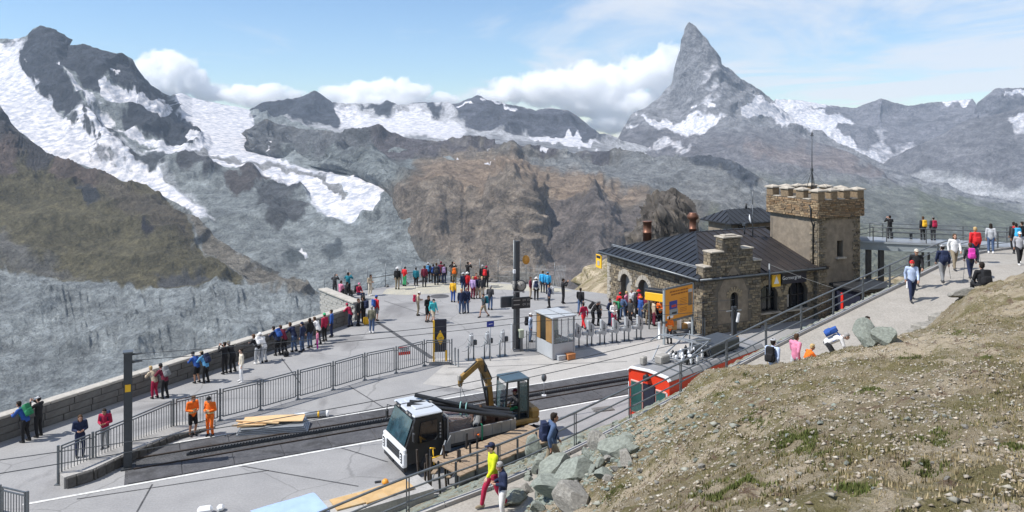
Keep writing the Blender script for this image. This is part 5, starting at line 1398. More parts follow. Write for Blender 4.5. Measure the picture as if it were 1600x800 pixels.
# dark porch at the tower's foot
pc = empty('entrance_porch', BO, BRZ, 'dark glazed entrance porch with flat roof at the foot of the tower', 'porch')
mb = MB(); mb.box((12.6, -1.75, 1.15), (3.4, 2.3, 2.3)); mb.build('porch_body', M_NAVY, pc)
mb = MB(); mb.box((12.6, -1.85, 2.40), (3.9, 2.8, 0.2), 0, bev=.03); mb.build('porch_roof', M_BLACK, pc)
mb = MB(); mb.box((10.88, -1.4, 1.1), (.05, .2, 1.7)); mb.build('red_panel', M_RED, pc)
for x in (11.0, 12.1, 13.2, 14.2):
    mb = MB(); mb.box((x, -3.05, 1.15), (.1, .1, 2.3)); mb.build('porch_post', M_STEEL, pc)
for x in (11.55, 12.65, 13.7):
    mb = MB(); mb.box((x, -2.93, 1.2), (.9, .03, 1.9)); mb.build('glass_panel', M_GLASSD, pc)
# ---- small hut behind the ridge
ht = empty('rear_hut', at(1160, 350, 66.5), BRZ, 'small rendered hut with dark sheet roof behind the station ridge', 'hut')
mb = MB(); mb.box((0, 0, -1.2), (5.0, 3.0, 3.0)); mb.build('hut_wall', M_PLASTER, ht)
rgn = random.Random(4)
roof_slope([(-2.9, -1.9, .35), (2.9, -1.9, .35), (2.2, 0.2, 1.3), (-1.6, 0.2, 1.3)], 0, .55, M_ROOF, ht, rgn)
roof_slope([(-2.9, -1.9, .35), (-1.6, 0.2, 1.3), (-2.9, 2.2, .35)], 1, .55, M_ROOF, ht, rgn)
mb = MB(); mb.box((0, 0.1, .30), (5.8, 4.1, .08)); mb.build('hut_eaves', M_BLACK, ht)
mb = MB(); mb.box((-1.5, -1.53, -.2), (.5, .05, .7)); mb.build('hut_window', M_GLASSD, ht)
mb = MB(); mb.tube([(.6, .2, 1.2), (.6, .2, 1.75)], .1, 8); mb.build('vent_pipe', M_BLACK, ht)
# thin aerial with dish on the main roof
ae = empty('roof_aerial', BO, BRZ, 'thin roof aerial with small white dish beside the tower', 'antenna')
mb = MB(); mb.tube([(8.2, 4.4, 5.2), (8.2, 4.4, 8.1)], [.045, .025], 6); mb.tube([(7.4, 4.4, 6.9), (8.9, 4.4, 6.9)], .012, 4); mb.tube([(8.2, 4.4, 7.6), (8.2, 4.4, 8.6)], .03, 6); mb.build('aerial_pole', M_STEEL, ae)
mb = MB(); mb.tube([(7.6, 4.6, 5.4), (7.6, 4.6, 6.1)], .05, 6); mb.box((7.6, 4.55, 6.15), (.35, .25, .2), .3); mb.build('dish_arm', M_STEELD, ae)
mb = MB(); mb.lathe((0, 0, 0), [(0.02, 0), (.2, .03), (.36, .10), (.37, .11), (.2, .06), (0.02, .04)], 14); o = mb.build('dish', M_WHITEP, ae); o.location = (7.75, 4.3, 6.55); o.rotation_euler = (R(80), 0, R(50))

# ---- footbridge to the tower
fb = empty('footbridge', (0, 0, 0), 0, 'steel footbridge with grey girder running from the tower to the path', 'bridge')
BA = Vector((26.2, 56.4, 4.9)); BB = Vector((36.6, 52.6, 4.95)); bd = (BB - BA).normalized(); bn = Vector((-bd.y, bd.x, 0)).normalized()
BB2 = BA + bd * 15.0
def bp_(s, n, z=0): return BA + bd * s + bn * n + Vector((0, 0, z))
BLn = (BB2 - BA).length
mb = MB(); mb.bar(bp_(-1.2, 1.3, -.05), bp_(BLn, 1.3, -.05), 2.6, .09); mb.build('deck', M_GREY, fb)
for n in (0.05, 2.55):
    mb = MB(); mb.bar(bp_(-1.2, n, -.36), bp_(BLn, n, -.36), .10, .52); mb.bar(bp_(-1.2, n, -.11), bp_(BLn, n, -.11), .26, .03); mb.bar(bp_(-1.2, n, -.61), bp_(BLn, n, -.61), .26, .03); mb.build('girder', M_GIRDER, fb)
for s, w in ((0.3, .32), (1.15, .32), (3.9, .12), (4.3, .12), (8.5, .2)):
    mb = MB()
    mb.bar(bp_(s, .3, -.63), bp_(s, .3, -7), w, w)
    mb.build('column', M_STEELD, fb)
mb = MB(); mb.box(bp_(-.3, 1.3, -.02), (1.4, 2.4, .06), math.atan2(bd.y, bd.x)); mb.build('landing', M_STEELD, fb)
def rail_run(parent, pts, h, rails, post_step=None, posts=None, m=M_STEEL, pr=.028, rr_=.024, side=None, twin=False):
    for k, z in enumerate(rails):
        mb = MB(); mb.tube([Vector(p) + Vector((0, 0, z)) for p in pts], rr_ if k else rr_ * 1.25, 6); mb.build('handrail' if k == 0 else 'mid_rail', m, parent)
    for p in (posts or pts):
        mb = MB(); p = Vector(p)
        if twin:
            for e in (-.035, .035): mb.box((p.x + e, p.y, p.z + h / 2 - .1), (.022, .06, h + .2))
        else: mb.box((p.x, p.y, p.z + h / 2 - .05), (pr * 2, pr * 2, h + .1))
        mb.build('post', m, parent)
br = empty('bridge_railing', (0, 0, 0), 0, 'grey railing along both edges of the footbridge', 'railing')
for n in (.06, 2.54): rail_run(br, [bp_(s, n) for s in (0.6, 1.5, 4.1, 6.9, 9.7, 12.3, 14.8)], 1.05, (1.05, .72, .38))
mb = MB()
for z0, z1 in ((1.05, .55), (.7, .2)): mb.tube([bp_(0.6, .06, z0), bp_(-1.2, .06, z1)], .026, 6)
mb.build('stair_rail', M_STEEL, br)
bnch = empty('bench', (0, 0, 0), 0, 'dark slatted bench on the footbridge near the tower', 'bench')
mb = MB(); mb.bar(bp_(1.9, 2.2, .45), bp_(3.6, 2.2, .45), .4, .06); mb.build('seat', M_STEELD, bnch)
for s in (2.1, 3.4): mb = MB(); mb.bar(bp_(s, 2.2, 0), bp_(s, 2.2, .43), .06, .3); mb.build('leg', M_STEELD, bnch)

# ---- path railing: thirteen posts, three rails
pr_ = empty('path_railing', (0, 0, 0), 0, 'long grey three-rail steel railing following the path downhill', 'railing')
RP = [at(*p) for p in PATH][:11]
start = Vector((-6.4, 19.0, 1.75))
def on_line(i): return RL[i]
dense = [p for p in RL if p.x > -6.6 and p.x < 34]
for k, z in enumerate((1.05, 0.70, 0.35)):
    mb = MB(); mb.tube([p + Vector((0, 0, z)) for p in dense[::2]], .034 if k == 0 else .026, 6); mb.build('handrail' if k == 0 else 'mid_rail', M_STEEL, pr_)
ppx = [500, 649, 781, 891, 985, 1062, 1133, 1194, 1249, 1299, 1346, 1390, 1463, 1518, 1560]
def nearest_px(px):
    return min(RL, key=lambda p: abs(800 + p.x / p.y * F_PX - px))
RPOSTS = [nearest_px(px) for px in ppx]
for p in RPOSTS:
    mb = MB()
    for e in (-.04, .04): mb.box((p.x + e * .8, p.y + e * .55, p.z + .45), (.03, .06, 1.25))
    mb.build('post', M_STEEL, pr_)
# ================================================================ fences, masts, signs, gates, kiosk
TRZ = math.atan2(TD.y, TD.x)
def fence(name, label, pts, h, zb=0.0, pitch=0.125, m=M_STEEL, h0=0.16, group=None, double=True):
    f = empty(name, (0, 0, 0), 0, label, 'fence', group)
    pts = [Vector((p[0], p[1], zb)) for p in pts]
    bal = MB(); bal.box((0, 0, 0), (0.022, 0.022, h - h0 - 0.16)); bme = bal.mesh('baluster', m)
    pm = MB(); pm.box((0, 0, h / 2), (0.07, 0.07, h + .06)); pm.box((0, 0, .012), (.2, .2, .024)); pme = pm.mesh('fence_post', m)
    for p in pts: o = link('fence_post', pme, f); o.location = p; 
    for a, b in zip(pts[:-1], pts[1:]):
        L = (b - a).length; d = (b - a) / L; rz = math.atan2(d.y, d.x)
        e = 0.13
        mb = MB()
        mb.bar((e, 0, h - .03), (L - e, 0, h - .03), .045); 
        if double: mb.bar((e, 0, h - .14), (L - e, 0, h - .14), .04)
        mb.bar((e, 0, h0), (L - e, 0, h0), .04); mb.bar((e, 0, h0 - .02), (e, 0, h - .01), .045); mb.bar((L - e, 0, h0 - .02), (L - e, 0, h - .01), .045)
        for z in (h0 + .05, h - .2): mb.bar((0, 0, z), (e, 0, z), .03); mb.bar((L - e, 0, z), (L, 0, z), .03)
        pn_ = mb.build('fence_panel', m, f); pn_.location = a; pn_.rotation_euler = (0, 0, rz)
        n = int((L - 2 * e) / pitch)
        for k in range(1, n):
            o = link('baluster', bme, pn_); o.location = (e + (L - 2 * e) * k / n, 0, h0 + (h - h0 - .16) / 2)
    return f
FPX = [(91, 757), (145, 733), (200, 708), (271, 675), (344, 657), (407, 641), (465.5, 624), (520.5, 609), (570, 594), (619, 583), (663, 572)]
fence('barrier_fence', 'long grey steel bar fence between the promenade and the railway track', [G(*p) for p in FPX], 1.42)
fence('barrier_fence', 'short grey bar fence beside the black and yellow totem sign', [G(663, 571), G(706, 570)], 1.42)
fence('barrier_fence', 'grey bar fence cut by the bottom left corner of the picture', [G(43, 823), G(0, 812), G(-60, 797)], 1.15)
fence('barrier_fence', 'small grey bar fence under the orange information board', [G(1083, 524), G(1101, 527)], 1.2)
fence('barrier_fence', 'small grey bar fence left of the ticket kiosk', [G(823, 549), G(846, 551)], 1.2)
# stone plinth below the left end of the fence
pl = empty('fence_plinth', (0, 0, 0), 0, 'wedge shaped dark stone plinth under the left end of the bar fence', 'wall')
top = [G(88, 752), G(145, 727), G(200, 702), G(271, 670), G(335, 656), G(335, 668), G(271, 688), G(200, 722), G(145, 750), G(100, 764)]
ht_ = [.42, .42, .40, .26, .06, .06, .26, .40, .42, .42]
me = bpy.data.meshes.new('plinth_core'); n = len(top)
me.from_pydata([(x, y, -.05) for x, y in top] + [(x, y, z) for (x, y), z in zip(top, ht_)], [], [list(range(n, 2 * n))] + [[i, (i + 1) % n, n + (i + 1) % n, n + i] for i in range(n)])
bm = bmesh.new(); bm.from_mesh(me); bmesh.ops.triangulate(bm, faces=bm.faces); bmesh.ops.recalc_face_normals(bm, faces=bm.faces); bm.to_mesh(me); bm.free()
link('plinth_core', me, pl, M_CONC)
rr = random.Random(8)
fr_ = [Vector((*G(335, 668), .06)), Vector((*G(271, 688), .26)), Vector((*G(200, 722), .40)), Vector((*G(145, 750), .42)), Vector((*G(100, 764), .42))]
M_DSTONE = mat('dark_stone', (0.085, 0.082, 0.078), 0.9, var=0.35, scale=4, bump=0.6)
for a, b in zip(fr_[:-1], fr_[1:]):
    L = (b - a).length; s = 0
    while s < L - .1:
        w = min(rr.uniform(.3, .6), L - s); p = a.lerp(b, (s + w / 2) / L); d = (b - a).normalized()
        mb = MB(); mb.box((0, 0, 0), (w - .02, .16, max(p.z - .02, .05)), 0, bev=.03)
        o = mb.build('face_stone', M_DSTONE, pl); o.location = (p.x + d.y * .03 * -1, p.y + d.x * .03, p.z / 2 - .01); o.rotation_euler = (0, 0, math.atan2(d.y, d.x) + rr.uniform(-.05, .05)); s += w
# lookout fence on the far rim
lf = empty('lookout_fence', (0, 0, 0), 0, 'thin wire fence with slender posts along the far rim of the lookout', 'fence')
LP = [(-14.4, 58.2)] + [(-13.2, 61.0), (-11.9, 62.4), (-10.6, 63.6), (-9.4, 64.6), (-8.3, 65.4), (-6.4, 65.8), (-4.5, 66.2), (-2.8, 65.9), (-1.2, 65.6), (1.2, 64.8), (3.6, 63.9)]
for x, y in LP:
    mb = MB(); mb.tube([(0, 0, -.3), (0, 0, 1.95)], .03, 6); mb.box((0, 0, .02), (.25, .25, .1)); o = mb.build('fence_post', M_STEEL, lf); o.location = (x, y, 0)
for z in (0.5, .95, 1.35):
    mb = MB(); mb.tube([(x, y, z) for x, y in LP], .009, 4, cap=False); mb.build('fence_wire', M_STEEL, lf)
mb = MB(); mb.tube([(LP[k][0], LP[k][1], .9) for k in (2, 3, 4, 5)], .022, 5); mb.build('fence_rail', M_RUST, lf)
rr = random.Random(14)
for k in range(34):                 # loose stones along the rim
    t = rr.random() * (len(LP) - 1.01); i = int(t); a, b = Vector(LP[i]), Vector(LP[i + 1]); p = a.lerp(b, t - i)
    o = link('rim_stone', rock_mesh('rim_stone', (rr.uniform(.15, .5), rr.uniform(.12, .35), rr.uniform(.08, .22)), k, 2, .4), None, M_STONEW); o.location = (p.x + rr.uniform(-.4, .4), p.y + rr.uniform(-.2, .5), .05); o.rotation_euler = (0, 0, rr.random() * 6)
    tag(o, 'loose weathered stone lying along the far rim by the wire fence', 'stone', 'loose stones on the far rim')
# netting tower frames right of the lookout crowd
M_NET = mat('pale_net', (0.40, 0.42, 0.43), .8, var=.1)
for (pxa, lab, lean) in ((848, 'pale leaning net frame behind the two people in light blue jackets', -.35), (868, 'pale upright net frame right of the two people in light blue jackets', .1)):
    nf = empty('net_frame', gnd(pxa, 452), 0, lab, 'net')
    for q in range(7):
        mb = MB(); mb.tube([(lean * 1.6 + q * .12, .5, 1.9), (q * .14 - .2, .4, 0)], .012, 4); mb.build('net_cord', M_NET, nf)
    for z in (.5, 1.0, 1.5): 
        mb = MB(); mb.tube([(lean * z * .85 - .2, .45, z), (lean * z * .85 + .7, .45, z)], .01, 4); mb.build('net_cord', M_NET, nf)

# ---- masts and overhead wires
ml = empty('catenary_mast', gnd(200, 731), TRZ, 'tall dark steel mast standing in front of the bar fence at lower left', 'mast')
mb = MB()
for y in (-.14, .14): mb.box((0, y, 2.2), (.30, .03, 4.6))
mb.box((0, 0, 2.2), (.03, .27, 4.6)); mb.build('mast_column', M_STEELD, ml)
mb = MB(); mb.box((0, 0, .03), (.5, .5, .06)); mb.build('base_plate', M_STEELD, ml)
mb = MB(); mb.box((0, -.165, 3.15), (.2, .02, .28)); mb.build('number_plate', M_YEL, ml)
mb = MB(); mb.box((0, 0, 4.53), (.36, .36, .05)); mb.tube([(.1, 0, 4.4), (.5, 0, 4.42)], .04, 6); mb.tube([(.1, 0, 4.1), (.5, 0, 4.12)], .04, 6); mb.build('wire_clamp', M_STEEL, ml)
mc = empty('clock_mast', gnd(808, 547), R(18), 'tall dark steel mast with station clock and departure board in the middle of the platform', 'mast')
mb = MB(); mb.box((0, 0, 3.25), (.25, .25, 6.55)); mb.build('mast_column', M_STEELD, mc)
mb = MB(); mb.tube([(-.22, -.05, .1), (-.22, -.05, 6.6)], .035, 6); mb.build('cable_pipe', M_STEEL, mc)
mb = MB(); mb.box((0, 0, .05), (.6, .6, .1)); mb.build('base_plate', M_CONC, mc)
cf = None
for (x, y, rz_, nm) in ((.12, -.34, R(-10), 'a'), (-.22, -.2, R(-95), 'b')):
    o = empty('clock', (0, 0, 0), 0) if False else None
    mb = MB(); mb.lathe((0, 0, 0), [(.30, -.07), (.33, -.05), (.33, .05), (.30, .07), (.28, .075)], 24); co = mb.build('clock', M_BLACK, mc)
    co.location = (x, y, 3.92); co.rotation_euler = (R(90), 0, rz_)
    mb = MB(); mb.lathe((0, 0, .078), [(.272, 0), (.272, .006)], 24); mb.build('clock_face', M_DOORP, co)
    mb = MB(); mb.bar((0, 0, .088), (.07, .11, .088), .03, .008); mb.bar((0, 0, .088), (-.03, .2, .088), .022, .008)
    for k in range(12):
        a = k * math.pi / 6; mb.bar((.2 * math.sin(a), .2 * math.cos(a), .088), (.25 * math.sin(a), .25 * math.cos(a), .088), .018, .006)
    mb.build('clock_hands', M_BLACK, co)
mb = MB(); mb.bar((-.25, -.2, 3.55), (.25, -.3, 3.55), .06); mb.box((-.3, -.25, 3.5), (.1, .1, .12)); mb.box((.3, -.3, 3.55), (.1, .1, .14)); mb.build('clock_bracket', M_GREY, mc)
for (x, y, nm) in ((.12, -.36, 'front'), (-.42, .12, 'rear')):
    w = 1.15
    mb = MB(); mb.box((x, y, 2.90), (w, .16, .66), 0, bev=.03); do = mb.build('departure_board', M_BLACK if nm == 'front' else M_STEELD, mc)
    if nm == 'front':
        for (tx, tz, s_, t_) in ((.40, 3.06, .2, '09 15'), (.40, 2.80, .2, '09 39')):
            o = text_(t_, s_, (x + .30, y - .083, tz), (R(90), 0, 0), M_DOORP, do, 'board_text')
        mb = MB(); mb.box((x - .28, y - .083, 3.08), (.42, .008, .05)); mb.box((x - .30, y - .083, 2.82), (.38, .008, .05)); mb.build('board_lines', M_DOORP, do)
mb = MB(); mb.box((-.24, -.2, 4.75), (.14, .14, .22)); mb.build('lamp', M_WHITEP, mc)
mb = MB(); mb.lathe((0, 0, 0), [(.05, -.1), (.12, -.06), (.27, .1), (.28, .12)], 14); o = mb.build('loudspeaker', mat('amber_horn', (.55, .25, .03), .5, var=.1), mc); o.location = (.52, .1, 5.35); o.rotation_euler = (R(80), 0, R(20))
mb = MB(); mb.box((.34, .1, 5.35), (.4, .06, .06)); mb.build('horn_bracket', M_GREY, mc)
ms = empty('signal_mast', gnd(1147, 560), R(20), 'slim dark signal mast with white lamp and orange band in front of the station gable', 'mast')
mb = MB(); mb.box((-.09, 0, 1.45), (.1, .16, 3.1)); mb.box((.09, 0, 1.45), (.1, .16, 3.1)); mb.build('mast_column', M_STEELD, ms)
mb = MB(); mb.box((0, -.12, 1.05), (.36, .10, .5)); mb.build('orange_band', mat('amber_band', (.5, .22, .03), .5), ms)
mb = MB(); mb.box((-.32, -.1, 2.35), (.16, .18, .55), 0, bev=.03); o = mb.build('lamp', M_WHITEP, ms); o.rotation_euler = (0, R(12), 0)
mb = MB(); mb.bar((-.5, 0, 2.75), (.5, 0, 2.75), .05); mb.build('cross_arm', M_GREY, ms)
def wire(label, pts, sag=0.0, r=0.013):
    P = []
    for (a, b) in zip(pts[:-1], pts[1:]):
        a, b = Vector(a), Vector(b)
        for k in range(12):
            t = k / 12; P.append(a.lerp(b, t) - Vector((0, 0, sag * 4 * t * (1 - t))))
    P.append(Vector(pts[-1]))
    mb = MB(); mb.tube(P, r, 5); o = mb.build('overhead_wire', M_STEELD); return tag(o, label, 'wire')
wire('upper overhead wire from the lower left mast past the clock mast to the signal mast', [at(206, 553, 29.6), at(540, 525, 31.6), at(836, 493, 35.0), at(1147, 468, 43.6)], .04)
wire('second overhead wire just below the one from the lower left mast to the signal mast', [at(206, 563, 29.6), at(540, 534, 31.6), at(836, 502, 35.0), at(1147, 484, 43.6)], .04)
wire('contact wire crossing in front of the ticket kiosk and over the excavator', [at(-40, 724, 19.6), at(415, 657, 22.1), at(760, 592, 26.0), at(1060, 523, 31.6)], .03)
wire('lowest contact wire just above the black pipes and the track', [at(-40, 746, 18.8), at(415, 668, 21.6), at(694, 618, 24.6), at(1060, 537, 30.6)], .03)
wire('thin wire slanting over the station front to the footbridge', [BO + Matrix.Rotation(BRZ, 3, 'Z') @ Vector((5.15, -.62, 4.2)), at(1302, 450, 47)], .05, .009)
wire('thin stay wire running from the clock mast into the rock slope', [at(810, 397, 45), at(870, 416, 60)], .02, .009)

# ---- signs
tt = empty('totem_sign', gnd(688, 567), R(8), 'black totem sign with a yellow diamond on two yellow posts by the fence end', 'sign')
mb = MB(); mb.box((0, 0, 1.55), (.70, .08, 1.85), 0, bev=.015); mb.build('sign_panel', M_NAVY, tt)
for x in (-.37, .33):
    mb = MB(); mb.box((x, .0, 1.2 if x < 0 else .35), (.10, .10, 2.42 if x < 0 else .7)); mb.build('sign_post', M_YEL, tt)
mb = MB(); mb.prism([(0, -.043, 1.0), (.22, -.043, 1.42), (0, -.043, 1.86), (-.22, -.043, 1.42)], (0, -.008, 0)); mb.build('diamond', M_YEL, tt)
mb = MB(); mb.prism([(-.1, -.052, 1.40), (.1, -.052, 1.42), (.1, -.052, 1.46), (-.1, -.052, 1.44)], (0, -.004, 0)); mb.build('emblem', M_BROWNST, tt)
mb = MB(); mb.box((0, .1, .04), (1.3, .9, .12), 0, bev=.03); mb.build('sign_base', M_CONC, tt)
rs = empty('notice_board', at(632, 549, 43.4), R(22), 'small red and white notice hung on the bar fence', 'sign')
mb = MB(); mb.box((0, -.02, .1), (.62, .02, .24)); mb.build('white_field', M_WHITEP, rs)
mb = MB(); mb.box((0, -.025, -.10), (.66, .02, .18)); mb.box((0, -.025, .25), (.64, .02, .04)); mb.build('red_field', M_RED, rs)
mb = MB(); mb.box((0, -.034, .14), (.44, .006, .04)); mb.box((0, -.034, .05), (.36, .006, .035)); mb.build('text_lines', M_STEEL, rs)
bs = empty('platform_sign', gnd(766, 564), R(14), 'small blue sign on a thin post between the left ticket gates', 'sign')
mb = MB(); mb.tube([(0, 0, 0), (0, 0, 2.2)], .035, 7); mb.build('sign_post', M_GREY, bs)
mb = MB(); mb.box((0, -.04, 2.10), (.42, .03, .34)); mb.build('sign_panel', M_BLUE, bs)
mb = MB(); mb.bar((-.1, -.06, 2.10), (.12, -.06, 2.13), .035, .01); mb.build('arrow', M_WHITEP, bs)
ib = empty('information_board', Vector((9.34, 46.5, 0)), R(41), 'large orange information board with photographs in front of the station', 'sign')
mb = MB(); mb.box((1.42, 0, 2.38), (2.84, .10, 1.92), 0, bev=.01); mb.build('board', M_ORANGE, ib)
for x in (-.03, 2.87):
    mb = MB(); mb.box((x, 0, 1.7), (.10, .13, 3.42)); mb.build('board_post', M_GIRDER, ib)
mb = MB(); mb.bar((-.08, 0, 3.38), (2.92, 0, 3.38), .10); mb.bar((-.08, 0, 1.36), (2.92, 0, 1.36), .14); mb.build('board_frame', M_STEEL, ib)
M_TXT = mat('dark_orange_print', (.30, .10, .01), .5)
mb = MB(); rr = random.Random(6)
for r_, z in enumerate((3.14, 2.96)):
    x = .45 + .15 * r_
    while x < 2.3: w = rr.uniform(.12, .34); mb.box((x + w / 2, -.054, z), (w - .04, .006, .09)); x += w
mb.build('heading_text', M_TXT, ib)
for (x, z, w, h, m, nm) in ((.82, 2.32, .78, .5, M_BLUE, 'photo'), (.86, 1.86, .84, .38, M_GIRDER, 'photo'), (.50, 1.62, .6, .16, M_WHITEP, 'white_label'), (2.55, 2.45, .38, .8, M_BROWNST, 'photo'), (2.55, 2.98, .4, .2, M_LGREY, 'white_label')):
    mb = MB(); mb.box((x, -.056, z), (w, .012, h)); po = mb.build(nm, m, ib)
    if nm == 'photo' and x < 1: 
        mb = MB(); mb.box((x + .05, -.066, z - h * .12), (w * .6, .006, h * .3)); mb.build('photo_subject', M_RED if z > 2 else M_BLACK, po)
mb = MB()
for z in (2.6, 2.5, 2.4, 2.3, 2.2, 2.0, 1.9, 1.8): mb.box((1.85, -.054, z), (.7, .006, .025))
mb.build('body_text', M_TXT, ib)
ys_ = empty('ticket_canopy', at(1027, 478, 49.6), BRZ - R(60), 'yellow and black canopy box above the queue beside the station door', 'sign')
mb = MB(); mb.box((0, 0, .62), (1.5, .6, .52), 0, bev=.02); mb.build('yellow_band', M_YEL, ys_)
mb = MB(); mb.box((0, .05, .98), (1.5, .65, .2), 0, bev=.02); mb.build('black_top', M_BLACK, ys_)
for x in (-.65, .65): mb = MB(); mb.box((x, .15, -.7), (.08, .08, 2.2)); mb.build('canopy_post', M_STEEL, ys_)
tm = empty('track_marker', gnd(850, 619), 0, 'small oval marker plate on a thin post beside the rack rail', 'marker')
mb = MB(); mb.tube([(0, 0, 0), (0, 0, .85)], .02, 6); mb.build('marker_post', M_GREY, tm)
mb = MB(); mb.lathe((0, 0, 0), [(.13, -.015), (.13, .015)], 16); o = mb.build('marker_plate', M_STEEL, tm); o.location = (0, -.02, .92); o.rotation_euler = (R(90), 0, 0); o.scale = (1, 1.5, 1)
mb = MB(); mb.box((0, 0, .03), (.22, .16, .06)); mb.build('marker_foot', M_WHITEP, tm)

# ---- ticket gates
def gate(px, py, kind, label, group):
    g = empty('ticket_gate', gnd(px, py), R(24), label, 'ticket gate', group)
    for x in (-.16, .16):
        mb = MB(); mb.tube([(x, 0, 0), (x, 0, .95)], .042, 8); mb.build('leg', M_STEEL, g)
    mb = MB()
    if kind == 'paddle':
        poly = [(-.10, 0, .62), (.16, 0, .5), (.27, 0, .66), (.27, 0, 1.22), (-.10, 0, 1.52), (-.13, 0, 1.45)]
        mb.prism([(x, -.1, z) for x, _, z in poly], (0, .2, 0)); mb.build('housing', M_LGREY, g)
        mb = MB(); mb.box((.07, -.108, 1.02), (.05, .012, .42)); mb.box((.07, -.108, .95), (.16, .012, .04)); mb.build('reader_slot', M_STEELD, g)
        mb = MB(); mb.box((-.30, 0, .74), (.42, .16, .2), 0, bev=.03); mb.build('turnstile_box', M_LGREY, g)
        mb = MB()
        for a in (-.5, 1.6, 3.7): mb.tube([(-.46, -.05, .78), (-.62 + .1 * math.cos(a), -.45 * math.cos(a) - .1, .78 + .4 * math.sin(a))], .016, 6)
        mb.build('tripod_arms', M_GREY, g)
    else:
        mb.box((.02, 0, 1.12), (.24, .18, .62), 0, bev=.05); mb.build('housing', M_LGREY, g)
        mb = MB(); mb.box((.24, -.05, .98), (.18, .16, .30), 0, bev=.03); mb.build('turnstile_box', M_STEELD, g)
        mb = MB(); mb.tube([(-.05, 0, 1.42), (0, 0, 1.52), (.10, 0, 1.5), (.12, 0, 1.3)], .025, 6)
        for a in (2.2, 3.4, 4.4): mb.tube([(.0, -.1, .9), (.55 * math.cos(a), -.25, .9 + .5 * math.sin(a))], .016, 6)
        mb.build('tripod_arms', M_GREY, g)
    mb = MB(); mb.box((0, 0, .01), (.62, .5, .02)); mb.build('floor_plate', M_STEEL, g)
    return g
order = ['first', 'second', 'third', 'fourth', 'fifth', 'sixth']
for i, (x, y) in enumerate(((901, 542), (921, 539), (941, 537), (960, 534.5), (979, 532), (998, 529))):
    gate(x, y, 'paddle', f'grey ticket gate with slanted paddle, {order[i]} gate to the right of the kiosk', 'ticket gates right of the kiosk')
for i, (x, y) in enumerate(((736, 562), (761, 559), (785, 556))):
    gate(x, y, 'post', f'slim grey ticket gate with tripod arms, {order[i]} from the totem sign', 'ticket gates left of the clock mast')
def post_thing(name, px, py, h, r, m, label, cat):
    mb = MB(); mb.lathe((0, 0, 0), [(r * 1.6, 0), (r * 1.6, .02), (r, .03), (r, h - .02), (r * .9, h)], 12); o = mb.build(name, m); o.location = gnd(px, py); return tag(o, label, cat)
post_thing('bollard', 1031, 529, 1.05, .13, M_GREY, 'thick steel bollard between the ticket gates and the orange board', 'bollard')
post_thing('bollard', 711, 571, 1.0, .04, M_STEEL, 'left one of two thin steel posts right of the totem sign', 'post')
post_thing('bollard', 716, 573, 1.0, .04, M_STEEL, 'right one of two thin steel posts right of the totem sign', 'post')
vm = empty('ticket_validator', gnd(803, 549), R(20), 'pale ticket machine with slim side panel at the foot of the clock mast', 'ticket machine')
mb = MB(); mb.box((-.12, 0, .9), (.1, .25, 1.5), 0, bev=.02); mb.build('side_panel', M_LGREY, vm)
mb = MB(); mb.box((.42, -.1, 1.05), (.3, .25, .5), 0, bev=.03); mb.build('machine_head', mat('pale_green', (.40, .44, .34), .5), vm)
mb = MB(); mb.box((.42, -.1, .4), (.16, .16, .8)); mb.build('machine_foot', M_STEEL, vm)
# chain between the gates
wire('thin chain hung between the slim ticket gates', [gnd(722, 571) + Vector((0, 0, .8)), gnd(736, 562) + Vector((0, 0, .8)), gnd(761, 559) + Vector((0, 0, .8)), gnd(785, 556) + Vector((0, 0, .8)), gnd(823, 549) + Vector((0, 0, .9))], .12, .01)

# ---- kiosk
kk = empty('ticket_kiosk', gnd(864, 563), R(28), 'small glazed ticket kiosk with grey panels and flat white roof', 'kiosk')
W_, D_ = 1.42, 1.85
M_AMBERW = mat('amber_wood', (.27, .15, .05), .5, var=.25, scale=2)
for (x, y) in ((0, 0), (W_, 0), (0, D_), (W_, D_)):
    mb = MB(); mb.box((x, y, 1.2), (.09, .09, 2.4)); mb.build('corner_post', M_GREY, kk)
mb = MB(); mb.box((W_ / 2, .0, .48), (W_ - .1, .05, .86)); mb.build('front_panel', M_LGREY, kk)
mb = MB(); mb.box((0, D_ / 2, .48), (.05, D_ - .1, .86)); mb.build('side_panel', M_LGREY, kk)
mb = MB(); mb.box((W_, D_ / 2, .48), (.05, D_ - .1, .86)); mb.build('side_panel', M_LGREY, kk)
mb = MB(); mb.box((W_ / 2, D_, 1.2), (W_ - .1, .05, 2.3)); mb.build('back_panel', mat('kiosk_back', (.30, .32, .26), .6), kk)
mb = MB(); mb.box((W_ / 2, D_ / 2, .03), (W_ - .1, D_ - .1, .06)); mb.build('floor_plate', M_STEEL, kk)
mb = MB(); mb.box((W_ / 2, .45, .95), (W_ - .12, .7, .06)); mb.build('counter', M_STEELD, kk)
mb = MB(); mb.box((.5, .6, 1.22), (.34, .05, .28)); mb.box((.5, .64, 1.03), (.08, .08, .12)); mb.build('monitor', M_BLACK, kk)
mb = MB(); mb.box((.95, 1.1, .75), (.4, .4, .08)); mb.box((.95, 1.3, 1.05), (.4, .06, .5)); mb.build('chair', M_BLACK, kk)
mb = MB(); mb.box((-.02, D_ * .22, 1.62), (.04, D_ * .36, 1.36)); mb.build('sliding_door', M_AMBERW, kk)
mb = MB(); mb.box((-.02, D_ * .86, 1.62), (.04, D_ * .22, 1.36)); mb.build('sliding_door', M_AMBERW, kk)
m_g, nt_, b_ = new_mat('window_glass'); b_.inputs['Base Color'].default_value = (.55, .62, .60, 1); b_.inputs['Roughness'].default_value = .05; b_.inputs['Transmission Weight'].default_value = 0.0; b_.inputs['Alpha'].default_value = .16; b_.inputs['Specular IOR Level'].default_value = .8
M_GLASS = m_g
mb = MB(); mb.box((W_ / 2, 0.0, 1.62), (W_ - .1, .015, 1.36)); mb.build('pane', M_GLASS, kk)
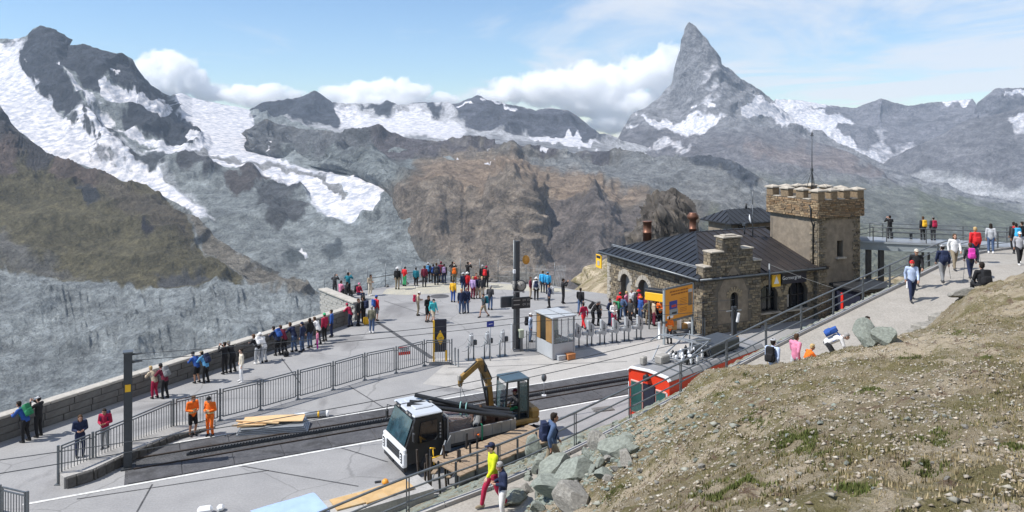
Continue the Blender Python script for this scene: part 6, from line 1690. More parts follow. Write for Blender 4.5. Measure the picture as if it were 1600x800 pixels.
for x in (W_ * .4, W_ * .72): mb = MB(); mb.box((x, -.01, 1.62), (.045, .04, 1.38)); mb.build('mullion', M_GREY, kk)
mb = MB(); mb.box((W_ / 2, D_ / 2, 2.42), (W_ + .22, D_ + .25, .10), 0, bev=.02); mb.build('kiosk_roof', M_LGREY, kk)
mb = MB(); mb.box((W_ / 2, D_ / 2, 2.49), (.03, D_ + .2, .03)); mb.build('roof_seam', M_GREY, kk)
for (x, y, m, lab, sz) in ((876, 562, M_LGREY, 'small grey plastic box on the ground by the kiosk', (.5, .36, .24)), (891, 561, mat('orange_crate', (.42, .17, .06), .7, var=.2), 'orange brown crate standing beside the kiosk', (.52, .36, .3))):
    c_ = empty('storage_box', gnd(x, y), R(30), lab, 'box')
    mb = MB(); mb.box((0, 0, sz[2] / 2), sz, 0, bev=.02); mb.build('box_body', m, c_)
    mb = MB(); mb.box((0, 0, sz[2] + .015), (sz[0] + .03, sz[1] + .03, .05), 0, bev=.015); mb.build('box_lid', m, c_)

rr = random.Random(31)
cart = empty('luggage_cart', gnd(1062, 522), R(22), 'white cardboard cartons on a cart below the orange board', 'cart')
mb = MB(); mb.box((0, 0, .35), (1.5, .7, .06)); mb.build('cart_bed', M_STEEL, cart)
for x in (-.6, .6): mb = MB(); mb.lathe((0, 0, 0), [(.16, -.04), (.16, .04)], 12); o = mb.build('wheel', M_BLACK, cart); o.location = (x, -.3, .16); o.rotation_euler = (R(90), 0, 0)
for k in range(6): mb = MB(); mb.box((0, 0, 0), (.36, .36, .3), rr.uniform(-.3, .3), bev=.01); o = mb.build('carton', M_WHITEP if k % 2 else M_AMBERW, cart); o.location = (-.55 + .4 * (k % 4), -.1 + .1 * (k % 2), .54 + .3 * (k // 4))

# ---- red train on the second track: end face, ribbed grey roof with pantograph gear
trn = empty('red_train', Vector((5.02, 32.6, 0)), R(42), 'red rail car with grey roof and folded pantograph, half hidden behind the slope', 'train')
trn.scale = (1, .8, 1)
M_TRAIN = mat('train_red', (0.62, 0.045, 0.018), 0.3, var=.05, scale=1)
M_TROOF = mat('train_roof', (0.25, 0.25, 0.255), .6, .1, .12, 1.2, wear=(.18, .18, .18), wear_amt=.4)
mb = MB(); prof = [(0, .5), (-2.65, .5), (-2.65, 2.86), (-2.5, 2.98), (-1.32, 3.05), (-.15, 2.98), (0, 2.86)]
mb.prism([(0, y, z) for y, z in prof], (7.4, 0, 0)); mb.build('body', M_TRAIN, trn)
mb = MB(); rp = [(.04, 2.88), (-.13, 3.02), (-1.32, 3.09), (-2.52, 3.02), (-2.69, 2.88), (-2.66, 2.84), (-2.5, 2.96), (-1.32, 3.03), (-.15, 2.96), (.01, 2.84)]
mb.prism([(.10, y, z) for y, z in rp], (7.3, 0, 0)); roof_ = mb.build('train_roof', M_TROOF, trn)
mb = MB(); mb.prism([(-.08, y, z + .012) for y, z in rp], (.18, 0, 0)); mb.build('roof_edge', M_WHITEP, trn)
for k in range(9):
    mb = MB(); x = .9 + k * .72
    for (a, b) in (((.02, 2.90), (-.13, 3.04)), ((-.13, 3.04), (-1.32, 3.11)), ((-1.32, 3.11), (-2.52, 3.04)), ((-2.52, 3.04), (-2.67, 2.90))): mb.bar((x, a[0], a[1]), (x, b[0], b[1]), .05, .03)
    mb.build('roof_rib', M_STEEL, roof_)
for (x, y, s_) in ((.55, -.45, (.3, .3, .36)), (1.35, -.95, (.62, .5, .36))):
    mb = MB(); mb.box((x, y, 3.06 + s_[2] / 2), s_, 0, bev=.05); mb.build('roof_box', M_DOORP, roof_)
mb = MB(); mb.box((4.7, -1.5, 3.32), (2.3, 1.5, .5), 0, bev=.05); mb.build('equipment_box', M_STEELD, roof_)
rr = random.Random(31)
for k in range(44):
    a = Vector((rr.uniform(1.9, 3.7), rr.uniform(-2.2, -.7), 3.06)); mb = MB(); h = rr.uniform(.22, .45)
    mb.lathe(a, [(.04, 0)] + [(.085 if q % 2 else .05, h * (q + 1) / 8) for q in range(7)] + [(.03, h)], 8); mb.build('insulator', M_WHITEP if rr.random() < .66 else M_BLACK, roof_)
pg = [((1.8, -.5, 3.15), (3.9, -.3, 3.75)), ((1.8, -1.9, 3.15), (3.9, -1.9, 3.75)), ((3.9, -.3, 3.75), (2.0, -.5, 4.05)), ((3.9, -1.9, 3.75), (2.0, -1.9, 4.05)), ((2.0, -.2, 4.05), (2.0, -2.3, 4.05)), ((2.3, -.2, 4.02), (2.3, -2.3, 4.02)), ((3.9, -.3, 3.75), (3.9, -1.9, 3.75)), ((1.8, -.5, 3.2), (1.8, -1.9, 3.2)), ((1.8, -.5, 3.15), (3.9, -1.9, 3.7)), ((2.0, -.2, 4.05), (1.6, .1, 3.8)), ((2.0, -2.3, 4.05), (1.6, -2.55, 3.8)), ((1.2, -.4, 3.1), (1.9, -.2, 3.6)), ((4.0, -.4, 3.1), (4.0, -.4, 3.9))]
for a, b in pg: mb = MB(); mb.bar(a, b, .05, .05); mb.build('pantograph_arm', M_GREY, roof_)
mb = MB(); mb.box((3.7, -1.32, .3), (7.0, 2.3, .45)); mb.build('underframe', M_BLACK, trn)
m_gt = mat('train_glass', (.03, .09, .085), .08, 0, .3, .8, spec=.8)
M_FR = mat('frame_pink', (.55, .30, .26), .5)
for (y0, y1, z0, z1) in ((-.92, -.22, 1.2, 2.45), (-2.44, -1.86, 1.2, 2.35)):
    mb = MB(); yc = (y0 + y1) / 2; mb.box((-.02, yc, (z0 + z1) / 2), (.05, y1 - y0 + .12, z1 - z0 + .12), 0, bev=.02); wf = mb.build('window', M_FR, trn)
    mb = MB(); mb.box((-.05, yc, (z0 + z1) / 2), (.03, y1 - y0, z1 - z0)); mb.build('pane', m_gt, wf)
mb = MB(); mb.box((-.025, -1.40, 1.5), (.06, .72, 2.0)); mb.build('end_door', M_NAVY, trn)
for (x, y, z) in ((-.12, -1.3, 2.80), (-.01, -.55, .85), (-.01, -2.1, .85)):
    mb = MB(); mb.lathe((0, 0, 0), [(.10, -.06), (.15, -.05), (.15, .10), (.1, .12)], 14); o = mb.build('headlight', M_BLACK, trn); o.location = (x, y, z); o.rotation_euler = (0, R(-90), 0)
for y in (-.08, -2.58): mb = MB(); mb.tube([(-.08, y, .6), (-.08, y, 2.4)], .025, 6); mb.build('grab_rail', M_GREY, trn)
for k in range(4): mb = MB(); mb.box((1.2 + k * 1.6, -2.66, 1.9), (1.1, .03, .9)); mb.build('window', m_gt, trn)
for x in (.7, 2.1, 5.2, 6.6):
    mb = MB(); mb.lathe((0, 0, 0), [(.34, -.06), (.34, .06)], 16); o = mb.build('wheel', M_STEELD, trn); o.location = (x, -1.9, .34); o.rotation_euler = (R(90), 0, 0)

# ---- stack of boards and sheets by the track
st = empty('board_stack', gnd(428, 672), TRZ * .35, 'stack of pale plywood boards on grey metal sheets beside the track', 'material stack')
for k in range(4): mb = MB(); mb.box((0, 0, .06 + k * .075), (3.0 - .12 * k, 1.05, .06), 0, bev=.01); mb.build('metal_sheet', M_GREY, st)
for x in (-1.2, 0, 1.2): mb = MB(); mb.box((x, 0, .015), (.12, 1.1, .03)); mb.build('bearer', M_STEELD, st)
M_PLY = mat('plywood', (.62, .42, .22), .6, var=.14, scale=2.5, wear=(.52, .33, .16), wear_amt=.3)
for (x, y, z, w, d, rz_, ry) in ((-.55, .18, .42, 1.5, .75, .04, 0), (.62, .10, .45, 1.3, .7, -.05, .02), (-.9, -.1, .37, 1.2, .5, .10, .0), (.15, .22, .40, 1.2, .6, .0, .0)):
    mb = MB(); mb.box((0, 0, 0), (w, d, .035)); o = mb.build('plywood_board', M_PLY, st); o.location = (x, y, z); o.rotation_euler = (.03, ry, rz_)
for (a, b) in (((-1.6, .1, .46), (.25, -.34, .43)), ((-1.7, -.32, .42), (-.4, -.36, .40)), ((-1.5, -.22, .40), (-.2, -.1, .42))):
    mb = MB(); mb.bar(a, b, .10, .05); mb.build('plank', M_PLY, st)
pp = empty('grey_pipe', gnd(492, 652), TRZ * .5, 'short grey pipe with pale end lying behind the board stack', 'pipe')
mb = MB(); mb.tube([(-.9, 0, .14), (.5, 0, .14)], .14, 12); mb.build('pipe_tube', M_GREY, pp)
mb = MB(); mb.tube([(.5, 0, .14), (.62, 0, .14)], .155, 12); mb.build('pipe_collar', M_WHITEP, pp)
mb = MB(); mb.tube([(.12, 0, .14), (.2, 0, .14)], .15, 12); mb.build('strap', M_YEL, pp)

# ---- building site wall, deck and planks below the railing
M_TIMBER = mat('site_timber', (.29, .215, .145), .8, var=.3, scale=3, wear=(.19, .14, .095), wear_amt=.4)
M_SHUTTER = mat('yellow_formwork', (.50, .33, .15), .6, var=.2, scale=2, wear=(.42, .34, .22), wear_amt=.35)
WL = [gnd(452, 815, 1.45), gnd(560, 782, 1.45), gnd(665, 752, 1.45)]
cw = empty('site_wall', (0, 0, 0), 0, 'thick concrete retaining wall with formwork sheets at the bottom edge', 'wall')
for a, b in zip(WL[:-1], WL[1:]):
    d = (b - a).normalized(); n = Vector((d.y, -d.x, 0))
    mb = MB(); mb.prism([a - n * .6 - Vector((0, 0, 1.5)), a + n * .6 - Vector((0, 0, 1.5)), a + n * .6, a - n * .6], b - a); mb.build('wall_section', M_CONC, cw)
d = (WL[2] - WL[0]).normalized(); n = Vector((d.y, -d.x, 0)); rz_ = math.atan2(d.y, d.x)
for i, (px, py, w, dd, m, nm) in enumerate(((545, 783, 1.0, .75, M_SHUTTER, 'formwork_sheet'), (587, 772, 1.0, .8, M_SHUTTER, 'formwork_sheet'), (620, 762, .95, .7, M_SHUTTER, 'formwork_sheet'))):
    mb = MB(); mb.box((0, 0, 0), (w, dd, .04)); o = mb.build(nm, m, cw); o.location = gnd(px, py, 1.48 + i * .008); o.rotation_euler = (0, 0, rz_ + (-.06, .05, 0)[i])
tp = empty('blue_tarpaulin', gnd(452, 798, 1.49), rz_, 'pale blue tarpaulin spread on the wall at the bottom edge', 'tarpaulin')
mb = MB(); 
tx = np.linspace(-1.0, 1.0, 18); ty = np.linspace(-.7, .7, 12); TX, TY = np.meshgrid(tx, ty); TZ_ = .03 + .05 * fbm(TX * 2.2 + 4, TY * 2.2, 4, 3) - .35 * np.clip(np.abs(TY) - .55, 0, 1)
link('sheet', grid_mesh('sheet', TX, TY, TZ_), tp, mat('pale_blue_sheet', (.34, .46, .72), .5, var=.1, scale=2))
bk = empty('plastic_barrier', gnd(330, 801), .3, 'white and orange plastic lump at the bottom edge of the yard', 'barrier')
mb = MB(); mb.box((-.2, 0, .12), (.5, .3, .24), 0, bev=.08); mb.build('white_lump', M_WHITEP, bk); mb = MB(); mb.box((.3, .05, .1), (.25, .25, .2), 0, bev=.07); mb.build('white_lump', M_WHITEP, bk)
hl = empty('safety_helmet', gnd(602, 754, 1.5), 0, 'orange safety helmet with dark gloves on the concrete wall by the truck', 'helmet')
mb = MB(); mb.lathe((0, 0, 0), [(.12, 0), (.115, .02), (.10, .07), (.06, .11), (.01, .125)], 12); mb.build('shell', M_ORANGE, hl)
mb = MB(); mb.box((-.24, -.02, .03), (.22, .1, .06), .3, bev=.02); mb.build('glove', M_BLACK, hl)
dk = empty('timber_deck', (0, 0, 0), 0, 'timber plank walkway on props between the truck and the railing', 'deck')
DA = gnd(716, 742, 1.05); DB = gnd(868, 683, 1.05); dv = (DB - DA); DL = dv.length; dv.normalize(); dn = Vector((-dv.y, dv.x, 0)); rr = random.Random(2)
s = 0
while s < DL:
    w = rr.uniform(.19, .24); c_ = DA + dv * (s + w / 2) + dn * .75
    mb = MB(); mb.box((0, 0, 0), (w - .015, 1.7 + rr.uniform(-.05, .05), .05)); o = mb.build('plank', M_TIMBER, dk); o.location = c_ + Vector((0, 0, rr.uniform(-.008, .008))); o.rotation_euler = (0, 0, math.atan2(dv.y, dv.x) + rr.uniform(-.01, .01)); s += w
for k in range(9):
    c_ = DA + dv * (DL * (k + .3) / 9)
    mb = MB(); mb.bar(c_ + dn * .05 - Vector((0, 0, 1.05)), c_ + dn * .05 - Vector((0, 0, .03)), .09); mb.build('prop', M_TIMBER, dk)
for k in range(5):
    c_ = DA + dv * (DL * k / 5 - .2) - dn * .12
    mb = MB(); mb.bar(c_ - Vector((0, 0, 1.05)), c_ + Vector((0, 0, .55)), .08); mb.build('guard_post', M_STEELD, dk)
mb = MB(); mb.bar(DA - dn * .04 - Vector((0, 0, .5)), DB - dn * .04 - Vector((0, 0, .5)), .04, .9); mb.build('formwork_face', M_STEEL, dk)
rr = random.Random(77)
sp = empty('site_props', gnd(696, 766, .0), rz_, 'cluster of rusty formwork props between the wall and the railing', 'props')
for k in range(14):
    x = rr.uniform(-.9, 1.5); y = rr.uniform(-.5, .5); mb = MB(); mb.bar((x, y, 0), (x + rr.uniform(-.15, .15), y, rr.uniform(.9, 1.7)), .06); mb.build('prop', M_RUST if k % 2 else M_BLACK, sp)
for k in range(5): mb = MB(); x = rr.uniform(-.8, 1.0); mb.bar((x, -.4, .5 + .15 * k), (x + 1, .5, .55 + .12 * k), .16, .05); mb.build('plank', M_TIMBER, sp)
# broken paving patch near the deck end
mb = MB(); mb.box((0, 0, .03), (1.0, .5, .05), .3, bev=.02); o = mb.build('paving_patch', M_STONEW); o.location = gnd(942, 640); tag(o, 'small heap of broken paving near the train', 'rubble')
# ================================================================ small tipper truck, pipes, mini excavator
TKO = gnd(634, 747); KRZ = R(30)
TKS = 1.03
TK = empty('flatbed_truck', TKO, KRZ, 'small white flatbed truck with black cab sides carrying wrapped bricks', 'truck')
W_ = 1.78; TK.scale = (TKS * .98, TKS * 1.2, TKS * 1.04)
M_TWHITE = mat('truck_white', (.72, .73, .74), .28, 0, .04, 1.5, spec=.6)
M_TGREY = mat('truck_roof_grey', (.50, .53, .57), .35, .1, .05, 1.5)
M_TYRE = mat('tyre_rubber', (.022, .022, .023), .85, var=.2, scale=8)
M_ALU = mat('dropside_aluminium', (.36, .35, .34), .5, .35, .10, 2, wear=(.24, .22, .20), wear_amt=.35)
M_WIND = mat('windscreen', (.028, .065, .085), .06, 0, .6, 2.0, spec=.9)
mb = MB(); mb.box((2.3, W_ / 2, .48), (4.5, .7, .16)); mb.build('chassis', M_BLACK, TK)
cab_p = [(.06, .42), (.02, 1.02), (.42, 1.98), (1.50, 2.02), (1.56, 1.0), (1.56, .42)]
mb = MB(); mb.prism([(x, .04, z) for x, z in cab_p], (0, W_ - .08, 0)); cab = mb.build('cab', M_BLACK, TK)
mb = MB(); mb.prism([(x, -.0, z) for x, z in [(.50, 1.12), (.62, 1.84), (1.28, 1.86), (1.30, 1.12)]], (0, .03, 0)); mb.build('side_window', M_GLASSD, cab)
mb = MB(); mb.add([(.005, .12, 1.06), (.005, W_ - .12, 1.06), (.365, W_ - .16, 1.92), (.365, .16, 1.92), (-.015, .12, 1.07), (-.015, W_ - .12, 1.07), (.345, W_ - .16, 1.93), (.345, .16, 1.93)], [[0, 1, 2, 3], [7, 6, 5, 4], [0, 4, 5, 1], [1, 5, 6, 2], [2, 6, 7, 3], [3, 7, 4, 0]]); mb.build('windscreen', M_WIND, cab)
mb = MB(); mb.box((.95, W_ / 2, 2.06), (1.20, W_ - .06, .10), 0, bev=.04); mb.box((1.0, W_ / 2 + .1, 2.13), (.75, W_ * .55, .07), 0, bev=.03); mb.box((.62, W_ * .72, 2.12), (.42, .22, .05), 0, bev=.02); mb.build('roof', M_TGREY, cab)
for y in (.42, W_ - .42):
    mb = MB(); mb.box((.36, y, 2.06), (.08, .42, .10), 0, bev=.02); lb = mb.build('light_bar', M_BLACK, cab)
    for e in (-.12, .12): mb = MB(); mb.box((.312, y + e, 2.06), (.02, .13, .06)); mb.build('lamp', M_DOORP, lb)
mb = MB(); mb.box((-.02, W_ / 2, .92), (.14, W_ + .02, .20), 0, bev=.04); mb.box((-.03, .15, .62), (.18, .34, .50), 0, bev=.04); mb.box((-.03, W_ - .15, .62), (.18, .34, .50), 0, bev=.04); mb.box((-.03, W_ / 2, .42), (.20, W_ + .02, .16), 0, bev=.04); fp = mb.build('front_panel', M_TWHITE, cab)
mb = MB(); mb.box((-.03, W_ / 2, .66), (.08, W_ - .62, .32)); gr = mb.build('grille', M_BLACK, cab)
for z in (.56, .66, .76): mb = MB(); mb.box((-.075, W_ / 2, z), (.02, W_ - .64, .025)); mb.build('grille_bar', M_STEELD, gr)
for y in (.15, W_ - .15):
    mb = MB(); mb.box((-.115, y, .66), (.03, .16, .36)); hl_ = mb.build('headlight', M_BLACK, cab)
    for k in range(3): mb = MB(); mb.lathe((0, 0, 0), [(.035, 0), (.04, .02)], 10); o = mb.build('lamp', M_WHITEP, hl_); o.location = (-.128, y, .55 + .10 * k); o.rotation_euler = (0, R(-90), 0)
mb = MB(); mb.box((.02, W_ / 2, .26), (.22, W_ - .1, .22), 0, bev=.05); mb.box((-.10, W_ / 2, .30), (.08, .14, .08)); mb.build('bumper', M_BLACK, cab)
mb = MB(); mb.tube([(.30, -.02, 1.85), (.18, -.22, 1.85), (.18, -.24, 1.5)], .018, 6); mb.box((.19, -.26, 1.5), (.10, .14, .34), 0, bev=.03); mb.build('mirror', M_BLACK, cab)
mb = MB(); mb.tube([(.30, W_ + .02, 1.85), (.18, W_ + .2, 1.85), (.18, W_ + .22, 1.5)], .018, 6); mb.box((.19, W_ + .24, 1.5), (.10, .14, .34), 0, bev=.03); mb.build('mirror', M_BLACK, cab)
for z in np.arange(1.2, 1.75, .12): mb = MB(); mb.box((1.42, .0, z), (.05, .03, .06)); mb.build('vent', M_GREY, cab)
def wheel(parent, x, y, r, w):
    mb = MB(); mb.lathe((0, 0, 0), [(r * .55, -w / 2), (r * .92, -w / 2), (r, -w * .3), (r, w * .3), (r * .92, w / 2), (r * .55, w / 2)], 20); wo_ = mb.build('wheel', M_TYRE, parent); wo_.location = (x, y, r); wo_.rotation_euler = (R(90), 0, 0)
    mb = MB(); mb.lathe((0, 0, 0), [(r * .56, -w * .38), (r * .3, -w * .2), (r * .12, -w * .42), (r * .1, w * .4), (r * .56, w * .38)], 16); mb.build('rim', M_GREY, wo_)
for y in (.14, W_ - .14): wheel(TK, .95, y, .33, .24); wheel(TK, 3.55, y, .33, .26)
# bed with dropsides, headboard mesh, brick pallets
BX0, BX1, BZ_ = 1.78, 4.75, .86
mb = MB(); mb.box(((BX0 + BX1) / 2, W_ / 2, BZ_ - .05), (BX1 - BX0, W_ + .06, .10)); bed = mb.build('cargo_bed', M_STEELD, TK)
for y in (-.02, W_ + .02):
    mb = MB(); mb.box(((BX0 + BX1) / 2, y, BZ_ + .20), (BX1 - BX0, .045, .42), 0, bev=.012); ds = mb.build('dropside', M_ALU, bed)
    for k in range(7): mb = MB(); mb.box((BX0 + .22 + k * .42, y + (-.03 if y < .5 else .03), BZ_ + .20), (.03, .02, .38)); mb.build('side_rib', M_ALU, ds)
mb = MB(); mb.box((BX1, W_ / 2, BZ_ + .20), (.045, W_ + .04, .42)); mb.build('tailgate', M_ALU, bed)
hb = MB()
for y in np.linspace(.02, W_ - .02, 5): hb.bar((BX0 - .03, y, BZ_), (BX0 - .03, y, BZ_ + 1.0), .035)
for z in (BZ_ + .5, BZ_ + 1.0): hb.bar((BX0 - .03, 0, z), (BX0 - .03, W_, z), .04)
hb.build('headboard', M_GREY, bed)
M_BRICK = island_mat('brown_brick', [(.15, .085, .065), (.21, .12, .09), (.11, .07, .058), (.25, .15, .115)], .85, .4, 9)
M_WRAP = new_mat('clear_wrap')[0]; _b = M_WRAP.node_tree.nodes['Principled BSDF']; _b.inputs['Base Color'].default_value = (.62, .64, .68, 1); _b.inputs['Alpha'].default_value = .22; _b.inputs['Roughness'].default_value = .18; _b.inputs['Specular IOR Level'].default_value = .8
bk_ = MB(); bk_.box((0, 0, 0), (.235, .135, .085), 0, bev=.008); bme = bk_.mesh('brick', M_BRICK); rr = random.Random(9)
for pi_, (x0, n_, h_) in enumerate(((BX0 + .10, 4, 7), (BX0 + 1.66, 2, 6), (BX0 + 2.25, 2, 5))):
    pal = empty('brick_pallet', (0, 0, 0), 0, ['shrink wrapped brick pallet right behind the truck cab', 'open brick pallet in the middle of the truck bed', 'low brick pallet near the truck tailgate'][pi_], 'bricks')
    pal.matrix_world = Matrix.Translation(TKO) @ Matrix.Rotation(KRZ, 4, 'Z') @ Matrix.Scale(TKS, 4) @ Matrix.Translation((x0, .3, BZ_))
    for k in range(3): mb = MB(); mb.box((n_ * .12, .1 + k * .55, .05), (n_ * .24, .1, .1)); mb.build('pallet_bearer', M_TIMBER, pal)
    for z in range(h_):
        for a in range(n_):
            for y in range(9):
                if 0 < a < n_ - 1 and 0 < y < 8 and z < h_ - 1: continue
                o = link('brick', bme, pal); o.location = (.12 + a * .24 + rr.uniform(-.006, .006), .07 + y * .148, .145 + z * .089); o.rotation_euler = (0, 0, rr.uniform(-.03, .03))
    if pi_ == 0:
        mb = MB(); mb.box((n_ * .12, .66, .1 + h_ * .045), (n_ * .24 + .06, 1.42, h_ * .09 + .12), 0, bev=.04); mb.build('plastic_wrap', M_WRAP, pal)
M_GSTRAP = mat('green_strap', (.02, .30, .16), .6)
mb = MB(); mb.bar((BX0 + 1.42, -.05, BZ_ - .1), (BX0 + 1.42, -.05, BZ_ + .45), .05, .012, up=(0, 1, 0)); mb.bar((BX0 + 1.42, -.05, BZ_ + .45), (BX0 + 1.30, .12, BZ_ + .62), .05, .012); mb.build('strap', M_GSTRAP, bed)
# yellow hand controls and prop beside the cab
mb = MB(); mb.tube([(1.0, -.35, 1.0), (.7, -.55, 1.15)], .025, 6); mb.tube([(1.25, -.4, .72), (.75, -.55, .78)], .025, 6); mb.tube([(.85, -.47, 1.1), (.9, -.47, .5)], .022, 6); mb.build('control_levers', M_YEL, TK)
mb = MB(); mb.tube([(1.5, -.25, 1.15), (.75, -.6, .05)], .03, 6); mb.prism([(1.4, -.2, .75), (1.75, -.2, 1.25), (1.75, -.2, .7)], (0, .05, 0)); mb.build('outrigger', M_GREY, TK)
mb = MB(); mb.box((1.62, -.0, .62), (.22, .25, .5), 0, bev=.03); mb.box((1.66, .3, 1.2), (.18, .5, 1.1), 0, bev=.03); mb.build('equipment_box', M_BLACK, TK)

# pipes in the sling
M_PIPE = mat('black_pipe', (.014, .015, .017), .38, var=.15, scale=4)
PP = [(at(648, 617, 30.6), at(804, 652, 30.4)), (at(640, 628, 30.2), at(796, 640, 31.2)), (at(636, 632, 30.0), at(790, 650, 30.1)), (at(645, 630, 30.7), at(800, 646, 30.8))]
for i, (a, b) in enumerate(PP):
    mb = MB(); mb.tube([a, b], .085, 14, cap=False); v = (b - a).normalized(); mb.tube([a + v * .002, b - v * .002], .070, 14, cap=True)
    o = mb.build('black_pipe', M_PIPE); tag(o, ['uppermost of the black pipes hanging in the excavator sling', 'rear black pipe of the bundle in the sling', 'lowest black pipe of the bundle over the truck cab', 'middle black pipe of the bundle in the sling'][i], 'pipe', 'black pipes in the sling')
# mini excavator
EO = gnd(800, 680); EX = empty('mini_excavator', EO, TRZ, 'yellow mini excavator with black cab lifting a bundle of black pipes', 'excavator')
M_CATY = mat('digger_yellow', (.28, .165, .04), .5, .1, .25, 2.5, wear=(.10, .075, .04), wear_amt=.6)
M_TRK = mat('rubber_track', (.03, .03, .032), .8, var=.3, scale=10)
invE = (Matrix.Translation(EO) @ Matrix.Rotation(TRZ, 4, 'Z')).inverted()
for y in (-.58, .58):
    mb = MB(); pr = []
    for k in range(9): a = -math.pi / 2 + math.pi * k / 8; pr.append((.82 + .23 * math.cos(a), .25 + .23 * math.sin(a)))
    for k in range(9): a = math.pi / 2 + math.pi * k / 8; pr.append((-.82 + .23 * math.cos(a), .25 + .23 * math.sin(a)))
    mb.prism([(x, y - .15, z) for x, z in pr], (0, .30, 0)); tk_ = mb.build('crawler_track', M_TRK, EX)
    for k in range(26):
        t = k / 26 * (2 * 1.64 + 2 * math.pi * .23)
        if t < 1.64: x, z, a = -.82 + t, .015, 0
        elif t < 1.64 + math.pi * .23: q = (t - 1.64) / .23; x, z, a = .82 + .235 * math.sin(q), .25 - .235 * math.cos(q), -q
        elif t < 3.28 + math.pi * .23: x, z, a = .82 - (t - 1.64 - math.pi * .23), .485, 0
        else: q = (t - 3.28 - math.pi * .23) / .23; x, z, a = -.82 - .235 * math.sin(q), .25 + .235 * math.cos(q), -q
        mb = MB(); mb.box((0, 0, 0), (.06, .31, .035)); o = mb.build('track_lug', M_TRK, tk_); o.location = (x, y, z); o.rotation_euler = (0, a, 0)
    for x in (-.8, -.3, .2, .8):
        mb = MB(); mb.lathe((0, 0, 0), [(.15 if abs(x) > .5 else .09, -.165), (.15 if abs(x) > .5 else .09, .165)], 12); o = mb.build('track_roller', M_STEELD, tk_); o.location = (x, y, .25 if abs(x) > .5 else .16); o.rotation_euler = (R(90), 0, 0)
mb = MB(); mb.box((0, 0, .42), (.9, .9, .2)); mb.lathe((0, 0, .5), [(.35, 0), (.35, .12)], 16); mb.build('undercarriage', M_STEELD, EX)
mb = MB(); mb.tube([(-1.2, -.6, .3), (-.7, -.4, .35)], .05, 6); mb.box((-1.25, 0, .22), (.06, 1.5, .34), 0, bev=.02); mb.build('dozer_blade', M_CATY, EX)
up_ = MB(); up_.box((.18, 0, .74), (1.7, 1.35, .26), 0, bev=.08); up_.box((.80, 0, 1.0), (.5, 1.3, .5), 0, bev=.12); body_ = up_.build('upper_body', M_CATY, EX)
cabx0, cabx1, cy0, cy1, cz0, cz1 = -.62, .52, -.60, .42, .86, 2.50
cb = MB()
for x in (cabx0 + .03, cabx1 - .03):
    for y in (cy0 + .03, cy1 - .03): cb.bar((x + (.10 if x < 0 else 0), y, cz1), (x, y, cz0), .07)
cb.bar((cabx0, cy0 + .03, 1.15), (cabx1, cy0 + .03, 1.15), .05); cb.bar((.05, cy0 + .03, cz0), (.05, cy0 + .03, cz1), .06)
cb.box(((cabx0 + cabx1) / 2, (cy0 + cy1) / 2, .88), (1.14, 1.02, .06)); cb.box((cabx1 - .02, (cy0 + cy1) / 2, 1.2), (.04, 1.0, .7))
cabo = cb.build('cab_frame', M_BLACK, EX)
mb = MB(); mb.box(((cabx0 + cabx1) / 2 + .05, (cy0 + cy1) / 2, cz1 + .04), (1.12, 1.06, .10), 0, bev=.04); mb.build('cab_roof', mat('cab_roof_blue', (.055, .085, .105), .35, 0, .2, 2), cabo)
M_CGL = new_mat('cab_glass')[0]; _b = M_CGL.node_tree.nodes['Principled BSDF']; _b.inputs['Base Color'].default_value = (.07, .12, .13, 1); _b.inputs['Alpha'].default_value = .55; _b.inputs['Roughness'].default_value = .06; _b.inputs['Specular IOR Level'].default_value = .8
mb = MB(); mb.box((cabx0 + .07, (cy0 + cy1) / 2, 1.72), (.015, .9, 1.3)); mb.build('front_pane', M_CGL, cabo)
mb = MB(); mb.box((.28, cy0 + .02, 1.80), (.40, .015, 1.2)); mb.build('side_pane', M_CGL, cabo)
mb = MB(); mb.box((cabx1 - .03, (cy0 + cy1) / 2, 1.95), (.015, .9, .8)); mb.build('rear_pane', M_CGL, cabo)
mb = MB(); mb.box((.15, -.08, 1.15), (.45, .45, .14), 0, bev=.04); mb.box((.36, -.08, 1.45), (.12, .45, .55), 0, bev=.04); mb.build('seat', M_BLACK, cabo)
mb = MB(); mb.box((-.40, -.1, 1.2), (.10, .5, .5), 0, bev=.03); mb.tube([(-.3, -.3, 1.2), (-.2, -.3, 1.55)], .02, 6); mb.tube([(-.3, .12, 1.2), (-.2, .12, 1.55)], .02, 6); mb.build('console', M_CATY, cabo)
E = lambda px, py, d: invE @ at(px, py, d)
b0, b1, b2_ = E(768, 650, 32.4), E(763, 596, 32.2), E(749, 566, 31.8)
s1, s2 = E(749, 568, 31.8), E(722, 590, 31.3)
mb = MB()
for p, q, w0 in ((b0, b1, .28), (b1, b2_, .26)): mb.bar(p, q, .20, w0)
mb.build('boom', M_CATY, EX)
mb = MB(); mb.tube([b0 + Vector((-.12, -.02, .1)), (b1 + b2_) / 2 + Vector((-.14, 0, -.06))], .045, 8); mb.tube([b0 + Vector((-.12, -.02, .1)), b1 + Vector((-.12, 0, -.2))], .065, 8); mb.build('boom_cylinder', M_STEELD, EX)
mb = MB(); mb.bar(b2_, s2, .17, .22); mb.box(b2_, (.30, .24, .30), 0, bev=.05); mb.build('stick', M_CATY, EX)
mb = MB(); mb.tube([b1 + Vector((.14, 0, .1)), b2_ + Vector((.16, 0, .08))], .05, 8); mb.tube([b2_ + Vector((.0, 0, .14)), s2 + Vector((.1, 0, .2))], .04, 8); mb.box(b2_ + Vector((.28, 0, -.28)), (.12, .14, .3), 0, bev=.03); mb.build('stick_cylinder', M_STEELD, EX)
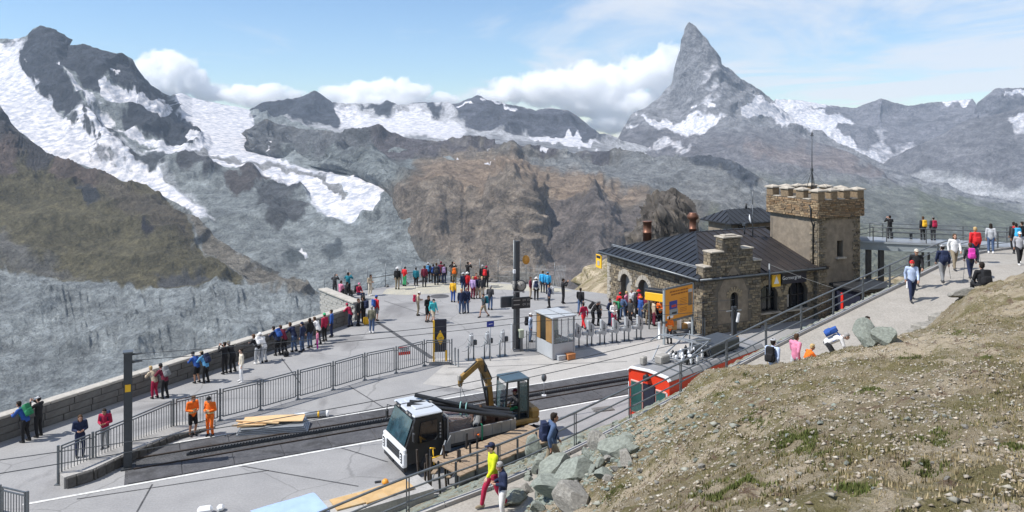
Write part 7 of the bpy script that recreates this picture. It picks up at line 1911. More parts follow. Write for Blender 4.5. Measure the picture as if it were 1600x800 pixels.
mb = MB(); hk = E(719, 597, 31.3); mb.box(s2 + Vector((-.06, 0, -.05)), (.22, .22, .3), 0, bev=.05); mb.lathe((hk.x, hk.y, hk.z - .2), [(.05, 0), (.1, .08), (.1, .2), (.06, .3)], 10); mb.build('quick_coupler', M_CATY, EX)
mb = MB(); mb.box(s2 + Vector((-.14, -.02, .02)), (.1, .2, .22), 0, bev=.02); mb.build('coupler_plate', M_DOORP, EX)
sl = empty('lifting_sling', at(719, 600, 31.2), 0, 'thin rope sling with pale band holding the black pipes', 'sling')
o0 = at(719, 600, 31.2)
mb = MB()
for (px, d) in ((720, 30.4), (729, 30.5)): mb.tube([Vector((0, 0, 0)), at(px, 626, d) - o0], .012, 5)
mb.build('rope', M_STEELD, sl)
for (px, d) in ((720, 30.45), (729, 30.5)):
    c_ = at(px, 638 + (px - 720) * .2, d) - o0; mb = MB(); P = []
    for k in range(17): a = 2 * math.pi * k / 16; P.append(c_ + Vector((.02 * math.cos(a), .24 * math.cos(a), .25 * math.sin(a))))
    mb.tube(P, .022, 6, cap=False); mb.build('band', mat('pale_teal_band', (.22, .42, .40), .6), sl)
# ================================================================ people
import time
def cap_chain(bm, pts, rads, sx=1.0, sy=1.0):
    """overlapping round beads and cones along a limb (fused afterwards by a voxel remesh into one skin)"""
    pts = [Vector(p) for p in pts]
    for i, (p, r) in enumerate(zip(pts, rads)):
        bmesh.ops.create_uvsphere(bm, u_segments=10, v_segments=7, radius=r, matrix=Matrix.Translation(p) @ Matrix.Diagonal((sx, sy, 1, 1)))
    for a, b, r0, r1 in zip(pts[:-1], pts[1:], rads[:-1], rads[1:]):
        d = b - a; L = d.length
        if L < 1e-5: continue
        q = d.to_track_quat('Z', 'Y').to_matrix().to_4x4()
        bmesh.ops.create_cone(bm, cap_ends=True, segments=12, radius1=r0, radius2=r1, depth=L, matrix=Matrix.Translation((a + b) / 2) @ Matrix.Diagonal((sx, sy, 1, 1)) @ q if sx == sy == 1 else Matrix.Translation((a + b) / 2) @ Matrix.Diagonal((sx, sy, 1, 1)) @ q)
def ell(bm, c, r):
    bmesh.ops.create_uvsphere(bm, u_segments=14, v_segments=10, radius=1.0, matrix=Matrix.Translation(Vector(c)) @ Matrix.Diagonal((r[0], r[1], r[2], 1)))
def fuse(name, bm, vox, faces):
    me = bpy.data.meshes.new(name); bm.to_mesh(me); bm.free()
    o = bpy.data.objects.new(name, me); COL.objects.link(o)
    m = o.modifiers.new('r', 'REMESH'); m.mode = 'VOXEL'; m.voxel_size = vox
    s = o.modifiers.new('s', 'SMOOTH'); s.factor = .5; s.iterations = 2
    dg = bpy.context.evaluated_depsgraph_get(); n = len(o.evaluated_get(dg).data.polygons)
    d = o.modifiers.new('d', 'DECIMATE'); d.ratio = min(1.0, faces / max(n, 1))
    dg = bpy.context.evaluated_depsgraph_get()
    out = bpy.data.meshes.new_from_object(o.evaluated_get(dg)); out.name = name
    bpy.data.objects.remove(o); bpy.data.meshes.remove(me)
    out.polygons.foreach_set('use_smooth', [True] * len(out.polygons)); out.materials.clear(); out.materials.append(None)
    return out
def pose(kind):
    """joint positions, facing -Y, 1.75 m tall"""
    J = dict(pel=(0, 0, .94), chest=(0, .01, 1.27), neck=(0, .0, 1.47), head=(0, -.02, 1.625),
             sL=(-.185, .01, 1.41), eL=(-.235, .04, 1.13), wL=(-.225, -.04, .88), sR=(.185, .01, 1.41), eR=(.235, .04, 1.13), wR=(.225, -.04, .88),
             hL=(-.09, 0, .90), kL=(-.105, -.02, .49), aL=(-.11, .03, .08), hR=(.09, 0, .90), kR=(.105, -.02, .49), aR=(.11, .03, .08))
    U = lambda **k: J.update(k)
    if kind == 'walk':
        U(kL=(-.09, -.20, .52), aL=(-.09, -.28, .09), kR=(.09, .10, .50), aR=(.10, .34, .14), eL=(-.23, .14, 1.15), wL=(-.22, .10, .90), eR=(.23, -.06, 1.14), wR=(.2, -.22, .93), neck=(0, -.03, 1.46), head=(0, -.06, 1.61), chest=(0, -.01, 1.26))
    elif kind == 'lean':
        U(pel=(0, .05, .93), chest=(0, -.12, 1.22), neck=(0, -.22, 1.39), head=(0, -.30, 1.53), sL=(-.185, -.17, 1.33), sR=(.185, -.17, 1.33), eL=(-.25, -.32, 1.12), wL=(-.13, -.50, 1.12), eR=(.25, -.32, 1.12), wR=(.13, -.50, 1.12), hL=(-.09, .05, .89), hR=(.09, .05, .89), aL=(-.12, .10, .08), aR=(.12, .02, .08))
    elif kind == 'photo':
        U(eL=(-.30, -.14, 1.28), wL=(-.08, -.32, 1.52), eR=(.30, -.14, 1.28), wR=(.08, -.32, 1.52), chest=(0, .03, 1.27), head=(0, -.01, 1.625))
    elif kind == 'look':      # head down over something in the hands
        U(eL=(-.24, .02, 1.13), wL=(-.10, -.24, 1.12), eR=(.24, .02, 1.13), wR=(.10, -.24, 1.14), neck=(0, -.03, 1.46), head=(0, -.10, 1.59), kR=(.12, -.07, .49))
    elif kind == 'hips':
        U(eL=(-.36, .06, 1.17), wL=(-.20, -.06, .99), aL=(-.16, .02, .08), kL=(-.14, -.02, .49), aR=(.17, .03, .08), kR=(.14, -.02, .49))
    elif kind == 'sit':
        U(pel=(0, 0, .50), chest=(0, -.02, .82), neck=(0, -.06, 1.02), head=(0, -.10, 1.17), sL=(-.185, -.04, .96), sR=(.185, -.04, .96), eL=(-.24, -.12, .70), wL=(-.12, -.32, .62), eR=(.24, -.12, .70), wR=(.12, -.32, .62),
          hL=(-.09, 0, .48), kL=(-.13, -.44, .50), aL=(-.13, -.46, .08), hR=(.09, 0, .48), kR=(.13, -.44, .50), aR=(.13, -.46, .08))
    elif kind == 'bend':      # stooping low, one hand down
        U(pel=(0, .18, .84), chest=(0, -.14, 1.02), neck=(0, -.36, 1.08), head=(0, -.50, 1.10), sL=(-.18, -.28, 1.06), sR=(.18, -.28, 1.06), eL=(-.22, -.36, .80), wL=(-.14, -.46, .60), eR=(.22, -.36, .80), wR=(.14, -.46, .60),
          hL=(-.09, .18, .80), kL=(-.11, .0, .46), aL=(-.12, .12, .08), hR=(.09, .18, .80), kR=(.11, -.06, .47), aR=(.12, -.02, .08))
    elif kind == 'kneel':     # kneeling over the load
        U(pel=(0, .15, .46), chest=(0, -.12, .70), neck=(0, -.30, .82), head=(0, -.42, .86), sL=(-.18, -.23, .78), sR=(.18, -.23, .78), eL=(-.22, -.32, .52), wL=(-.14, -.46, .32), eR=(.22, -.32, .52), wR=(.14, -.46, .32),
          hL=(-.10, .15, .44), kL=(-.14, -.14, .14), aL=(-.14, .32, .10), hR=(.10, .15, .44), kR=(.14, -.14, .14), aR=(.14, .32, .10))
    return {k: Vector(v) for k, v in J.items()}
HEADGEAR = ('hair', 'long', 'cap', 'beanie', 'brim')
TEMPL = {}
def template(kind):
    if kind in TEMPL: return TEMPL[kind]
    J = pose(kind); T = {}
    up = (J['neck'] - J['chest']).normalized(); hd = J['head']
    tilt = Vector((0, -1, 0)).rotation_difference(Vector((0, -1, 0)))
    # ---- skin
    bm = bmesh.new()
    lean_f = (J['head'] - J['neck']); fwd = Vector((0, -1, -.15 if kind in ('look', 'lean') else (-.5 if kind in ('bend', 'kneel') else 0))).normalized(); hup = Vector((1, 0, 0)).cross(fwd) * -1
    if hup.z < 0: hup = -hup
    Hm = Matrix.Translation(hd) @ Matrix(((1, 0, 0), tuple(-fwd), tuple(hup))).transposed().to_4x4()
    def hs(c, r): bmesh.ops.create_uvsphere(bm, u_segments=14, v_segments=10, radius=1.0, matrix=Hm @ Matrix.Translation(Vector(c)) @ Matrix.Diagonal((r[0], r[1], r[2], 1)))
    hs((0, .01, .02), (.075, .092, .10)); hs((0, -.03, -.05), (.058, .062, .072)); hs((0, -.045, -.09), (.032, .035, .028))     # skull, face, chin
    hs((0, -.098, -.028), (.013, .018, .022)); hs((0, -.09, .0), (.009, .014, .03)); hs((.078, .01, -.02), (.010, .02, .03)); hs((-.078, .01, -.02), (.010, .02, .03)); hs((0, -.085, -.068), (.022, .014, .009))
    cap_chain(bm, [J['neck'] - up * .04, hd - hup * .06], [.055, .050])
    for s in 'LR':
        cap_chain(bm, [J['s' + s], J['e' + s], J['w' + s]], [.052, .042, .028])
        cap_chain(bm, [J['h' + s], J['k' + s], J['k' + s].lerp(J['a' + s], .35), J['a' + s]], [.085, .056, .054, .036])
        f = J['a' + s]; cap_chain(bm, [f + Vector((0, .03, -.03)), f + Vector((0, -.12, -.045))], [.036, .030])
        # hand: palm, four fingers of unequal length, thumb from the side
        w = J['w' + s]; d = (w - J['e' + s]).normalized(); side = d.cross(Vector((0, 1, .3))).normalized(); nrm = side.cross(d)
        cap_chain(bm, [w, w + d * .05, w + d * .085], [.026, .032, .030])
        for k, L in enumerate((.062, .074, .070, .054)):
            b0 = w + d * .085 + side * (.030 - .020 * k); cap_chain(bm, [b0, b0 + d * L * .5 + nrm * .008, b0 + d * L * .85 + nrm * .028], [.0105, .010, .009])
        b0 = w + d * .03 + side * .026; cap_chain(bm, [b0, b0 + d * .03 + side * .03, b0 + d * .055 + side * .036], [.012, .011, .0095])
    cap_chain(bm, [J['pel'], J['chest'], J['neck'] - up * .06], [.115, .13, .09], 1.15, .8)
    T['body'] = fuse('body', bm, .009, 3600)
    # ---- jacket
    bm = bmesh.new()
    pel = J['pel']; ch = J['chest']; dn = (pel - ch).normalized()
    cap_chain(bm, [pel + dn * .02, pel.lerp(ch, .5), ch, ch + up * .09], [.150, .146, .160, .135], 1.12, .82)
    for s in 'LR':
        cap_chain(bm, [J['s' + s], J['s' + s].lerp(J['e' + s], .6), J['e' + s], J['e' + s].lerp(J['w' + s], .9)], [.076, .066, .060, .046])
        cap_chain(bm, [ch + up * .09, J['s' + s]], [.105, .078])
    cap_chain(bm, [J['neck'] - up * .07, J['neck'] - up * .005], [.085, .064])                       # collar
    ell(bm, J['neck'] + Vector((0, .055, -.035)), (.085, .05, .05))
    T['jacket'] = fuse('jacket', bm, .016, 1300)
    # ---- trousers / shorts
    for nm, k in (('trousers', 1.0), ('shorts', .42)):
        bm = bmesh.new(); cap_chain(bm, [pel - dn * .05, pel + dn * .03], [.135, .138], 1.1, .85)
        for s in 'LR':
            h, kn, a = J['h' + s], J['k' + s], J['a' + s]
            if nm == 'trousers': cap_chain(bm, [h, kn, kn.lerp(a, .4), a + (kn - a) * .06], [.102, .073, .070, .055])
            else: cap_chain(bm, [h, h.lerp(kn, .85)], [.104, .088])
        T[nm] = fuse(nm, bm, .016, 900)
    # ---- shoes
    bm = bmesh.new()
    for s in 'LR':
        f = J['a' + s]
        if kind == 'kneel': cap_chain(bm, [f, f + Vector((0, .10, -.03)), f + Vector((0, .14, -.06))], [.05, .045, .04])
        else: cap_chain(bm, [f + Vector((0, .04, -.03)), f + Vector((0, -.06, -.035)), f + Vector((0, -.15, -.045))], [.050, .047, .036]); cap_chain(bm, [f + Vector((0, .02, .03)), f + Vector((0, .03, -.03))], [.048, .05])
    T['shoes'] = fuse('shoes', bm, .012, 500)
    # ---- headgear in head space
    def hfuse(nm, items, faces=420, vox=.010):
        bm = bmesh.new()
        for c, r in items: bmesh.ops.create_uvsphere(bm, u_segments=16, v_segments=10, radius=1.0, matrix=Hm @ Matrix.Translation(Vector(c)) @ Matrix.Diagonal((r[0], r[1], r[2], 1)))
        return fuse(nm, bm, vox, faces)
    T['hair'] = hfuse('hair', [((0, .028, .045), (.088, .094, .092)), ((0, .05, -.01), (.080, .065, .08)), ((0, -.045, .095), (.06, .04, .025))])
    T['long'] = hfuse('hair', [((0, .028, .045), (.090, .096, .092)), ((0, .065, -.05), (.082, .05, .12)), ((0, .085, -.15), (.075, .035, .11)), ((.07, .02, -.06), (.022, .04, .09)), ((-.07, .02, -.06), (.022, .04, .09))])
    T['cap'] = hfuse('cap', [((0, .015, .062), (.090, .104, .075)), ((0, -.12, .045), (.062, .062, .014)), ((0, .02, .135), (.012, .012, .012))])
    T['beanie'] = hfuse('beanie', [((0, .018, .058), (.092, .106, .090)), ((0, .018, .03), (.096, .11, .03))])
    T['brim'] = hfuse('sun_hat', [((0, .015, .07), (.088, .10, .075)), ((0, .01, .04), (.165, .175, .016))])
    # ---- backpack
    b = MB(); back = (ch + pel) / 2 + Vector((0, 0, .07)); ax = (ch - pel).normalized(); ang = math.atan2(-(ch - pel).y, (ch - pel).z)
    Mx = Matrix.Rotation(ang, 3, 'X'); c = back + Mx @ Vector((0, .235, .06))
    bm = bmesh.new()
    for (o_, r) in (((0, 0, 0), (.15, .105, .25)), ((0, .07, -.06), (.11, .07, .12)), ((0, .01, .2), (.13, .095, .09)), ((.13, .01, -.1), (.05, .06, .1)), ((-.13, .01, -.1), (.05, .06, .1))):
        p = c + Mx @ Vector(o_); bmesh.ops.create_cube(bm, size=1.0, matrix=Matrix.Translation(p) @ Mx.to_4x4() @ Matrix.Diagonal((r[0] * 1.75, r[1] * 1.75, r[2] * 1.75, 1)))
    for s in (-1, 1): cap_chain(bm, [c + Mx @ Vector((s * .10, -.07, .2)), ch + up * .135 + Vector((s * .12, 0, .035)), ch + Vector((s * .135, -.115, .03)), pel.lerp(ch, .45) + Vector((s * .17, -.03, 0))], [.022, .024, .022, .018])
    T['backpack'] = fuse('backpack', bm, .018, 620)
    # ---- features: eyes, brows, mouth
    b = MB()
    for s in (-1, 1):
        p = Hm @ Vector((s * .03, -.086, .0)); b.lathe((p.x, p.y, p.z), [(.004, -.009), (.010, -.004), (.010, .004), (.004, .009)], 8)
        q0, q1 = Hm @ Vector((s * .016, -.090, .022)), Hm @ Vector((s * .048, -.080, .020)); b.bar(q0, q1, .008, .006)
    b.bar(Hm @ Vector((-.022, -.094, -.068)), Hm @ Vector((.022, -.094, -.068)), .007, .006)
    T['face'] = b.mesh('facial_features', [None])
    # ---- reflective bands for work wear
    b = MB()
    for t in (.25, .62):
        p = pel.lerp(ch, t); b.lathe((0, 0, 0), [(.178, -.025), (.178, .025)], 18, cap=False)
        for i in range(len(b.v) - 36, len(b.v)):
            x, y, z = b.v[i]; v = Mx @ Vector((x, y * .80, z)) + p; b.v[i] = tuple(v)
    T['bands'] = b.mesh('reflective_bands', [None], fix=False)
    T['J'] = J; TEMPL[kind] = T; return T
PC = dict(black=(.018, .018, .02), charcoal=(.045, .046, .05), navy=(.020, .028, .065), blue=(.03, .085, .30), lightblue=(.10, .30, .52), skyblue=(.05, .38, .68), teal=(.02, .17, .22), turquoise=(.07, .48, .50), denim=(.07, .11, .20), paleblue=(.42, .50, .66), grey=(.20, .205, .21), lightgrey=(.42, .43, .45),
          white=(.74, .73, .72), beige=(.45, .37, .27), khaki=(.24, .20, .14), olive=(.14, .135, .095), brown=(.12, .075, .05), maroon=(.15, .02, .04), red=(.58, .025, .03), crimson=(.36, .02, .06), pink=(.62, .22, .33), magenta=(.62, .05, .36), lilac=(.36, .26, .46), orange=(.80, .16, .02), yellow=(.75, .42, .03),
          lime=(.56, .62, .02), green=(.03, .20, .09), brightgreen=(.05, .40, .16), blond=(.45, .32, .15), darkhair=(.022, .016, .012), brownhair=(.07, .04, .022), greyhair=(.30, .29, .28), purple=(.18, .07, .24), cream=(.62, .56, .46), patterned=(.40, .40, .42))
PCM = {k: mat('cloth_' + k, v, .85, 0, .16, 9, spec=.25, bump=.3) for k, v in PC.items()}
SKIN = [mat('skin_tone', (.46, .26, .18), .55, var=.06, scale=6), mat('skin_tone_tan', (.36, .19, .12), .55, var=.06, scale=6), mat('skin_tone_fair', (.55, .34, .25), .55, var=.06, scale=6)]
M_EYE = mat('facial_dark', (.05, .028, .022), .5); M_REFL = mat('reflective_tape', (.62, .60, .30), .4, var=.05)
def setm(o, m):
    o.material_slots[0].link = 'OBJECT'; o.material_slots[0].material = m
_pn = 0
ALLP = []
def person(loc, pose_, yaw, scale, top, legs, headw, headc, pack, label, group=None, shoe='black', bands=False, shorts=False, cat='person', fm=None):
    """one figure: Empty at the feet; body, clothes, headgear, backpack as parts"""
    global _pn; _pn += 1
    T = template(pose_); h = empty('person', loc, R(yaw), label, cat, group)
    h.scale = (scale * (1.02 if top in ('navy', 'black') else 1.0), scale, scale)
    def put(key, name, m): o = bpy.data.objects.new(name, T[key]); COL.objects.link(o); o.parent = h; setm(o, m); return o
    body = put('body', 'body', SKIN[_pn % 3])
    put('face', 'facial_features', M_EYE)
    put('jacket', 'jacket', PCM[top])
    put('shorts' if shorts else 'trousers', 'shorts' if shorts else 'trousers', PCM[legs])
    put('shoes', 'shoes', PCM[shoe])
    if headw in ('cap', 'beanie', 'brim'): put('hair', 'hair', PCM[('brownhair', 'greyhair', 'darkhair')[_pn % 3]])
    put(headw, {'hair': 'hair', 'long': 'hair', 'cap': 'cap', 'beanie': 'beanie', 'brim': 'sun_hat'}[headw], PCM[headc])
    if pack: put('backpack', 'backpack', PCM[pack])
    if bands: put('bands', 'reflective_bands', M_REFL)
    ALLP.append(h); return h
WY = -118
def crowd(rows, z=0.0, group=None):
    for (px, py, ps, yaw, sc, top, legs, hw, hc, pack, label, *opt) in rows:
        person(gnd(px, py, z), ps, yaw, sc, top, legs, hw, hc, pack, label, group, shorts='s' in opt, shoe=next((x for x in opt if x in PC), 'black'), bands='b' in opt)
PARA = [
 (39, 690, 'lean', -100, 1.02, 'blue', 'black', 'hair', 'darkhair', 'green', 'man in blue with a green backpack leaning on the parapet at far left'),
 (60, 682, 'photo', -100, .99, 'black', 'black', 'cap', 'lightgrey', '', 'person in black with pale cap taking a picture over the parapet'),
 (125, 714, 'look', 35, 1.0, 'navy', 'navy', 'long', 'brownhair', '', 'woman in navy with long brown hair behind the left end of the bar fence'),
 (164, 701, 'look', 10, .98, 'crimson', 'grey', 'hair', 'darkhair', 'navy', 'woman in crimson jacket and grey trousers looking down behind the bar fence'),
 (241, 622, 'lean', WY, .93, 'beige', 'crimson', 'hair', 'blond', '', 'blond woman in beige jacket and red trousers at the parapet'),
 (257, 622, 'lean', WY, 1.0, 'maroon', 'black', 'beanie', 'black', 'grey', 'person in maroon with a grey backpack at the parapet beside a blond woman'),
 (307, 598, 'lean', WY, .95, 'blue', 'black', 'beanie', 'black', '', 'person in blue jacket and black shorts at the parapet', 's'),
 (321, 598, 'lean', WY, .98, 'lightblue', 'black', 'cap', 'khaki', 'navy', 'person in light blue jacket with khaki cap and dark backpack at the parapet'),
 (351, 584, 'photo', WY, .98, 'black', 'black', 'hair', 'darkhair', '', 'black clad person raising a camera over the parapet left of a woman in white'),
 (363, 581, 'lean', WY, 1.0, 'black', 'black', 'cap', 'olive', '', 'black clad person with olive cap leaning on the parapet'),
 (377, 597, 'hips', -60, 1.0, 'cream', 'white', 'hair', 'darkhair', '', 'woman in cream jacket and white trousers standing alone on the promenade', 'white'),
 (402, 568, 'lean', WY, .98, 'black', 'lightgrey', 'cap', 'brown', 'white', 'person in black top and pale trousers with a white backpack at the parapet', 'white'),
 (412, 566, 'lean', WY, 1.0, 'white', 'lightgrey', 'brim', 'white', '', 'person in white shirt and white sun hat at the parapet'),
 (433, 555, 'lean', WY, 1.0, 'navy', 'black', 'hair', 'darkhair', 'blue', 'person with a bright blue backpack bending over the parapet'),
 (444, 553, 'lean', WY, 1.0, 'maroon', 'black', 'hair', 'brownhair', '', 'person in maroon jacket leaning on the parapet beside a blue backpack'),
 (459, 549, 'lean', WY, 1.02, 'navy', 'denim', 'hair', 'brownhair', '', 'person in navy jacket and jeans at the parapet left of the pink child'),
 (472, 549, 'hips', WY + 20, 1.0, 'navy', 'denim', 'beanie', 'navy', '', 'person in navy jacket and navy beanie next to the pink child'),
 (484, 543, 'stand', WY, 1.02, 'black', 'denim', 'long', 'darkhair', '', 'long haired person in black jacket and jeans at the parapet behind the pink child'),
 (497, 538, 'lean', WY, 1.0, 'white', 'charcoal', 'hair', 'brownhair', '', 'person in white top at the parapet just beyond the pink child'),
 (496, 546, 'stand', -80, .66, 'pink', 'magenta', 'hair', 'darkhair', '', 'small child dressed in pink on the promenade', 'white'),
 (507, 533, 'stand', WY, 1.0, 'crimson', 'black', 'beanie', 'brightgreen', '', 'person in crimson jacket with green beanie at the parapet'),
 (518, 526, 'stand', WY + 30, .98, 'blue', 'navy', 'hair', 'darkhair', '', 'man in blue jacket last in the row along the parapet'),
 (547, 510, 'lean', WY, .92, 'crimson', 'navy', 'beanie', 'crimson', '', 'person in crimson with crimson hat at the inner corner of the parapet'),
 (560, 509, 'stand', 80, 1.05, 'black', 'black', 'hair', 'brownhair', '', 'tall person in black at the end of the parapet beside a navy backpack'),
 (568, 505, 'stand', WY, 1.04, 'black', 'black', 'hair', 'darkhair', 'navy', 'person in black with a navy backpack at the end of the parapet'),
 (581, 520, 'stand', 170, 1.0, 'olive', 'denim', 'hair', 'greyhair', '', 'person in olive jacket and jeans seen from behind at the end of the parapet', 'white'),
 (588, 501, 'stand', 140, 1.0, 'red', 'grey', 'beanie', 'blue', 'blue', 'person in red jacket with blue hat and blue backpack beyond the parapet end', 's')]
RIM = [
 (523, 462, 'photo', 170, 1.0, 'charcoal', 'charcoal', 'beanie', 'grey', '', 'person in charcoal photographing behind the pale block wall'),
 (532, 464, 'sit', 150, .98, 'pink', 'charcoal', 'hair', 'darkhair', '', 'person in pink sitting behind the pale block wall'),
 (541, 466, 'sit', 140, .98, 'black', 'charcoal', 'hair', 'darkhair', '', 'person in black sitting behind the pale block wall'),
 (544, 462, 'photo', 175, 1.06, 'teal', 'black', 'hair', 'darkhair', '', 'person in teal jacket standing with raised arms behind the block wall'),
 (560, 468, 'sit', 60, 1.0, 'crimson', 'navy', 'beanie', 'pink', 'black', 'seated person in crimson with pink hat beyond the block wall'),
 (578, 462, 'look', 60, .98, 'beige', 'cream', 'long', 'darkhair', '', 'woman with long dark hair in beige clothes by the lookout fence', 'white'),
 (621, 452, 'stand', 170, 1.05, 'black', 'khaki', 'brim', 'white', 'black', 'person in black jacket and khaki trousers with white hat at the lookout fence'),
 (632, 447, 'look', 150, .95, 'red', 'brightgreen', 'hair', 'darkhair', '', 'person in red jacket and bright green trousers at the lookout fence'),
 (650, 449, 'stand', 180, .95, 'teal', 'black', 'hair', 'darkhair', '', 'person in teal jacket and black trousers at the lookout fence', 'white'),
 (663, 448, 'stand', 180, 1.02, 'maroon', 'charcoal', 'hair', 'brownhair', '', 'person in maroon jacket at the lookout fence right of the teal jacket'),
 (669, 441, 'stand', 175, .98, 'charcoal', 'charcoal', 'brim', 'lightgrey', 'lightblue', 'person with pale hat and light blue backpack at the lookout fence'),
 (677, 442, 'stand', 185, .92, 'navy', 'black', 'hair', 'darkhair', 'blue', 'person with a blue backpack in the middle of the lookout fence row'),
 (682, 445, 'stand', 180, 1.06, 'navy', 'black', 'hair', 'brownhair', 'charcoal', 'tall person in navy with a charcoal backpack at the lookout fence'),
 (689, 441, 'stand', 170, 1.02, 'maroon', 'navy', 'beanie', 'maroon', '', 'person in maroon jacket and maroon beanie at the lookout fence'),
 (694, 443, 'stand', 180, .96, 'charcoal', 'navy', 'hair', 'darkhair', 'lilac', 'person with a lilac backpack at the right end of the lookout row'),
 (707, 440, 'photo', 170, 1.0, 'black', 'black', 'hair', 'darkhair', '', 'person in black photographing behind an orange backpack at the fence'),
 (710, 445, 'stand', 180, .98, 'olive', 'olive', 'cap', 'cream', 'orange', 'person with an orange backpack and cream cap near the lookout fence'),
 (731, 440, 'photo', 150, .98, 'black', 'black', 'hair', 'darkhair', '', 'person in black photographing at the lookout fence above the red jackets'),
 (754, 447, 'stand', 185, 1.02, 'black', 'black', 'cap', 'lightgrey', '', 'person in black with pale cap at the right of the central group'),
 (760, 449, 'stand', 150, 1.02, 'charcoal', 'black', 'beanie', 'crimson', 'red', 'person with a red backpack at the right edge of the central group'),
 (724, 459, 'stand', 200, .98, 'navy', 'denim', 'brim', 'lightgrey', '', 'person in navy with pale sun hat left of a red jacket in the central group'),
 (730, 459, 'stand', 170, 1.0, 'red', 'maroon', 'brim', 'white', '', 'person in red jacket with white hat in the central group'),
 (739, 467, 'stand', 150, 1.0, 'lilac', 'maroon', 'hair', 'blond', '', 'blond person in lilac jacket in the central group'),
 (744, 461, 'stand', 30, 1.0, 'red', 'khaki', 'hair', 'brownhair', '', 'person in red jacket half hidden in the central group'),
 (747, 466, 'stand', 10, 1.0, 'navy', 'beige', 'hair', 'brownhair', '', 'person in navy jacket and beige shorts facing the camera in the central group', 's'),
 (753, 467, 'stand', 15, 1.0, 'charcoal', 'beige', 'hair', 'blond', '', 'blond person in charcoal jacket and beige trousers in the central group'),
 (708, 472, 'stand', 165, .97, 'yellow', 'blue', 'hair', 'brownhair', '', 'person in yellow jacket and blue trousers alone on the lookout'),
 (721, 490, 'stand', 10, 1.02, 'navy', 'denim', 'hair', 'blond', '', 'left one of a couple in navy jackets and jeans on the lookout'),
 (729, 489, 'stand', -20, 1.06, 'navy', 'denim', 'hair', 'greyhair', '', 'right grey haired one of a couple in navy jackets on the lookout'),
 (653, 493, 'look', 100, .98, 'beige', 'khaki', 'cap', 'white', 'crimson', 'hiker with a crimson backpack and white cap looking at a phone'),
 (668, 503, 'look', 60, 1.06, 'black', 'black', 'hair', 'darkhair', '', 'man in black jacket and shorts beside a turquoise jacket', 's'),
 (677, 506, 'walk', 40, .98, 'turquoise', 'beige', 'cap', 'black', 'teal', 'person in turquoise jacket and beige shorts behind the totem sign', 's'),
 (756, 496, 'walk', -60, .96, 'charcoal', 'khaki', 'hair', 'darkhair', 'teal', 'hiker with a teal backpack and khaki shorts walking on the lookout', 's'),
 (766, 484, 'look', 160, 1.04, 'charcoal', 'denim', 'hair', 'greyhair', '', 'grey haired man in charcoal jacket and jeans left of the clock mast'),
 (829, 467, 'stand', 80, .98, 'maroon', 'beige', 'hair', 'brownhair', '', 'person in maroon jacket and beige trousers right of the clock mast'),
 (838, 469, 'stand', 175, 1.02, 'white', 'black', 'brim', 'white', 'navy', 'person in white jacket with navy backpack and white hat right of the clock mast'),
 (848, 457, 'stand', 170, 1.0, 'skyblue', 'charcoal', 'hair', 'brownhair', '', 'left one of two people in sky blue jackets near the net frames'),
 (856, 459, 'stand', 180, 1.0, 'skyblue', 'navy', 'cap', 'lightblue', '', 'right one of two people in sky blue jackets, wearing a light blue cap'),
 (858, 481, 'stand', -80, 1.0, 'navy', 'black', 'hair', 'darkhair', 'lightgrey', 'person in navy with a pale grey backpack on the lookout'),
 (880, 474, 'photo', 100, 1.08, 'black', 'black', 'hair', 'darkhair', '', 'tall person in black taking a picture alone on the lookout'),
 (907, 490, 'walk', 165, 1.06, 'black', 'denim', 'hair', 'darkhair', '', 'man in black jacket and jeans walking away towards the station'),
 (912, 514, 'walk', -150, 1.0, 'crimson', 'red', 'hair', 'darkhair', '', 'person dressed all in red walking past the ticket gates'),
 (927, 509, 'lean', 70, 1.02, 'black', 'black', 'beanie', 'grey', 'black', 'person in black with grey beanie and black backpack behind the ticket gates'),
 (936, 509, 'stand', 120, .96, 'charcoal', 'black', 'hair', 'greyhair', '', 'grey haired person in charcoal behind the ticket gates'),
 (829, 534, 'stand', 80, 1.02, 'paleblue', 'denim', 'cap', 'white', 'black', 'man in pale blue shirt with white cap and black backpack beside the kiosk')]
QUEUE = [
 (953, 507, 'navy', 'denim', 'hair', 'darkhair', '', 'in navy jacket and jeans at the left end'), (959, 511, 'white', 'crimson', 'hair', 'brownhair', '', 'in white jacket and crimson trousers in front'),
 (966, 504, 'green', 'black', 'hair', 'darkhair', 'green', 'with a green backpack'), (973, 500, 'denim', 'denim', 'hair', 'brownhair', '', 'in denim jacket'), (969, 494, 'red', 'black', 'beanie', 'red', '', 'with red hat and red jacket near the first arch'),
 (979, 492, 'pink', 'black', 'hair', 'blond', '', 'in pink jacket near the first arch'), (985, 507, 'charcoal', 'black', 'hair', 'brownhair', '', 'in charcoal right behind the fifth gate'), (987, 490, 'lightgrey', 'black', 'hair', 'greyhair', 'white', 'with a white backpack at the station door'),
 (993, 496, 'black', 'black', 'hair', 'darkhair', '', 'in black between the two arches'), (1001, 503, 'blue', 'denim', 'brim', 'orange', '', 'in blue jacket with orange sun hat'), (998, 492, 'crimson', 'black', 'brim', 'red', '', 'with a red sun hat near the second arch'),
 (1009, 498, 'maroon', 'black', 'hair', 'darkhair', '', 'in maroon under the canopy box'), (1013, 507, 'olive', 'khaki', 'hair', 'brownhair', '', 'in olive jacket beside the last gate'), (1018, 500, 'brown', 'black', 'cap', 'beige', '', 'in brown with beige cap under the canopy box'),
 (1022, 509, 'beige', 'maroon', 'hair', 'darkhair', '', 'in beige jacket and maroon trousers by the bollard'), (1025, 497, 'black', 'navy', 'cap', 'white', '', 'in black with white cap under the canopy box')]
t_p = time.time()
crowd(PARA, 0, 'visitors along the parapet'); crowd(RIM, 0, 'visitors on the lookout')
rr = random.Random(12)
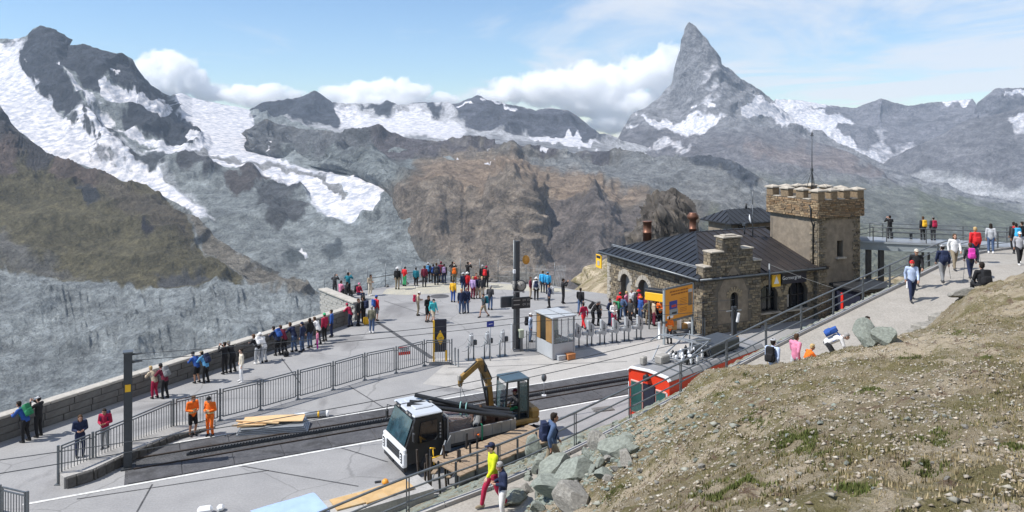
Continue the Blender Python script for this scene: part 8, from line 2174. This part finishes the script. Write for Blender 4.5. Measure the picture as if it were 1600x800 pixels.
for (px, py, top, legs, hw, hc, pack, lab) in QUEUE:
    person(gnd(px, py), rr.choice(('stand', 'stand', 'look', 'hips')), rr.choice((-60, 20, 60, 100, 150)), rr.uniform(.95, 1.03), top, legs, hw, hc, pack, 'person ' + lab + ' in the station queue', 'visitors queuing at the station')
crowd([(1032, 508, 'look', -20, 1.0, 'orange', 'black', 'hair', 'darkhair', '', 'worker in orange jacket left of the orange information board', 'b'),
       (1046, 537, 'look', 190, .98, 'orange', 'charcoal', 'hair', 'brownhair', '', 'worker in orange vest seen from behind below the orange information board', 'b'),
       (301, 681, 'look', 50, 1.02, 'orange', 'black', 'hair', 'brownhair', '', 'worker in orange jacket and black shorts beside the fence', 'b', 's'),
       (328, 681, 'look', -10, 1.0, 'orange', 'orange', 'beanie', 'black', '', 'worker in full orange work wear with black beanie beside the fence', 'b')], 0, 'track workers')
# bridge, path and slope
def onb(s, n): return bp_(s, n, 0.0)
def sb(px, n):                                # bridge station seen at a photo column
    best = min(np.linspace(-1, 15, 400), key=lambda s: abs(800 + onb(s, n).x / onb(s, n).y * F_PX - px)); return onb(best, n)
for (px, n, ps, yaw, top, legs, hw, hc, pack, lab) in (
  (1390, 2.0, 'photo', 180, 'black', 'charcoal', 'hair', 'darkhair', '', 'person in black on the footbridge near the tower'),
  (1442, 2.0, 'stand', 180, 'charcoal', 'black', 'hair', 'brownhair', 'yellow', 'person with a yellow backpack on the footbridge'),
  (1458, 2.0, 'stand', 175, 'charcoal', 'charcoal', 'cap', 'grey', 'crimson', 'person with a crimson backpack on the footbridge')):
    person(sb(px, n), ps, yaw, 1.0, top, legs, hw, hc, pack, lab, 'visitors on the footbridge')
def onpath(px, off, dz=0.0):
    """point on the path: column px of the photograph, off metres from the railing"""
    best = min(range(len(RL)), key=lambda i: abs(800 + (RL[i] + SV[i] * off).x / (RL[i] + SV[i] * off).y * F_PX - px)); p = RL[best] + SV[best] * off; return Vector((p.x, p.y, p.z + dz))
for (px, off, ps, yaw, sc, top, legs, hw, hc, pack, lab, *opt) in (
  (1549, .7, 'stand', 150, 1.0, 'lightgrey', 'denim', 'long', 'darkhair', '', 'woman in pale top with long dark hair at the bend of the upper railing', 'white'),
  (1583, .6, 'stand', 170, 1.0, 'charcoal', 'black', 'hair', 'darkhair', 'red', 'person with a red backpack at the far right railing'),
  (1597, .7, 'stand', 190, 1.0, 'black', 'black', 'hair', 'darkhair', '', 'person in black at the far right edge by the railing'),
  (1421, 1.7, 'walk', -15, 1.04, 'paleblue', 'navy', 'beanie', 'red', '', 'person in pale blue jacket with red hat walking down the path'),
  (1431, 1.0, 'walk', -20, 1.06, 'black', 'black', 'cap', 'cream', '', 'person in black with cream cap walking beside a red hat on the path'),
  (1472, 1.6, 'walk', 170, 1.05, 'navy', 'grey', 'cap', 'lightgrey', 'navy', 'hiker with a navy backpack and grey trousers walking up the path'),
  (1491, 1.1, 'walk', -10, 1.05, 'white', 'khaki', 'long', 'brownhair', '', 'woman in white top and khaki trousers coming down the path'),
  (1522, 1.2, 'stand', 170, 1.08, 'red', 'navy', 'hair', 'blond', 'red', 'person in red jacket with red backpack on the upper path'),
  (1517, 2.3, 'walk', 165, 1.0, 'charcoal', 'navy', 'hair', 'brownhair', 'magenta', 'hiker with a magenta backpack and poles on the upper path'),
  (1586, 1.6, 'stand', 170, 1.04, 'charcoal', 'black', 'hair', 'darkhair', 'skyblue', 'person with a sky blue backpack at the right edge of the path'),
  (1591, 3.0, 'walk', -20, 1.0, 'patterned', 'black', 'cap', 'white', '', 'person in patterned grey and white jacket with white cap at the right edge', 'white'),
  (1213, 2.4, 'walk', 140, 1.04, 'paleblue', 'khaki', 'cap', 'lightgrey', 'black', 'man in pale blue shirt with grey cap and black backpack beyond the crest'),
  (1243, 2.6, 'walk', 120, .98, 'pink', 'lightgrey', 'hair', 'brownhair', '', 'woman in pink jacket beyond the crest of the slope'),
  (1259, 3.0, 'lean', 100, .86, 'orange', 'charcoal', 'hair', 'blond', '', 'blond person in bright orange jacket bending behind the crest'),
  (1305, 2.8, 'bend', 75, .98, 'white', 'charcoal', 'hair', 'greyhair', 'blue', 'person in white jacket with a blue backpack stooping on the path'),
  (1352, 3.0, 'sit', 30, 1.0, 'charcoal', 'charcoal', 'hair', 'darkhair', '', 'dark haired person sitting behind the green boulder')):
    person(onpath(px, off), ps, yaw, sc, top, legs, hw, hc, pack, lab, 'visitors on the path', shorts='s' in opt, shoe=next((x for x in opt if x in PC), 'charcoal'))
p = ray_hill(1536, 446); person(Vector((p.x, p.y, p.z - .50)), 'sit', 175, 1.0, 'black', 'black', 'hair', 'darkhair', 'black', 'person in black sitting on the slope edge beside the upper path', 'visitors on the path')
person(onpath(765, 1.2), 'walk', -70, 1.05, 'lime', 'crimson', 'cap', 'navy', '', 'man in lime yellow jacket and dark red trousers with navy cap on the lower path', 'visitors on the path', shoe='khaki')
person(onpath(792, 1.7, -.15), 'look', -75, .94, 'navy', 'white', 'beanie', 'greyhair', '', 'man in navy jacket with grey beanie behind the lime yellow jacket', 'visitors on the path', shoe='white')
person(onpath(858, 1.3, .22), 'walk', 100, 1.08, 'denim', 'khaki', 'hair', 'darkhair', 'navy', 'backpacker with a large navy pack seen from behind above the green rocks', 'visitors on the path')
# worker on the truck and operator in the cab
TM4 = Matrix.Translation(TKO) @ Matrix.Rotation(KRZ, 4, 'Z') @ Matrix.Scale(TKS, 4)
person(TM4 @ Vector((BX0 + 1.30, .22, BZ_ + .08)), 'kneel', 165, 1.0, 'grey', 'black', 'hair', 'brownhair', '', 'worker in grey shirt with orange boots kneeling on the bricks in the truck', 'track workers', shoe='orange', shorts=True)
person(EO + Matrix.Rotation(TRZ, 3, 'Z') @ Vector((.20, -.08, .72)), 'sit', -90 + math.degrees(TRZ), 1.0, 'charcoal', 'green', 'cap', 'maroon', '', 'operator in dark jacket sitting in the excavator cab', 'track workers')
# things carried: trekking poles and bags
def pole(px, off, dx, label):
    b = onpath(px, off); mb = MB(); mb.tube([(0, 0, 0), (dx, 0, 1.02)], .011, 5); mb.tube([(dx, 0, 1.02), (dx * 1.1, 0, 1.15)], .018, 6); o = mb.build('trekking_pole', M_STEEL); o.location = b; tag(o, label, 'trekking pole', 'trekking poles')
pole(1486, 1.6, -.15, 'thin trekking pole held by the hiker with the navy backpack'); pole(1504, 2.3, .1, 'left trekking pole of the hiker with the magenta backpack'); pole(1532, 2.2, -.18, 'right trekking pole of the hiker with the magenta backpack')
def bag(loc_, s, m, label):
    b = empty('bag', loc_, .4, label, 'bag'); mb = MB(); mb.box((0, 0, s[2] / 2), s, 0, bev=min(s) * .25); mb.build('bag_body', m, b); mb = MB(); mb.tube([(-s[0] * .25, 0, s[2]), (-s[0] * .2, 0, s[2] + .12), (s[0] * .2, 0, s[2] + .12), (s[0] * .25, 0, s[2])], .012, 5); mb.build('handle', PCM['black'], b)
bag(gnd(572, 507), (.35, .25, .5), PCM['yellow'], 'yellow brown bag standing at the foot of the parapet end')
bag(gnd(567, 470), (.32, .25, .42), PCM['black'], 'black bag beside the seated person in crimson')
bag(gnd(447, 557), (.3, .2, .3), PCM['black'], 'black bag on the promenade by the parapet')
bag(onpath(1424, 1.6, .55), (.34, .08, .32), PCM['white'], 'white shopping bag held by the person with the red hat')
print('people', _pn, round(time.time() - t_p, 1))
# ================================================================ rocks, stones and turf on the slope
M_SLATE = island_mat('green_slate', [(.17, .205, .175), (.26, .29, .25), (.13, .16, .145), (.32, .325, .275), (.22, .215, .175)], .85, .7, 6)
M_SLATE2 = island_mat('grey_slate', [(.20, .19, .17), (.28, .265, .235), (.15, .147, .135)], .9, .7, 6)
def slab_rock(seed, sub=3):
    """angular block: a faceted lump cut by a few random planes"""
    r_ = random.Random(seed); bm = bmesh.new(); bmesh.ops.create_icosphere(bm, subdivisions=sub, radius=1.0)
    pl = [(Vector((r_.gauss(0, 1), r_.gauss(0, 1), r_.gauss(0, .8))).normalized(), r_.uniform(.45, .8)) for _ in range(11)]
    for v in bm.verts:
        for n_, d_ in pl:
            k = v.co.dot(n_) - d_
            if k > 0: v.co -= n_ * k
    V = np.array([v.co[:] for v in bm.verts]); q = (ridged3(V * 2.2 + seed, 4, seed) - .4) * .10
    for v, k in zip(bm.verts, q): v.co *= 1 + k
    me = bpy.data.meshes.new('slate_block'); bm.to_mesh(me); bm.free(); return me
SLABS = [slab_rock(k) for k in range(9)]
rr = random.Random(40)
def rock(px, py, s, m, label, name='slate_block', group=None, sink=.25, p=None):
    p = p or ray_hill(px, py); o = link(name, rr.choice(SLABS), None, m); sx, sy, sz = s
    o.location = (p.x, p.y, p.z + sz * (1 - sink) * .5); k_ = .74 if name == 'boulder' and px < 970 else .56; sx *= k_; sy *= k_; sz *= k_; o.scale = (sx, sy, sz); o.rotation_euler = (rr.uniform(-.35, .35), rr.uniform(-.35, .35), rr.random() * 6.3)
    return tag(o, label, 'rock', group)
for (px, py, s, lab) in (
  (1352, 538, (.95, .7, .75), 'big rounded pale green boulder on the crest beside the path'), (1385, 536, (.7, .5, .45), 'lower green grey rock right of the big crest boulder'),
  (835, 712, (.75, .6, .75), 'tall pale green boulder beside the man in navy'), (850, 738, (.8, .6, .5), 'broad green boulder below the tall pale one'), (905, 745, (1.1, .7, .40), 'wide flat green slab in the middle of the rock bank'),
  (868, 770, (1.2, .8, .38), 'flat blue green slab near the bottom of the rock bank'), (935, 700, (.6, .45, .4), 'pale cream block at the top of the rock bank'), (962, 712, (.8, .6, .45), 'smooth green grey boulder at the right of the rock bank'),
  (1046, 612, (.55, .4, .5), 'mottled rock standing at the corner of the red train'), (1075, 590, (.9, .5, .35), 'pale green rock below the railing right of the train'),
  (895, 792, (.9, .7, .4), 'brown grey slab at the bottom edge of the rock bank'), (805, 785, (.9, .6, .30), 'flat pale green slab at the feet of the man in navy'), (1505, 462, (.9, .6, .3), 'dark layered rock ledge sticking out at the crest near the upper path')):
    rock(px, py, s, M_SLATE2 if ('brown' in lab or 'cream' in lab or 'dark' in lab) else M_SLATE, lab, 'boulder')
rock(0, 0, (1.25, .9, 1.5), M_SLATE, 'pale green boulder hiding the legs of the backpacker', 'boulder', p=onpath(862, 2.15))
for k in range(95):
    t = rr.random(); px = 800 + t * 250 + rr.gauss(0, 26); py = 790 - t * 150 + rr.uniform(-40, 70) * (1 - t * .5)
    if py > 798 or py < 600 or px > 985: continue
    sz = rr.uniform(.12, .42); rock(px, py, (sz * rr.uniform(.8, 1.5), sz * rr.uniform(.7, 1.1), sz * rr.uniform(.45, .9)), M_SLATE if rr.random() < .7 else M_SLATE2, 'loose broken slate block in the rock bank beside the lower path', 'slate_block', 'broken slate blocks in the bank')
for k in range(60):
    i = rr.randrange(6, len(RL) - 30); p = RL[i] - SV[i] * rr.uniform(.5, 1.6); p.z = hz1(p.x, p.y); sz = rr.uniform(.08, .26)
    rock(0, 0, (sz * 1.4, sz, sz * .7), M_SLATE, 'small green stone on the bank just below the path railing', 'slate_block', 'stones below the path railing', p=p)
# flat edging slabs along the near side of the path
for i, (px, off) in enumerate(((1380, 3.7), (1405, 3.75), (1430, 3.8), (1455, 3.8), (1478, 3.8))):
    p = onpath(px, off); mb = MB(); mb.box((0, 0, 0), (1.5, .75, .28), 0, bev=.06); o = mb.build('edging_slab', M_SLATE2); j = min(range(len(RL)), key=lambda q: (RL[q] - p).length)
    o.location = (p.x, p.y, p.z + .10); o.rotation_euler = (rr.uniform(-.05, .05), rr.uniform(-.05, .05), math.atan2(-SV[j].x, SV[j].y) + rr.uniform(-.1, .1) + math.pi)
    tag(o, ['first', 'second', 'third', 'fourth', 'fifth'][i] + ' flat grey edging slab from the left along the near side of the path', 'slab', 'edging slabs of the path')
# scattered single stones on the turf
for k in range(70):
    px = rr.uniform(960, 1600); py = rr.uniform(600, 798)
    p = ray_hill(px, py)
    if p.y > 26: continue
    sz = rr.uniform(.025, .07) * min(1.3, p.y / 9); rock(0, 0, (sz * 1.4, sz, sz * .7), M_SLATE2 if rr.random() < .6 else M_SLATE, 'small flat stone lying on the dry turf of the slope', 'turf_stone', 'small stones on the turf', p=p, sink=.6)
# dry grass, green cushions and grit: far too many to count
nr = np.random.RandomState(5)
def scatter(n, dens, lo=2.0, hi=27.0):
    Y = lo + (hi - lo) * nr.rand(n) ** 0.75; X = (nr.rand(n) * 1.18 - .28) * Y * .86; Z = hill_z(X, Y); sd, pz, pw2 = path_rel(X, Y)
    ok = (sd > pw2 + .9) & (nr.rand(n) < dens(X, Y)); return X[ok], Y[ok], Z[ok]
def blades(name, X, Y, Z, h, w, cols, lean=.5, lab=None):
    n = len(X); a = nr.rand(n) * 6.283; hh = h * (.5 + nr.rand(n)); ww = w * (.6 + .8 * nr.rand(n)); l = lean * hh * nr.rand(n); b = nr.rand(n) * 6.283
    P = np.empty((n, 3, 3)); P[:, 0] = np.stack([X - np.cos(a) * ww, Y - np.sin(a) * ww, Z - .02], -1); P[:, 1] = np.stack([X + np.cos(a) * ww, Y + np.sin(a) * ww, Z - .02], -1)
    P[:, 2] = np.stack([X + np.cos(b) * l, Y + np.sin(b) * l, Z + hh], -1)
    me = bpy.data.meshes.new(name); me.vertices.add(3 * n); me.vertices.foreach_set('co', P.ravel()); me.loops.add(3 * n); me.loops.foreach_set('vertex_index', np.arange(3 * n, dtype=np.int32))
    me.polygons.add(n); me.polygons.foreach_set('loop_start', (np.arange(n) * 3).astype(np.int32)); me.update(calc_edges=True)
    o = link(name, me, None, island_mat(name + '_blades', cols, .9, 0, 2)); o['kind'] = 'stuff'
    if lab: o['label'] = lab
nf = lambda X, Y, s, sd_: fbm(X * s, Y * s, 4, sd_)
X, Y, Z = scatter(260000, lambda X, Y: sstep(.44, .62, nf(X, Y, .9, 3)) * .9 + .08)
blades('dry_grass', X, Y, Z, .026, .008, [(.36, .29, .17), (.25, .20, .11), (.44, .36, .22), (.20, .17, .085), (.30, .235, .135)])
X, Y, Z = scatter(200000, lambda X, Y: sstep(.48, .60, nf(X, Y, .6, 8)))
blades('olive_turf', X, Y, Z, .026, .008, [(.13, .13, .05), (.19, .175, .07), (.10, .10, .04), (.23, .19, .09)])
gx, gy, gz_ = [], [], []
for (px, py, rpx, n) in ((1250, 686, 44, 5200), (1285, 694, 26, 2200), (1145, 766, 42, 4200), (1160, 590, 16, 900), (1460, 690, 22, 900), (1045, 655, 14, 700), (1290, 715, 20, 900), (1180, 655, 30, 1500), (1360, 610, 18, 800), (1500, 520, 20, 800), (1540, 560, 18, 600), (1440, 730, 22, 900), (960, 768, 18, 900), (1420, 560, 16, 600), (1120, 620, 20, 700), (1580, 700, 20, 600), (1340, 770, 26, 900)):
    c = ray_hill(px, py); r_ = rpx / F_PX * c.y; q = nr.randn(n, 2) * np.array([r_, r_ * 1.5]) * .55; k = nf(c.x + q[:, 0], c.y + q[:, 1], 5, 2) > .44
    gx.append(c.x + q[k, 0]); gy.append(c.y + q[k, 1])
gx = np.concatenate(gx); gy = np.concatenate(gy); blades('green_tufts', gx, gy, hill_z(gx, gy), .032, .009, [(.105, .145, .04), (.15, .175, .05), (.085, .10, .03), (.20, .19, .075)])
def grit(name, n, dens, s0, s1, m):
    X, Y, Z = scatter(n, dens); n = len(X); s = s0 + (s1 - s0) * nr.rand(n) ** 3
    base = np.array([[1, 0, 0], [-.5, .87, 0], [-.5, -.87, 0], [0, 0, .8], [.2, .1, -.6]]); F = np.array([[0, 1, 3], [1, 2, 3], [2, 0, 3], [1, 0, 4], [2, 1, 4], [0, 2, 4]])
    a = nr.rand(n) * 6.283; J = base[None] * (1 + .45 * (nr.rand(n, 5, 3) - .5)); c, sn = np.cos(a)[:, None], np.sin(a)[:, None]
    P = np.stack([(J[..., 0] * c - J[..., 1] * sn), (J[..., 0] * sn + J[..., 1] * c) * .8, J[..., 2] * .55], -1) * s[:, None, None] + np.stack([X, Y, Z + s * .1], -1)[:, None]
    V = P.reshape(-1, 3); FF = (F[None] + 5 * np.arange(n)[:, None, None]).reshape(-1, 3)
    me = bpy.data.meshes.new(name); me.vertices.add(len(V)); me.vertices.foreach_set('co', V.ravel()); me.loops.add(FF.size); me.loops.foreach_set('vertex_index', FF.ravel().astype(np.int32))
    me.polygons.add(len(FF)); me.polygons.foreach_set('loop_start', (np.arange(len(FF)) * 3).astype(np.int32)); me.update(calc_edges=True)
    o = link(name, me, None, m); o['kind'] = 'stuff'
M_GRIT = island_mat('turf_grit', [(.40, .35, .28), (.30, .25, .19), (.46, .43, .37), (.24, .20, .15), (.34, .34, .29)], .95, 0, 5)
grit('gravel', 80000, lambda X, Y: .25 + .75 * sstep(.45, .6, nf(X, Y, .5, 21)), .006, .05, M_GRIT)
def bank_dens(X, Y): return np.exp(-(((X - .9) / 2.6) ** 2 + ((Y - 19.5) / 4.0) ** 2))
grit('slate_debris', 60000, lambda X, Y: np.minimum(1, 1.2 * bank_dens(X, Y)), .02, .12, M_SLATE)
# small cushions of dry heath on the bank behind the station
